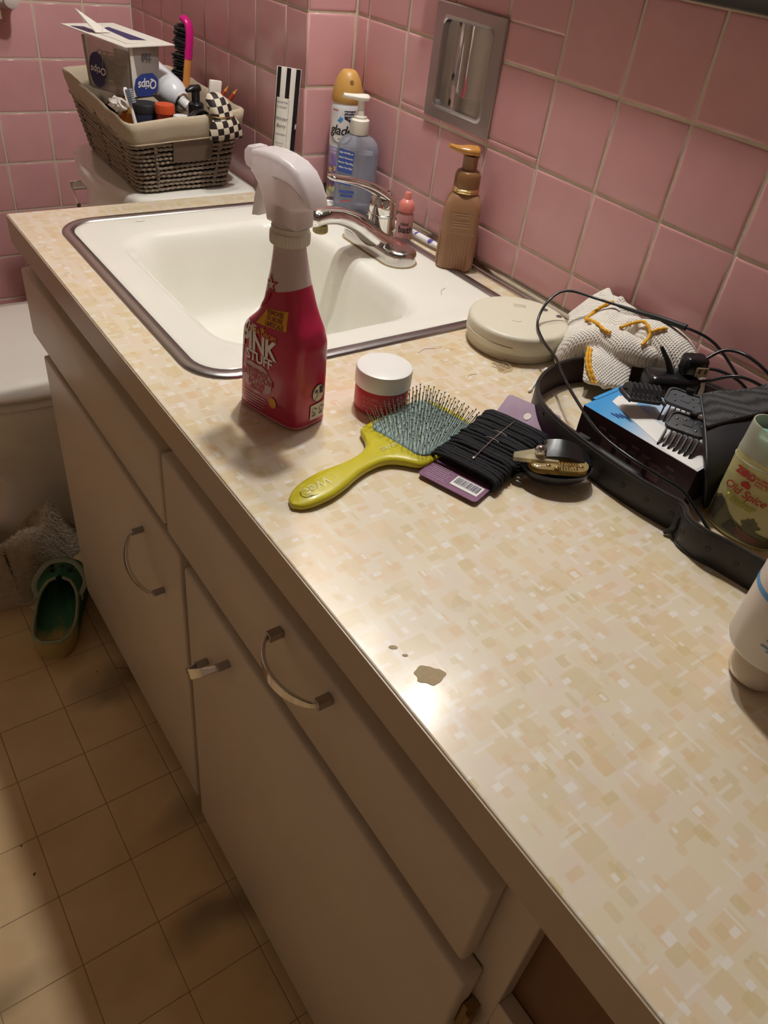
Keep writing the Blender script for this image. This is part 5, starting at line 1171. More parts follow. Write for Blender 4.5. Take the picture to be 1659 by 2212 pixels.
decal('lettering', text2d('spray', 0.0062, 0.0000), on2, 'print_dark', gl, at=(0.002, 0.1055))
decal('leaf_mark', polys2d([[(-0.008, 0.1335), (-0.0015, 0.1310), (0.0010, 0.1345), (-0.0020, 0.1420), (-0.0040, 0.1370)], [(-0.003, 0.137), (0.003, 0.1345), (0.002, 0.140)]]), on2, 'leaf_blue', gl)
decal('navy_flash', poly2d([(0.004, 0.1505), (0.024, 0.151), (0.024, 0.120), (0.0195, 0.1205), (0.013, 0.133), (0.005, 0.1375)]), on, 'deep_navy', gl)
for i in range(3): decal('lettering', text2d(('INFUSED WITH', 'ESSENTIAL', 'OILS')[i], 0.0038, 0.0001), on2, 'print_white', gl, at=(0.0145, 0.1475 - 0.0045 * i))
decal('lettering', text2d('LAVENDER', 0.0046, 0.0001), on2, 'print_white', gl, at=(-0.008, 0.0865)); decal('lettering', text2d('& VANILLA', 0.0046, 0.0001), on2, 'print_white', gl, at=(-0.008, 0.0815))
decal('maker_line', poly2d(rct(-0.013, 0.149, 0.006, 0.0010)), on2, 'sani_red', gl)
for cx_, cz_, m in ((-0.017, 0.052, 'petal_yellow'), (-0.004, 0.056, 'petal_yellow'), (-0.014, 0.020, 'petal_yellow'), (-0.006, 0.020, 'petal_white'), (0.010, 0.030, 'petal_white')):
    decal('printed_flower', poly2d(star2d(cx_, cz_, 0.0075, 0.0030, 5, random.uniform(0, 2))), on2, m, gl, cut=0.003)

# ------------------------------------------------------------------ striped hand-cream tube leaning on the wall corner
mat('tube_white', (0.78, 0.74, 0.66), 0.35); mat('tube_black', (0.012, 0.010, 0.012), 0.3)
ht_ = thing('hand_cream_tube', 'black and white striped hand cream tube standing at the far counter edge', 'tube', (-0.134, 0.5885, 0.0003), rot=(0, radians(3), radians(-32)))
TW = 0.0205
def tsec(z):
    k = max(0.0, min(1.0, (z - 0.03) / 0.172)); return TW * (0.92 + 0.08 * k), 0.0155 * (1 - k) ** 0.7 + 0.0012
rings = [[(tsec(z)[0] * cos(2 * pi * j / 40), tsec(z)[1] * sin(2 * pi * j / 40), z) for j in range(40)] for z in (0.028, 0.04, 0.06, 0.09, 0.12, 0.15, 0.175, 0.19, 0.198, 0.203)]
MB().loft(rings).obj('body', 'tube_white', ht_, angle=60)
MB().lathe([(0.019, 0.0), (0.0195, 0.001), (0.0195, 0.026), (0.018, 0.028)], 32).obj('cap', 'tube_black', ht_)
def tf(a, b, off=0.0005):
    hx, hy = tsec(b); q = max(-0.999, min(0.999, a / hx)); return (a, -hy * sqrt(1 - q * q) - off, b)
for x0, x1 in ((-0.0185, -0.0125), (-0.0035, 0.0035), (0.0120, 0.0195)):
    decal('black_stripe', poly2d([(x0, 0.030), (x1, 0.030), (x1, 0.2025), (x0, 0.2025)]), tf, 'tube_black', ht_, cut=0.008)
decal('paper_label', poly2d([(-0.0165, 0.060), (0.0050, 0.060), (0.0050, 0.158), (-0.0165, 0.158)]), lambda a, b: tf(a, b, 0.0010), 'tube_white', ht_, cut=0.008)
for t, s, z, sh in (('BROMPTON', 0.0042, 0.151, 0), ('& LANGLEY', 0.0042, 0.144, 0), ('Winter', 0.0085, 0.126, 0.15), ('Berry', 0.0085, 0.115, 0.15), ('hand lotion', 0.0046, 0.102, 0.2), ('enriched with', 0.0030, 0.088, 0), ('shea butter', 0.0030, 0.083, 0)):
    decal('lettering', text2d(t, s, 0.0, sh, 1.0, 0.8), lambda a, b: tf(a, b, 0.0014), 'print_dark', ht_, at=(-0.0065, z), cut=0.006)
MB().tube([tf(x, z, 0.0014) for x, z in ((-0.0155, 0.062), (-0.0155, 0.156), (0.0040, 0.156), (0.0040, 0.062))], 0.0003, 4, closed=True).obj('label_border', 'gold_metal', ht_)

# ------------------------------------------------------------------ belt standing on its edge
mat('leather', (0.026, 0.024, 0.022), 0.42, var=0.15, bump=0.25, bscale=700)
mat('leather_inner', (0.050, 0.026, 0.022), 0.55, var=0.15, bump=0.25, bscale=500)
mat('belt_thread', (0.035, 0.032, 0.03), 0.6)
BELT = [(-0.0085, -0.56), (-0.0080, -0.45), (-0.0095, -0.36), (-0.018, -0.275), (-0.045, -0.205), (-0.085, -0.170), (-0.130, -0.1515), (-0.178, -0.1545), (-0.222, -0.176), (-0.2475, -0.212), (-0.2575, -0.255), (-0.2605, -0.305), (-0.2590, -0.352), (-0.2535, -0.388), (-0.2505, -0.4055), (-0.2625, -0.4215), (-0.2640, -0.4400), (-0.2585, -0.4600), (-0.2530, -0.490), (-0.247, -0.530), (-0.238, -0.575), (-0.222, -0.630)]
bp_ = catmull([(x, y, 0) for x, y in BELT], 8); BH = 0.0355
be = thing('leather_belt', 'black leather belt standing on edge in a loop on the counter', 'belt', (0, 0, 0.0003))
def strip(path, off0, off1, z0, z1, bev=0.0007):
    rings = []; n = len(path)
    for i, p in enumerate(path):
        t = (path[min(i + 1, n - 1)] - path[max(i - 1, 0)]).normalized(); nn = Vector((-t.y, t.x, 0))
        a, b_ = p + nn * off0, p + nn * off1
        rings.append([(a.x, a.y, z0 + bev), (a.x, a.y, z1 - bev), tuple(a.lerp(b_, .25))[:2] + (z1,), tuple(a.lerp(b_, .75))[:2] + (z1,), (b_.x, b_.y, z1 - bev), (b_.x, b_.y, z0 + bev), tuple(a.lerp(b_, .75))[:2] + (z0,), tuple(a.lerp(b_, .25))[:2] + (z0,)])
    return MB().loft(rings)
strip(bp_, -0.0020, 0.0000, 0, BH).obj('outer_strap', 'leather', be, angle=50)
strip(bp_, 0.0000, 0.0016, 0.0004, BH - 0.0004).obj('lining', 'leather_inner', be, angle=50)
for z in (0.0030, BH - 0.0030):
    for o_ in (-0.0021, 0.0017):
        pts = []; n = len(bp_)
        for i, p in enumerate(bp_):
            t = (bp_[min(i + 1, n - 1)] - bp_[max(i - 1, 0)]).normalized(); nn = Vector((-t.y, t.x, 0)); pts.append(p + nn * o_ + Vector((0, 0, z)))
        MB().tube(pts, 0.0005, 4).obj('stitching', 'belt_thread', be)
cum = [0]
for i in range(1, len(bp_)): cum.append(cum[-1] + (bp_[i] - bp_[i - 1]).length)
def belt_at(s):
    for i in range(1, len(cum)):
        if cum[i] >= s:
            t = (s - cum[i - 1]) / (cum[i] - cum[i - 1]); return bp_[i - 1].lerp(bp_[i], t), (bp_[i] - bp_[i - 1]).normalized()
    return bp_[-1], (bp_[-1] - bp_[-2]).normalized()
s0 = min(range(len(bp_)), key=lambda i: (bp_[i] - Vector((-0.2600, -0.318, 0))).length)
for k in range(7):
    p, t = belt_at(cum[s0] + k * 0.0275); nn = Vector((-t.y, t.x, 0)); q = p - nn * 0.0021
    h = MB().lathe([(0.0030, 0.0), (0.0028, 0.0004), (0.0018, 0.0003)], 12).xf(Matrix.Translation(tuple(q + Vector((0, 0, BH * 0.5)))) @ Matrix.Rotation(atan2(-nn.y, -nn.x), 4, 'Z') @ Matrix.Rotation(pi / 2, 4, 'Y')); h.obj('belt_hole', 'black_and_hole_shade', be)
kp_ = MB()   # crumpled leather at the worn crease
p, t = belt_at(cum[min(range(len(bp_)), key=lambda i: (bp_[i] - Vector((-0.2545, -0.411, 0))).length)]); nn = Vector((-t.y, t.x, 0))
kp_.tube(catmull([tuple(p - nn * 0.0030 + Vector((0, 0, 0.024))), tuple(p - nn * 0.0045 + t * 0.002 + Vector((0, 0, 0.014))), tuple(p - nn * 0.0060 + Vector((0, 0, 0.006))), tuple(p - nn * 0.0110 + t * 0.001 + Vector((0, 0, 0.0022)))], 4), [.0012, .0018, .0024, .0028, .003, .003, .0028, .0026, .0026, .0026, .0024, .002, .0012], 8)
kp_.obj('torn_crease', 'leather', be)
# ------------------------------------------------------------------ knitted work gloves
def knit():
    m = bpy.data.materials.new('knit'); m.use_nodes = True; nt = m.node_tree; p = nt.nodes['Principled BSDF']; tc = nd(nt, 'ShaderNodeTexCoord')
    nz = nd(nt, 'ShaderNodeTexNoise'); nz.inputs['Scale'].default_value = 40; lk(nt, tc.outputs['Object'], nz.inputs['Vector'])
    mx = nd(nt, 'ShaderNodeMix', data_type='RGBA'); mx.inputs[6].default_value = (0.78, 0.72, 0.63, 1); mx.inputs[7].default_value = (0.90, 0.86, 0.78, 1); lk(nt, nz.outputs['Fac'], mx.inputs[0])
    lk(nt, mx.outputs[2], p.inputs['Base Color']); p.inputs['Roughness'].default_value = 0.95
    w1 = nd(nt, 'ShaderNodeTexWave'); w1.inputs['Scale'].default_value = 130; w1.inputs['Distortion'].default_value = 1.2; lk(nt, tc.outputs['Object'], w1.inputs['Vector'])
    w2 = nd(nt, 'ShaderNodeTexWave'); w2.bands_direction = 'Y'; w2.inputs['Scale'].default_value = 110; w2.inputs['Distortion'].default_value = 1.2; lk(nt, tc.outputs['Object'], w2.inputs['Vector'])
    mu = nd(nt, 'ShaderNodeMath', operation='MULTIPLY'); lk(nt, w1.outputs['Fac'], mu.inputs[0]); lk(nt, w2.outputs['Fac'], mu.inputs[1])
    bp = nd(nt, 'ShaderNodeBump'); bp.inputs['Strength'].default_value = 0.9; bp.inputs['Distance'].default_value = 0.0012; lk(nt, mu.outputs[0], bp.inputs['Height']); lk(nt, bp.outputs[0], p.inputs['Normal'])
    MATS['knit'] = m
knit()
mat('hem_yellow', (0.78, 0.40, 0.03), 0.85, var=0.12, vscale=300, bump=0.6, bscale=600)
ga_ = thing('work_glove', 'white knitted work glove with yellow hem crumpled against the tiled wall', 'glove', (0, 0, 0.0004), group='knitted work gloves by the wall')
g = MB()
def chain(mb, pts, rads, k=5):
    P_ = catmull(pts, k); n = len(P_) - 1; mb.tube(P_, [tuple(lerp_table([(i / (len(rads) - 1), r[q]) for i, r in enumerate(rads)], j / n) for q in (0, 1)) for j in range(n + 1)], 14)
    mb.sphere(tuple(P_[0]), min(rads[0]), 10, 7); mb.sphere(tuple(P_[-1]), min(rads[-1]), 10, 7)
chain(g, [(-0.046, -0.078, 0.016), (-0.060, -0.108, 0.026), (-0.060, -0.150, 0.034)], [(.014, .022), (.022, .034), (.018, .026)])
chain(g, [(-0.058, -0.078, 0.030), (-0.036, -0.090, 0.056), (-0.024, -0.100, 0.072)], [(.012, .030), (.009, .034), (.005, .030)])
chain(g, [(-0.024, -0.110, 0.020), (-0.024, -0.110, 0.074)], [(.018, .034), (.006, .034)])
chain(g, [(-0.1150, -0.120, 0.016), (-0.104, -0.126, 0.036), (-0.086, -0.148, 0.050), (-0.082, -0.176, 0.050), (-0.064, -0.200, 0.046)], [(.014, .014), (.018, .018), (.018, .020), (.018, .020), (.014, .014)])
chain(g, [(-0.082, -0.155, 0.042), (-0.104, -0.176, 0.036), (-0.124, -0.196, 0.018)], [(.008, .022), (.007, .030), (.005, .028)])
chain(g, [(-0.046, -0.130, 0.056), (-0.050, -0.160, 0.064)], [(.012, .016), (.014, .018)])
chain(g, [(-0.090, -0.105, 0.024), (-0.062, -0.120, 0.044), (-0.040, -0.120, 0.060)], [(.016, .024), (.018, .028), (.014, .026)])
for v in range(len(g.v)): g.v[v] = (min(-0.0045, g.v[v][0]), g.v[v][1], max(0.0006, g.v[v][2]))
me = fuse(g.mesh(), 0.0022, 5)
for v in me.vertices: v.co.x = min(-0.003, v.co.x); v.co.z = max(0.0002, v.co.z)
obj('knit_body', me, 'knit', ga_, angle=80)
gb = thing('work_glove', 'white knitted work glove puffed up behind the black power adapter', 'glove', (0, 0, 0.0004), group='knitted work gloves by the wall')
g = MB()
chain(g, [(-0.042, -0.150, 0.048), (-0.036, -0.182, 0.053), (-0.033, -0.214, 0.047), (-0.031, -0.243, 0.036), (-0.029, -0.256, 0.024)], [(.020, .022), (.029, .029), (.028, .028), (.019, .021), (.011, .014)])
for v in range(len(g.v)): g.v[v] = (min(-0.004, g.v[v][0]), g.v[v][1], max(0.0006, g.v[v][2]))
me = fuse(g.mesh(), 0.0022, 5)
for v in me.vertices: v.co.x = min(-0.003, v.co.x); v.co.z = max(0.0002, v.co.z)
obj('knit_body', me, 'knit', gb, angle=80)
HEMS = [(0, [(-0.0715, -0.1010, 0.0525), (-0.0535, -0.0994, 0.0604), (-0.0435, -0.1040, 0.0690), (-0.0340, -0.1080, 0.0735)]),
        (0, [(-0.0723, -0.1020, 0.0534), (-0.0830, -0.1200, 0.0610), (-0.0930, -0.1370, 0.0665), (-0.0985, -0.1530, 0.0665), (-0.0975, -0.1620, 0.0670)]),
        (0, [(-0.0835, -0.1633, 0.0715), (-0.0640, -0.1640, 0.0740), (-0.0560, -0.1740, 0.0790), (-0.0590, -0.1867, 0.0760), (-0.0640, -0.1930, 0.0700), (-0.0790, -0.1970, 0.0640)]),
        (1, [(-0.0600, -0.1890, 0.0725), (-0.0512, -0.1953, 0.0785), (-0.0445, -0.2003, 0.0805)]),
        (0, [(-0.1118, -0.1482, 0.0433), (-0.1235, -0.1578, 0.0394), (-0.1311, -0.1674, 0.0332), (-0.1353, -0.1768, 0.0276), (-0.1360, -0.1864, 0.0204)]),
        (0, [(-0.1128, -0.1530, 0.0440), (-0.1225, -0.1615, 0.0403), (-0.1296, -0.1710, 0.0340), (-0.1336, -0.1806, 0.0280), (-0.1338, -0.1895, 0.0203)])]
for par, pts in HEMS:
    P_ = catmull(pts, 5); MB().tube(P_, [0.0020 + 0.0006 * sin(i * 2.0) for i in range(len(P_))], 7).obj('yellow_hem', 'hem_yellow', gb if par else ga_, angle=80)

# ------------------------------------------------------------------ clipper box and what lies on it
mat('box_side', (0.050, 0.020, 0.026), 0.4, var=0.2, vscale=30)
def box_top():
    m = bpy.data.materials.new('box_print'); m.use_nodes = True; nt = m.node_tree; p = nt.nodes['Principled BSDF']; tc = nd(nt, 'ShaderNodeTexCoord')
    sep = nd(nt, 'ShaderNodeSeparateXYZ'); lk(nt, tc.outputs['Object'], sep.inputs[0])
    a = nd(nt, 'ShaderNodeMath', operation='MULTIPLY_ADD'); a.inputs[1].default_value = -0.25; lk(nt, sep.outputs[0], a.inputs[0]); lk(nt, sep.outputs[1], a.inputs[2])
    mr = nd(nt, 'ShaderNodeMapRange'); mr.inputs[1].default_value = -0.015; mr.inputs[2].default_value = -0.085; lk(nt, a.outputs[0], mr.inputs[0])
    cr = nd(nt, 'ShaderNodeValToRGB'); e = cr.color_ramp.elements; e[0].color = (0.05, 0.32, 0.68, 1); e[1].color = (0.72, 0.72, 0.74, 1); k = e.new(0.45); k.color = (0.16, 0.42, 0.70, 1)
    lk(nt, mr.outputs[0], cr.inputs[0]); lk(nt, cr.outputs[0], p.inputs['Base Color']); p.inputs['Roughness'].default_value = 0.3
    MATS['box_print'] = m
box_top()
BXA = radians(5.3); BXH = 0.047
bx = thing('clipper_box', 'blue and white cardboard clipper box with dark sides inside the belt loop', 'box', (-0.226, -0.2475, 0.0004), rz=BXA)
MB().box((0, -0.140, 0), (0.094, 0, BXH - 0.0004)).obj('carton', 'box_side', bx, smooth=False)
MB().box((-0.0002, -0.1402, BXH - 0.0004), (0.0942, 0.0002, BXH)).obj('printed_lid', 'box_print', bx, smooth=False)
MB().box((0.020, -0.0005, BXH - 0.012), (0.074, 0.0040, BXH + 0.0006)).obj('tuck_tab', 'box_print', bx, smooth=False)
tp = lambda a, b: (a, b, BXH + 0.0003); tp2 = lambda a, b: (a, b, BXH + 0.0006)
decal('white_band', poly2d([(0.034, -0.012), (0.052, -0.008), (0.056, -0.020), (0.022, -0.138), (0.000, -0.138), (0.000, -0.110)]), tp, 'print_white', bx, cut=0.05)
decal('lettering', text2d('U', 0.026, 0.0020), tp2, 'print_white', bx, at=(0.050, -0.022), rot=-1.2)
decal('small_print', polys2d([rct(0.066 + 0.004 * i, -0.012, 0.0011, 0.009 - 0.001 * i) for i in range(4)] + [rct(0.012 + 0.0035 * i, -0.032 - 0.003 * i, 0.0008, 0.0055) for i in range(3)]), tp2, 'label_blue', bx, cut=0.05)
mat('maroon_print', (0.17, 0.09, 0.10), 0.4)
decal('side_print', polys2d([rct(-0.030 - 0.014 * i, 0.034 - 0.003 * (i % 3), 0.0045, 0.0016) for i in range(7)] + [rct(-0.040 - 0.02 * i, 0.018, 0.007, 0.007) for i in range(4)] + [rct(-0.035 - 0.012 * i, 0.028, 0.0042, 0.0006) for i in range(8)] + [rct(-0.035 - 0.012 * i, 0.026, 0.0036, 0.0006) for i in range(8)]), lambda a, b: (-0.0003, a, b), 'maroon_print', bx, cut=0.05)
mat('guard_grey', (0.055, 0.055, 0.060), 0.32, var=0.08); mat('guard_black', (0.014, 0.014, 0.016), 0.25, var=0.1); mat('guard_tint', (0.10, 0.105, 0.115), 0.18, var=0.05)
def guard(label, loc, rot, m, plate, L=0.022, arch=0.010, drop=0.012, arched=False):
    t = thing('comb_guard', label, 'comb guard', loc, rot=rot, group='clipper comb guards on the box')
    W_, D_ = 0.021, 0.0135
    base = [(x, y) for x, y in rrect(0, 0, W_, D_, 0.007, 5)]
    MB().loft([[(x, y, 0.0) for x, y in base], [(x, y, 0.0026) for x, y in base], [(x * 0.97, y * 0.96, 0.0034) for x, y in base], [(x * 0.90, y * 0.86, 0.0034) for x, y in base], [(x * 0.88, y * 0.84, 0.0020) for x, y in base]]).obj('plate', plate, t, angle=40)
    for i in range(7):
        x = -0.0168 + i * 0.0056
        if arched: sec = [(-0.011, 0.003), (-0.006, 0.003 + arch * .8), (0.003, 0.003 + arch), (0.011, 0.003 + arch * .55), (0.014, 0.003), (0.009, 0.003), (0.003, 0.003 + arch * .45), (-0.005, 0.003 + arch * .25)]
        else: sec = [(-0.010, 0.0005), (-0.0135, 0.0005), (-0.0135 - L * .6, -drop * .25), (-0.0135 - L, -drop), (-0.0125 - L, -drop - 0.004), (-0.0135 - L * .5, -drop * .55 - 0.005), (-0.012, -0.0065)]
        MB().prism(sec, x - 0.0007, x + 0.0007, 'x').obj('tooth', m, t, smooth=False)
    if not arched:
        for i, (x, y) in enumerate(((-0.013, 0.004), (-0.005, 0.006), (0.006, 0.006), (0.013, 0.004), (-0.010, -0.005), (0.010, -0.005))):
            MB().lathe([(0.0013, 0.0018), (0.0013, 0.0028), (0.0006, 0.0030)], 8, (x, y)).obj('moulded_stud', plate, t)
        obj('number_window', rbox((-0.005, -0.003, 0.0018), (0.005, 0.002, 0.0026), 0.0005, 1), plate, t)
        obj('clip', rbox((-0.004, D_ - 0.002, 0.0), (0.004, D_ + 0.003, 0.007), 0.0012, 1), m, t)
    else:
        for s in (-1, 1): obj('side_rail', rbox((s * 0.0205 - 0.0015, -0.018, 0.0005), (s * 0.0205 + 0.0015, 0.012, 0.0055), 0.0012, 1), m, t)
    return t
guard('grey arched comb guard on the blue end of the clipper box', (-0.178, -0.2790, BXH + 0.0145), (radians(-4), radians(6), radians(-28)), 'guard_grey', 'guard_grey', arched=True, arch=0.013)
guard('smoky translucent comb guard leaning on the arched grey guard', (-0.1405, -0.3085, BXH + 0.0165), (radians(14), radians(2), radians(-64)), 'guard_black', 'guard_tint', L=0.018, drop=0.010)
guard('black long-toothed comb guard hanging over the box edge nearest the viewer', (-0.1790, -0.3420, BXH + 0.0165), (radians(16), radians(-4), radians(-72)), 'guard_black', 'guard_black', L=0.030, drop=0.016)

# black power adapter
ad_ = thing('power_adapter', 'black power adapter block with a plug standing behind the clipper box', 'adapter', (-0.0735, -0.247, 0.0004), rz=radians(-30))
obj('body', rbox((-0.033, -0.018, 0.0), (0.031, 0.018, 0.051), 0.008, 3), 'black_plastic', ad_)
obj('plug_block', rbox((0.006, -0.010, 0.0505), (0.034, 0.012, 0.074), 0.005, 3), 'black_plastic', ad_)
mat('plug_brown', (0.30, 0.22, 0.13), 0.4)
obj('plug_face', rbox((0.018, -0.0125, 0.0535), (0.0335, -0.0095, 0.0655), 0.001, 1), 'plug_brown', ad_)
for x in (0.0222, 0.0295): obj('prong_hole', rbox((x - 0.0012, -0.0130, 0.058), (x + 0.0012, -0.0124, 0.0635), 0.0002, 1), 'black_and_hole_shade', ad_)
MB().tube([(-0.004, 0, 0.050), (-0.010, 0.004, 0.062), (-0.022, 0.010, 0.078)], [.0042, .0034, .0022], 10).obj('strain_relief', 'black_matte', ad_)
def cord(name, label, pts, r, n=8, k=8):
    t = thing(name, label, 'cord', (0, 0, 0)); P_ = catmull(pts, k); MB().tube(P_, r if not isinstance(r, list) else [lerp_table(r, i / (len(P_) - 1)) for i in range(len(P_))], n).obj('cable', 'black_plastic', t, angle=80); return t
c1 = cord('charging_cable', 'thin black cord looping up from the box over the gloves', [(-0.0150, -0.290, 0.058), (-0.0165, -0.250, 0.079), (-0.030, -0.2151, 0.0860), (-0.040, -0.1541, 0.0800), (-0.055, -0.0982, 0.0765), (-0.075, -0.0630, 0.0758), (-0.100, -0.0583, 0.0639), (-0.125, -0.0704, 0.0450), (-0.147, -0.1045, 0.0400), (-0.168, -0.1485, 0.0410), (-0.190, -0.1831, 0.0400), (-0.2150, -0.2274, 0.0400), (-0.2400, -0.2853, 0.0390), (-0.2455, -0.3307, 0.0390), (-0.2400, -0.3646, 0.0370), (-0.2340, -0.3911, 0.0340), (-0.2290, -0.4120, 0.0200), (-0.2330, -0.4450, 0.0060)], 0.0018)
MB().tube(catmull([(-0.030, -0.2151, 0.0860), (-0.036, -0.180, 0.0835), (-0.040, -0.1541, 0.0800), (-0.047, -0.126, 0.0780)], 5), [.0040, .0039, .0038, .0037, .0036, .0035, .0033, .0032, .003, .0029, .0028, .0026, .0025, .0024, .0022, .002], 10).obj('strain_relief', 'black_matte', c1)
c2 = cord('coiled_cord', 'black cord coiled in loose loops against the tiles at the right', [(-0.050, -0.262, 0.070), (-0.030, -0.272, 0.084), (-0.026, -0.300, 0.088), (-0.020, -0.335, 0.074), (-0.014, -0.352, 0.045), (-0.016, -0.330, 0.040), (-0.030, -0.300, 0.060), (-0.044, -0.270, 0.062), (-0.060, -0.262, 0.048), (-0.052, -0.275, 0.050), (-0.036, -0.300, 0.066), (-0.024, -0.330, 0.064), (-0.018, -0.350, 0.050), (-0.016, -0.40, 0.030)], 0.0019)
rz_ = thing('beard_trimmer', 'black hand trimmer lying between the belt and the clipper box', 'trimmer', (-0.2445, -0.235, 0.0004), rz=radians(-83))
MB().tube(catmull([(-0.005, 0, 0.0155), (0.02, 0, 0.0145), (0.05, 0, 0.0130), (0.085, 0, 0.0120), (0.11, 0, 0.0110)], 5), [(.006, .006)] + [(.0090, .0080)] * 18 + [(.008, .007), (.005, .004)], 14).obj('body', 'black_matte', rz_)
MB().tube([(-0.004, 0, 0.0180), (-0.018, 0, 0.0265)], [(.005, .0075), (.0045, .0070)], 12).obj('head', 'black_plastic', rz_)
obj('switch', rbox((0.028, -0.003, 0.0225), (0.042, 0.003, 0.0250), 0.0008, 1), 'guard_grey', rz_)
mat('foil', (0.70, 0.68, 0.64), 0.25, metal=0.6)
le = thing('paper_leaflet', 'folded white leaflet under the box edge beside the belt', 'leaflet', (-0.2395, -0.352, 0.0003), rz=radians(-84))
for i in range(3): MB().box((0.0, -0.004 + 0.001 * i, 0.0 + 0.0013 * i), (0.052 - 0.003 * i, 0.007, 0.0009 + 0.0013 * i)).obj('sheet', 'card_white', le, smooth=False)

# black mesh pouch leaning on the box
def net_material():
    m = bpy.data.materials.new('net'); m.use_nodes = True; nt = m.node_tree; p = nt.nodes['Principled BSDF']; tc = nd(nt, 'ShaderNodeTexCoord')
    vo = nd(nt, 'ShaderNodeTexVoronoi'); vo.inputs['Scale'].default_value = 460; vo.inputs['Randomness'].default_value = 0.0; lk(nt, tc.outputs['Object'], vo.inputs['Vector'])
    cr = nd(nt, 'ShaderNodeValToRGB'); e = cr.color_ramp.elements; e[0].position = 0.30; e[0].color = (0.13, 0.13, 0.125, 1); e[1].position = 0.42; e[1].color = (0.012, 0.012, 0.012, 1)
    lk(nt, vo.outputs['Distance'], cr.inputs[0]); lk(nt, cr.outputs[0], p.inputs['Base Color']); p.inputs['Roughness'].default_value = 0.7
    MATS['net'] = m
net_material()
pg = thing('mesh_pouch', 'black zip pouch with a mesh top leaning on the clipper box', 'pouch', (0, 0, 0.0004))
BOT = [(-0.188, -0.3985, 0.0), (-0.150, -0.405, 0.0), (-0.100, -0.415, 0.0), (-0.050, -0.425, 0.0), (-0.014, -0.43, 0.0)]
MID = [(-0.2130, -0.3960, 0.052), (-0.160, -0.402, 0.056), (-0.100, -0.412, 0.060), (-0.050, -0.420, 0.062), (-0.014, -0.425, 0.062)]
UPP = [(-0.1800, -0.3600, 0.072), (-0.140, -0.368, 0.076), (-0.095, -0.378, 0.079), (-0.050, -0.388, 0.081), (-0.014, -0.395, 0.081)]
TOP = [(-0.1480, -0.3260, 0.0820), (-0.122, -0.332, 0.0830), (-0.088, -0.345, 0.0850), (-0.050, -0.352, 0.0870), (-0.014, -0.36, 0.0880)]
def panel(rows, m, name, th=0.006, sub=4):
    rr = [catmull(r, 4) for r in rows]; n = len(rr[0]); full = []
    cols = [catmull([r[i] for r in rr], sub) for i in range(n)]; m_ = len(cols[0])
    A = [[cols[i][j] for i in range(n)] for j in range(m_)]
    A = [[p + Vector((0, 0, 0.0012 * sin(i * 1.1 + j * 0.7))) for i, p in enumerate(row)] for j, row in enumerate(A)]
    mb = MB(); rings = []
    for row in A: rings.append([tuple(p) for p in row] + [tuple(p + Vector((th * 0.6, th * 0.8, -0.0005))) for p in reversed(row)])
    return mb.loft(rings).obj(name, m, pg, angle=60)
panel([BOT, MID, UPP], 'black_matte', 'fabric_front', 0.010); panel([UPP, TOP], 'net', 'mesh_panel', 0.004)
MB().tube(catmull([tuple(Vector(p) + Vector((-0.0005, -0.001, 0.0012))) for p in UPP], 5), 0.0016, 8).obj('seam_piping', 'black_plastic', pg)
MB().tube(catmull([TOP[0], UPP[0], MID[0], BOT[0]], 6), 0.0014, 8).obj('edge_piping', 'black_matte', pg)

# peach lid of a tub at the right frame edge
pl_ = thing('peach_tub', 'small tub with a peach lid behind the mesh pouch by the wall', 'tub', (-0.0285, -0.356, 0.0004))
mat('peach', (0.72, 0.40, 0.20), 0.4)
MB().lathe([(0.0165, 0.0), (0.0175, 0.002), (0.0175, 0.034), (0.016, 0.036)], 28).obj('body', 'white_plastic', pl_); MB().lathe([(0.0185, 0.036), (0.0188, 0.048), (0.0165, 0.0535), (0.008, 0.0555), (0.001, 0.056)], 28).obj('lid', 'peach', pl_)

# ------------------------------------------------------------------ deodorant stick
mat('pale_yellow', (0.76, 0.72, 0.36), 0.28, var=0.04, transl=0.30)
clear('clear_yellow', (0.93, 0.95, 0.84), 0.55, 0.12, (0.72, 0.74, 0.62))
mat('gel_teal', (0.20, 0.52, 0.46), 0.3, transl=0.2)
mat('deo_red', (0.52, 0.045, 0.03), 0.4); mat('deo_olive', (0.46, 0.46, 0.05), 0.4); mat('deo_brown', (0.045, 0.035, 0.022), 0.5, var=0.3, vscale=150); mat('deo_moss', (0.12, 0.11, 0.045), 0.5, var=0.4, vscale=180); mat('deo_log', (0.16, 0.05, 0.03), 0.5, var=0.3, vscale=120)
do = thing('deodorant_stick', 'pale yellow translucent deodorant stick with red lettering inside the belt', 'deodorant', (-0.1860, -0.4380, 0.0004), rot=(radians(0), 0, radians(-84)))
def el_(hx, hy, z, n=48): return [(hx * cos(2 * pi * j / n), hy * (1 if sin(2 * pi * j / n) > 0 else -1) * abs(sin(2 * pi * j / n)) ** 0.85, z) for j in range(n)]
MB().loft([el_(.0325, .0185, 0), el_(.0345, .0200, .002), el_(.0350, .0205, .006), el_(.0350, .0205, .086)]).obj('container', 'pale_yellow', do, angle=40)
sh = MB(); sh.loft([el_(.0352, .0207, .085), el_(.0345, .0202, .092), el_(.0338, .0197, .115), el_(.0326, .0186, .115), el_(.0333, .0191, .092), el_(.0335, .0192, .0855)], False, False, loop=True); sh.obj('clear_sleeve', 'clear_yellow', do, angle=40)
MB().loft([el_(.031, .0175, .084), el_(.031, .0175, .099), el_(.028, .0155, .1035), el_(.018, .010, .106)]).obj('gel_stick', 'gel_teal', do, angle=60)
MB().tube([(.0353 * cos(2 * pi * j / 48), .0209 * sin(2 * pi * j / 48), .0800 + .0035 * cos(2 * pi * j / 48)) for j in range(48)], 0.0007, 5, closed=True).obj('moulded_line', 'clear_yellow', do)
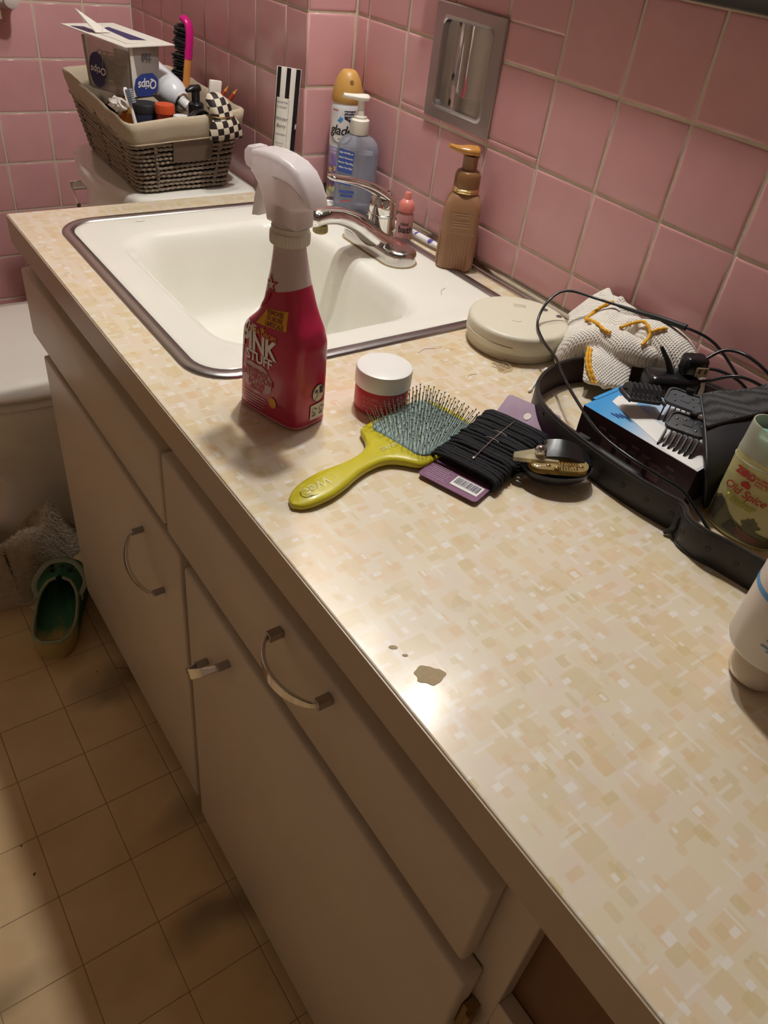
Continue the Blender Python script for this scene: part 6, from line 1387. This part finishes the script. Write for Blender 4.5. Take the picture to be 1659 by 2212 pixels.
def dof(a, b, off=0.0004):
    q = max(-.995, min(.995, a / .035)); return (a, -.0205 * (1 - q * q) ** (0.5 * 0.85) - off, b)
do2 = lambda a, b: dof(a, b, 0.0008)
decal('lettering', text2d('ZERO', 0.0095, 0.0006, 0, 0.95, 0.85), do2, 'deo_red', do, at=(-0.0125, 0.0690))
for i in range(3): decal('lettering', text2d(('ALUMINIUM', 'PARABENS', 'TALC, DYES')[i], 0.0035, 0.0001), do2, 'deo_red', do, at=(0.0075, 0.0715 - 0.0034 * i))
decal('ship_mark', poly2d([(-0.004, 0.056), (0.004, 0.056), (0.005, 0.060), (0.001, 0.0635), (-0.003, 0.0615), (-0.005, 0.0585)]), do2, 'deo_red', do, at=(-0.008, 0.0005))
decal('lettering', text2d('Old Spice', 0.0118, 0.0001, 0.3, 0.95), do2, 'deo_red', do, at=(-0.0060, 0.0505))
decal('lettering', text2d('Timber', 0.0112, 0.0003, 0.15), do2, 'deo_olive', do, at=(-0.0070, 0.0400))
decal('printed_scene', poly2d([(-0.0335, 0.004), (0.0335, 0.004), (0.033, 0.016), (0.020, 0.019), (0.010, 0.017), (-0.004, 0.021), (-0.012, 0.026), (-0.020, 0.034), (-0.026, 0.036), (-0.032, 0.030)]), dof, 'deo_moss', do)
decal('printed_trees', polys2d([[(-0.031, 0.010), (-0.022, 0.008), (-0.019, 0.030), (-0.025, 0.0345), (-0.0315, 0.026)], [(-0.012, 0.008), (0.004, 0.006), (0.006, 0.012), (-0.006, 0.020)]]), do2, 'deo_brown', do)
decal('printed_log', poly2d([(-0.004, 0.007), (0.024, 0.006), (0.026, 0.012), (0.002, 0.017)]), do2, 'deo_log', do)
decal('printed_bush', poly2d([(0.012 + (0.008 + 0.0016 * sin(7 * t)) * cos(t), 0.0225 + (0.0085 + 0.0016 * sin(9 * t)) * sin(t)) for t in [2 * pi * i / 40 for i in range(40)]]), do2, 'deo_moss', do)

# ------------------------------------------------------------------ white bottle standing on its cap at the right edge
mat('bottle_white', (0.66, 0.60, 0.54), 0.35, var=0.02); mat('cap_ivory', (0.66, 0.57, 0.45), 0.3, var=0.03); mat('stripe_blue', (0.06, 0.28, 0.62), 0.4); mat('print_blue', (0.20, 0.36, 0.50), 0.5)
wb = thing('upended_bottle', 'white bottle with a blue stripe standing upside down on its rounded cap', 'bottle', (-0.3385, -0.5560, 0.0004))
MB().lathe([(0.0120, 0.0), (0.0165, 0.0008), (0.0200, 0.0045), (0.0212, 0.0110), (0.0205, 0.0180), (0.0170, 0.0250), (0.0120, 0.0300), (0.0110, 0.034)], 40).obj('cap', 'cap_ivory', wb, angle=60)
WR = 0.0325
MB().lathe([(0.0150, 0.0325), (0.0260, 0.0330), (0.0310, 0.0350), (WR, 0.0385), (WR, 0.150), (0.030, 0.158), (0.02, 0.161)], 48).obj('body', 'bottle_white', wb, angle=40)
MB().lathe([(WR + 0.0003, 0.0900), (WR + 0.0004, 0.0902), (WR + 0.0004, 0.0942), (WR + 0.0003, 0.0944)], 48, cap0=False, cap1=False).obj('blue_stripe', 'stripe_blue', wb)
MB().lathe([(WR + 0.0001, 0.1180), (WR + 0.0005, 0.1184), (WR + 0.0001, 0.1190)], 48, cap0=False, cap1=False).obj('moulded_seam', 'white_plastic', wb)
wa = atan2(-0.6785 + 0.556, -0.8429 + 0.3385)
decal('small_print', polys2d([rct(0.008 + 0.003 * (i % 2), 0.0750 - i * 0.0030, 0.014 - 0.002 * (i % 3), 0.0008) for i in range(8)]), on_cyl(WR, wa, 0), 'print_blue', wb, cut=0.006)
decal('symbol', polys2d([rct(0.010, 0.108, 0.0026, 0.0075), rct(0.006, 0.103, 0.0018, 0.0012), rct(0.016, 0.104, 0.002, 0.004)]), on_cyl(WR, wa, 0), 'print_dark', wb, cut=0.004)

# ------------------------------------------------------------------ small litter on the counter
qt = thing('cotton_swab', 'single cotton swab lying beside the outside of the belt', 'cotton swab', (-0.1925, -0.1435, 0.0022), rz=radians(28))
MB().tube([(0, 0, 0), (0.060, 0, 0)], 0.0011, 8).obj('stick', 'white_plastic', qt); MB().sphere((-0.001, 0, 0), (0.0065, 0.0024, 0.0021), 12, 8).obj('cotton_tip', 'cotton', qt); MB().sphere((0.060, 0, 0), (0.0065, 0.0024, 0.0021), 12, 8).obj('cotton_tip', 'cotton', qt)
mat('blond_hair', (0.42, 0.30, 0.17), 0.5)
ht2 = MB(); pts = []
for i in range(36): pts.append((-0.186 + 0.010 * sin(i * 0.9) + 0.003 * sin(i * 2.3), -0.086 + 0.007 * cos(i * 0.7) + 0.004 * sin(i * 1.7), 0.0008 + 0.004 * abs(sin(i * 0.55))))
ht2.tube(catmull(pts, 4), 0.0003, 4); o = ht2.obj('hair_tangle', 'blond_hair', None); tag(o, 'small tangle of blond hair beside the smoke detector', 'hair')
HAIRS = [([(-0.43, 0.515), (-0.421, 0.5125), (-0.415, 0.5145)], 'short dark hair on the far left sink deck'), ([(-0.475, 0.050), (-0.468, 0.056), (-0.460, 0.0555)], 'short dark hair on the near sink deck beside the spray bottle'),
         ([(-0.265, -0.012), (-0.250, -0.006), (-0.236, -0.010)], 'fine hair on the counter in front of the sink ring'), ([(-0.245, -0.087), (-0.238, -0.083), (-0.229, -0.085)], 'fine hair on the counter between jar and smoke detector'), ([(-0.128, 0.115), (-0.118, 0.128), (-0.106, 0.133)], 'short dark hair on the sink deck near the smoke detector')]
for pts, lb in HAIRS:
    z = 0.0036 if pts[0][1] > 0.03 else 0.0003
    o = MB().tube(catmull([(x, y, z) for x, y in pts], 5), 0.00022, 4).obj('stray_hair', 'hair', None); tag(o, lb, 'hair', 'stray hairs')
mat('residue', (0.43, 0.33, 0.19), 0.75, var=0.2, vscale=300)
rp = [(0.0115 * cos(t) * (1 + 0.12 * sin(3 * t + 1) + 0.06 * sin(7 * t)), 0.0085 * sin(t) * (1 + 0.14 * sin(4 * t) + 0.05 * sin(9 * t + 2))) for t in [2 * pi * i / 48 for i in range(48)]]
o = MB().prism(rp, 0.0, 0.00025).obj('dried_residue', 'residue', None, smooth=False, loc=(-0.5655, -0.4270, 0.0001), rot=(0, 0, radians(-30))); tag(o, 'dull dried spill spot beside the bright reflection on the counter', 'stain')
for k, (x, y, r) in enumerate(((-0.5700, -0.4025, 0.0016), (-0.5735, -0.3915, 0.0024))):
    o = MB().prism([(r * 1.5 * cos(2 * pi * i / 14), r * 0.8 * sin(2 * pi * i / 14)) for i in range(14)], 0, 0.0002).obj('dried_drop', 'residue', None, smooth=False, loc=(x, y, 0.0001), rot=(0, 0, radians(-35))); tag(o, ('tiny dried drop just behind the dull spill spot' if k == 0 else 'oval dried drop farthest from the dull spill spot'), 'stain')

# ------------------------------------------------------------------ floor: clog, rug, scraps
def clog_material():
    m = bpy.data.materials.new('clog_foam'); m.use_nodes = True; nt = m.node_tree; p = nt.nodes['Principled BSDF']; tc = nd(nt, 'ShaderNodeTexCoord')
    sep = nd(nt, 'ShaderNodeSeparateXYZ'); lk(nt, tc.outputs['Object'], sep.inputs[0])
    nz = nd(nt, 'ShaderNodeTexNoise'); nz.inputs['Scale'].default_value = 30; nz.inputs['Detail'].default_value = 4
    mp = nd(nt, 'ShaderNodeMapping'); mp.inputs['Scale'].default_value = (1.6, 0.5, 1); lk(nt, tc.outputs['Object'], mp.inputs[0]); lk(nt, mp.outputs[0], nz.inputs['Vector'])
    a = nd(nt, 'ShaderNodeMapRange'); a.inputs[1].default_value = 0.075; a.inputs[2].default_value = 0.0; lk(nt, sep.outputs[1], a.inputs[0])
    b = nd(nt, 'ShaderNodeMath', operation='ADD'); lk(nt, a.outputs[0], b.inputs[0]); lk(nt, nz.outputs['Fac'], b.inputs[1])
    cr = nd(nt, 'ShaderNodeValToRGB'); e = cr.color_ramp.elements; e[0].position = 0.42; e[0].color = (0.035, 0.16, 0.075, 1); e[1].position = 1.05; e[1].color = (0.46, 0.36, 0.14, 1)
    k = e.new(0.62); k.color = (0.05, 0.20, 0.10, 1); k2 = e.new(0.85); k2.color = (0.30, 0.30, 0.10, 1)
    lk(nt, b.outputs[0], cr.inputs[0]); lk(nt, cr.outputs[0], p.inputs['Base Color']); p.inputs['Roughness'].default_value = 0.6
    MATS['clog_foam'] = m
clog_material()
mat('clog_rim', (0.30, 0.34, 0.22), 0.6, var=0.2); mat('clog_strap', (0.32, 0.36, 0.26), 0.55)
cg = thing('foam_clog', 'worn green foam clog on the floor with its toe under the cabinet', 'shoe', (-0.700, 0.445, FLOOR + 0.0004), rz=atan2(-0.108, 0.25))
WID = [(0, .020), (.015, .036), (.05, .043), (.10, .044), (.15, .050), (.20, .052), (.235, .044), (.255, .030), (.268, .008)]
RIM = [(0, .052), (.03, .050), (.07, .046), (.12, .052), (.15, .062), (.17, .066)]
TOPH = [(.15, .066), (.18, .068), (.21, .062), (.24, .050), (.26, .036), (.268, .026)]
def clog_ring(y, inner):
    w_ = smooth_table(WID, y) - (0.006 if inner else 0); z0 = 0.016 if inner else 0.0; n = 18; out = []
    open_ = y < 0.158; h = (smooth_table(RIM, y) if open_ else smooth_table(TOPH, y) - (0.005 if inner else 0))
    # arc from left rim under the foot to right rim; closes over the toe
    gap = 1.0 if y < 0.10 else max(0.0, 1 - ((y - 0.10) / 0.058) ** 2)
    for j in range(n + 1):
        t = j / n; a = pi * (0.5 + 0.5 * (1 - gap)) ; ang = -(pi / 2) + (t - 0.5) * 2 * (pi / 2 + (pi / 2) * (1 - gap) * 0.999)
        x = w_ * (1 if cos(ang) >= 0 else -1) * abs(cos(ang)) ** 0.55; z = sin(ang)
        zz = z0 + (h - z0) * (0.5 + 0.5 * (1 if z >= 0 else -1) * abs(z) ** 0.6) if gap < 1 else z0 + (h - z0) * (1 + (1 if z >= 0 else -1) * abs(z) ** 0.6)
        out.append((x, y, zz))
    return out
def clog_half(y, inner):
    """section: left rim, down the side, across the sole, up to the right rim; the rims meet over the toe"""
    w_ = max(0.004, smooth_table(WID, y) - (0.006 if inner else 0)); z0 = 0.018 if inner else 0.0
    cover = max(0.0, min(1.0, (y - 0.085) / 0.078)); h = smooth_table(RIM, y) if y < 0.15 else smooth_table(TOPH, y); h -= (0.006 if inner else 0) * (1 if y > 0.15 else 0)
    out = [(-w_ * sqrt(max(0.0, 1 - cover * cover)) * 0.92, h + 0.004 * cover)]
    for k in range(1, 4): out.append((-w_ * (1 - (1 - sqrt(max(0.0, 1 - cover * cover))) * (1 - k / 4)) * (0.92 + 0.08 * k / 4), h + 0.004 * cover * (1 - k / 4) - (h - z0) * 0.10 * k / 4 * (1 + cover)))
    out += [(-w_, z0 + (h - z0) * 0.55), (-w_ * 0.99, z0 + (h - z0) * 0.25), (-w_ * 0.93, z0 + 0.003), (-w_ * 0.75, z0), (-w_ * 0.3, z0)]
    out += [(-x, z) for x, z in reversed(out)]
    return [(x, y, z) for x, z in out]
ys = [0.0, .004, .010, .02, .035, .05, .07, .09, .105, .115, .122, .130, .138, .146, .154, .162, .17, .18, .195, .21, .225, .24, .25, .258, .264, .268]
ou = [clog_half(y, False) for y in ys]; inn_ = [clog_half(max(y, 0.006) if y < .006 else min(y, .262), True) for y in ys]
mb = MB(); n = len(ou[0])
mb.add([p for r in ou for p in r], [(i * n + j, i * n + j + 1, (i + 1) * n + j + 1, (i + 1) * n + j) for i in range(len(ys) - 1) for j in range(n - 1)] + [tuple(range(n)), tuple((len(ys) - 1) * n + j for j in range(n))])
obj('outer_shell', mb.mesh(), 'clog_foam', cg, angle=60)
mb = MB(); mb.add([p for r in inn_ for p in r], [(i * n + j + 1, i * n + j, (i + 1) * n + j, (i + 1) * n + j + 1) for i in range(len(ys) - 1) for j in range(n - 1)] + [tuple(range(n - 1, -1, -1))])
obj('footbed', mb.mesh(), 'clog_foam', cg, angle=60)
rim = [ou[i][0] for i in range(15, -1, -1)] + [ou[0][0], (0, -0.002, 0.053)] + [ou[i][-1] for i in range(0, 16)]
MB().tube(rim, 0.0036, 8).obj('rim', 'clog_rim', cg, angle=80)
MB().tube(catmull([(-0.040, 0.125, 0.052), (-0.050, 0.160, 0.062), (-0.030, 0.195, 0.078), (0, 0.205, 0.082), (0.030, 0.195, 0.078), (0.051, 0.160, 0.062), (0.042, 0.125, 0.052)], 5), [(.0016, .0055)] * 31, 8).obj('heel_strap', 'clog_strap', cg, angle=80)
for x, y in ((-0.018, 0.190), (0.0, 0.200), (0.018, 0.190), (-0.022, 0.212), (0.0, 0.222), (0.022, 0.212)):
    MB().lathe([(0.005, 0.0), (0.0055, 0.002), (0.0045, 0.0022)], 12).obj('vent_hole', 'black_and_hole_shade', cg, loc=(x, y, smooth_table(TOPH, y) + 0.0008 - 7.0 * x * x))
for s in (-1, 1): MB().lathe([(0.006, 0.0), (0.006, 0.003), (0.004, 0.004)], 12).xf(Matrix.Rotation(s * pi / 2, 4, 'Y')).obj('strap_rivet', 'clog_strap', cg, loc=(s * 0.0445, 0.125, 0.046))

mat('shag', (0.58, 0.48, 0.36), 0.95, var=0.25, vscale=45, bump=1.0, bscale=260)
def rug_h(x, y):
    e = min(1.0, max(0.0, (y - (0.625 + 0.92 * max(0, x + 0.68))) / 0.04))
    r1 = 0.095 * math.exp(-((y - 0.70 - 0.35 * (x + 0.68)) / 0.040) ** 2) * (0.55 + 0.45 * math.exp(-((x + 0.70) / 0.11) ** 2))
    r2 = 0.075 * math.exp(-((y - 0.735 + 0.9 * (x + 0.60)) / 0.030) ** 2) * math.exp(-((x + 0.60) / 0.06) ** 2)
    r3 = 0.060 * math.exp(-((y - 0.765 - 0.2 * (x + 0.8)) / 0.03) ** 2)
    return 0.006 + e * (0.022 + r1 + r2 + r3 + 0.006 * sin(x * 60 + y * 23) + 0.004 * sin(y * 90 - x * 31))
rg = thing('bath_mat', 'cream shaggy bath mat rumpled in front of the toilet base', 'bath mat', (0, 0, FLOOR + 0.0004))
NXr, NYr = 90, 46; vs = []; 
def rug_y(x, t):
    lo = 0.618 + 0.92 * max(0, x + 0.68) + 0.008 * sin(x * 40); return lo + (0.772 - lo) * t if x > -0.72 else lo + (0.90 - lo) * t
for i in range(NXr + 1):
    x = -1.12 + 0.60 * i / NXr
    for j in range(NYr + 1):
        y = rug_y(x, j / NYr); vs.append((x, y, rug_h(x, y) + random.uniform(-.0012, .0012)))
n = NYr + 1; N0 = len(vs)
fs2 = [(i * n + j, (i + 1) * n + j, (i + 1) * n + j + 1, i * n + j + 1) for i in range(NXr) for j in range(NYr)]
bot = [(x, y, 0.0) for x, y, z in vs]; rimi = [i * n for i in range(NXr + 1)] + [NXr * n + j for j in range(1, n)] + [i * n + NYr for i in range(NXr - 1, -1, -1)] + [j for j in range(NYr - 1, 0, -1)]
fs2 += [(rimi[k], rimi[(k + 1) % len(rimi)], rimi[(k + 1) % len(rimi)] + N0, rimi[k] + N0) for k in range(len(rimi))]
mb = MB(); mb.add(vs + bot, fs2); obj('backing', mb.mesh(), 'shag', rg, angle=80)
tf_ = MB(); mat('shag_pile', (0.70, 0.60, 0.46), 0.95, var=0.15)
for k in range(9000):
    x = random.uniform(-1.0, -0.53); y = rug_y(x, random.random()); z = rug_h(x, y)
    gx = (rug_h(x + .004, y) - rug_h(x - .004, y)) / .008; gy = (rug_h(x, y + .004) - rug_h(x, y - .004)) / .008
    nn = Vector((-gx, -gy, 1)).normalized() + Vector((random.uniform(-.6, .6), random.uniform(-.6, .6), random.uniform(-.3, .1))); nn.normalize()
    L = random.uniform(.005, .010); p = Vector((x, y, z - 0.001)); s1 = Vector((nn.y, -nn.x, 0.2)).normalized() * 0.0009
    b_ = len(tf_.v); s2 = nn.cross(s1).normalized() * 0.0009
    tf_.v += [tuple(p + s1), tuple(p - s1 * .5 + s2), tuple(p - s1 * .5 - s2), tuple(p + nn * L)]; tf_.f += [(b_, b_ + 1, b_ + 3), (b_ + 1, b_ + 2, b_ + 3), (b_ + 2, b_, b_ + 3)]
o = obj('pile', tf_.mesh('pile', False), 'shag_pile', rg, smooth=False); o['kind'] = 'stuff'
sc_ = obj('paper_scrap', rbox((-0.016, -0.010, 0), (0.016, 0.010, 0.0012), 0.0004, 1), 'card_white', None, loc=(-0.684, 0.6035, FLOOR + 0.0004), rot=(0, 0, 0.25)); tag(sc_, 'small pale paper scrap on the floor between rug and clog', 'paper')
o = MB().tube(catmull([(-0.565, 0.345, 0.0006), (-0.583, 0.352, 0.0010), (-0.604, 0.366, 0.0006)], 5), 0.0006, 5).obj('floor_hair', 'hair', None, loc=(0, 0, FLOOR)); tag(o, 'dark strand of hair on the floor below the cabinet door', 'hair')
mat('crumb', (0.13, 0.07, 0.03), 0.8)
for k, (x, y, sx, sy, lb) in enumerate(((-0.8555, 0.0330, 0.0030, 0.0018, 'elongated brown crumb on the lit strip of floor'), (-0.8600, 0.0900, 0.0018, 0.0016, 'small round crumb on the lit strip of floor'), (-0.640, 0.375, 0.0016, 0.0014, 'dark speck on the floor near the clog heel'))):
    o = MB().sphere((0, 0, 0.0010), (sx, sy, 0.0010), 8, 5).obj('crumb', 'crumb', None, loc=(x, y, FLOOR), rot=(0, 0, 0.9)); tag(o, lb, 'crumb', 'crumbs on the floor')

# ------------------------------------------------------------------ towel bar end at the top left
mat('ceramic_white', (0.66, 0.58, 0.54), 0.2); mat('tan_cloth', (0.36, 0.26, 0.15), 0.9, var=0.15, bump=0.4, bscale=300)
tw = thing('towel_bar', 'white ceramic towel bar end on the back wall at the upper left', 'towel bar', (-0.372, YB, 0.183))
MB().lathe([(0.024, 0.0), (0.024, 0.008), (0.016, 0.020), (0.014, 0.045), (0.017, 0.058), (0.015, 0.066), (0.006, 0.070)], 24).xf(Matrix.Translation((0, -0.0008, 0)) @ Matrix.Rotation(pi / 2, 4, 'X')).obj('post', 'ceramic_white', tw, angle=50)
MB().tube([(-0.002, -0.052, 0), (-0.42, -0.052, 0)], 0.0085, 16).obj('bar', 'ceramic_white', tw)
wc = thing('hanging_washcloth', 'tan washcloth hanging from the towel bar at the upper left', 'washcloth', (-0.412, YB - 0.052, 0.183))
rows_ = []
for i, (dy, z) in enumerate(((0.012, -0.030), (0.012, -0.004), (0.008, 0.008), (0.0, 0.0115), (-0.008, 0.008), (-0.012, -0.004), (-0.013, -0.020), (-0.014, -0.033))):
    rows_.append([(-0.12 + 0.135 * k / 12, dy + 0.0015 * sin(k * 1.3 + i * .2), z + 0.001 * sin(k)) for k in range(13)])
rings = [r + [(x, y * 0.80, z - (0.0012 if 1 <= i <= 6 else 0)) for x, y, z in reversed(r)] for i, r in enumerate(rows_)]
MB().loft(rings).obj('cloth', 'tan_cloth', wc, angle=70)
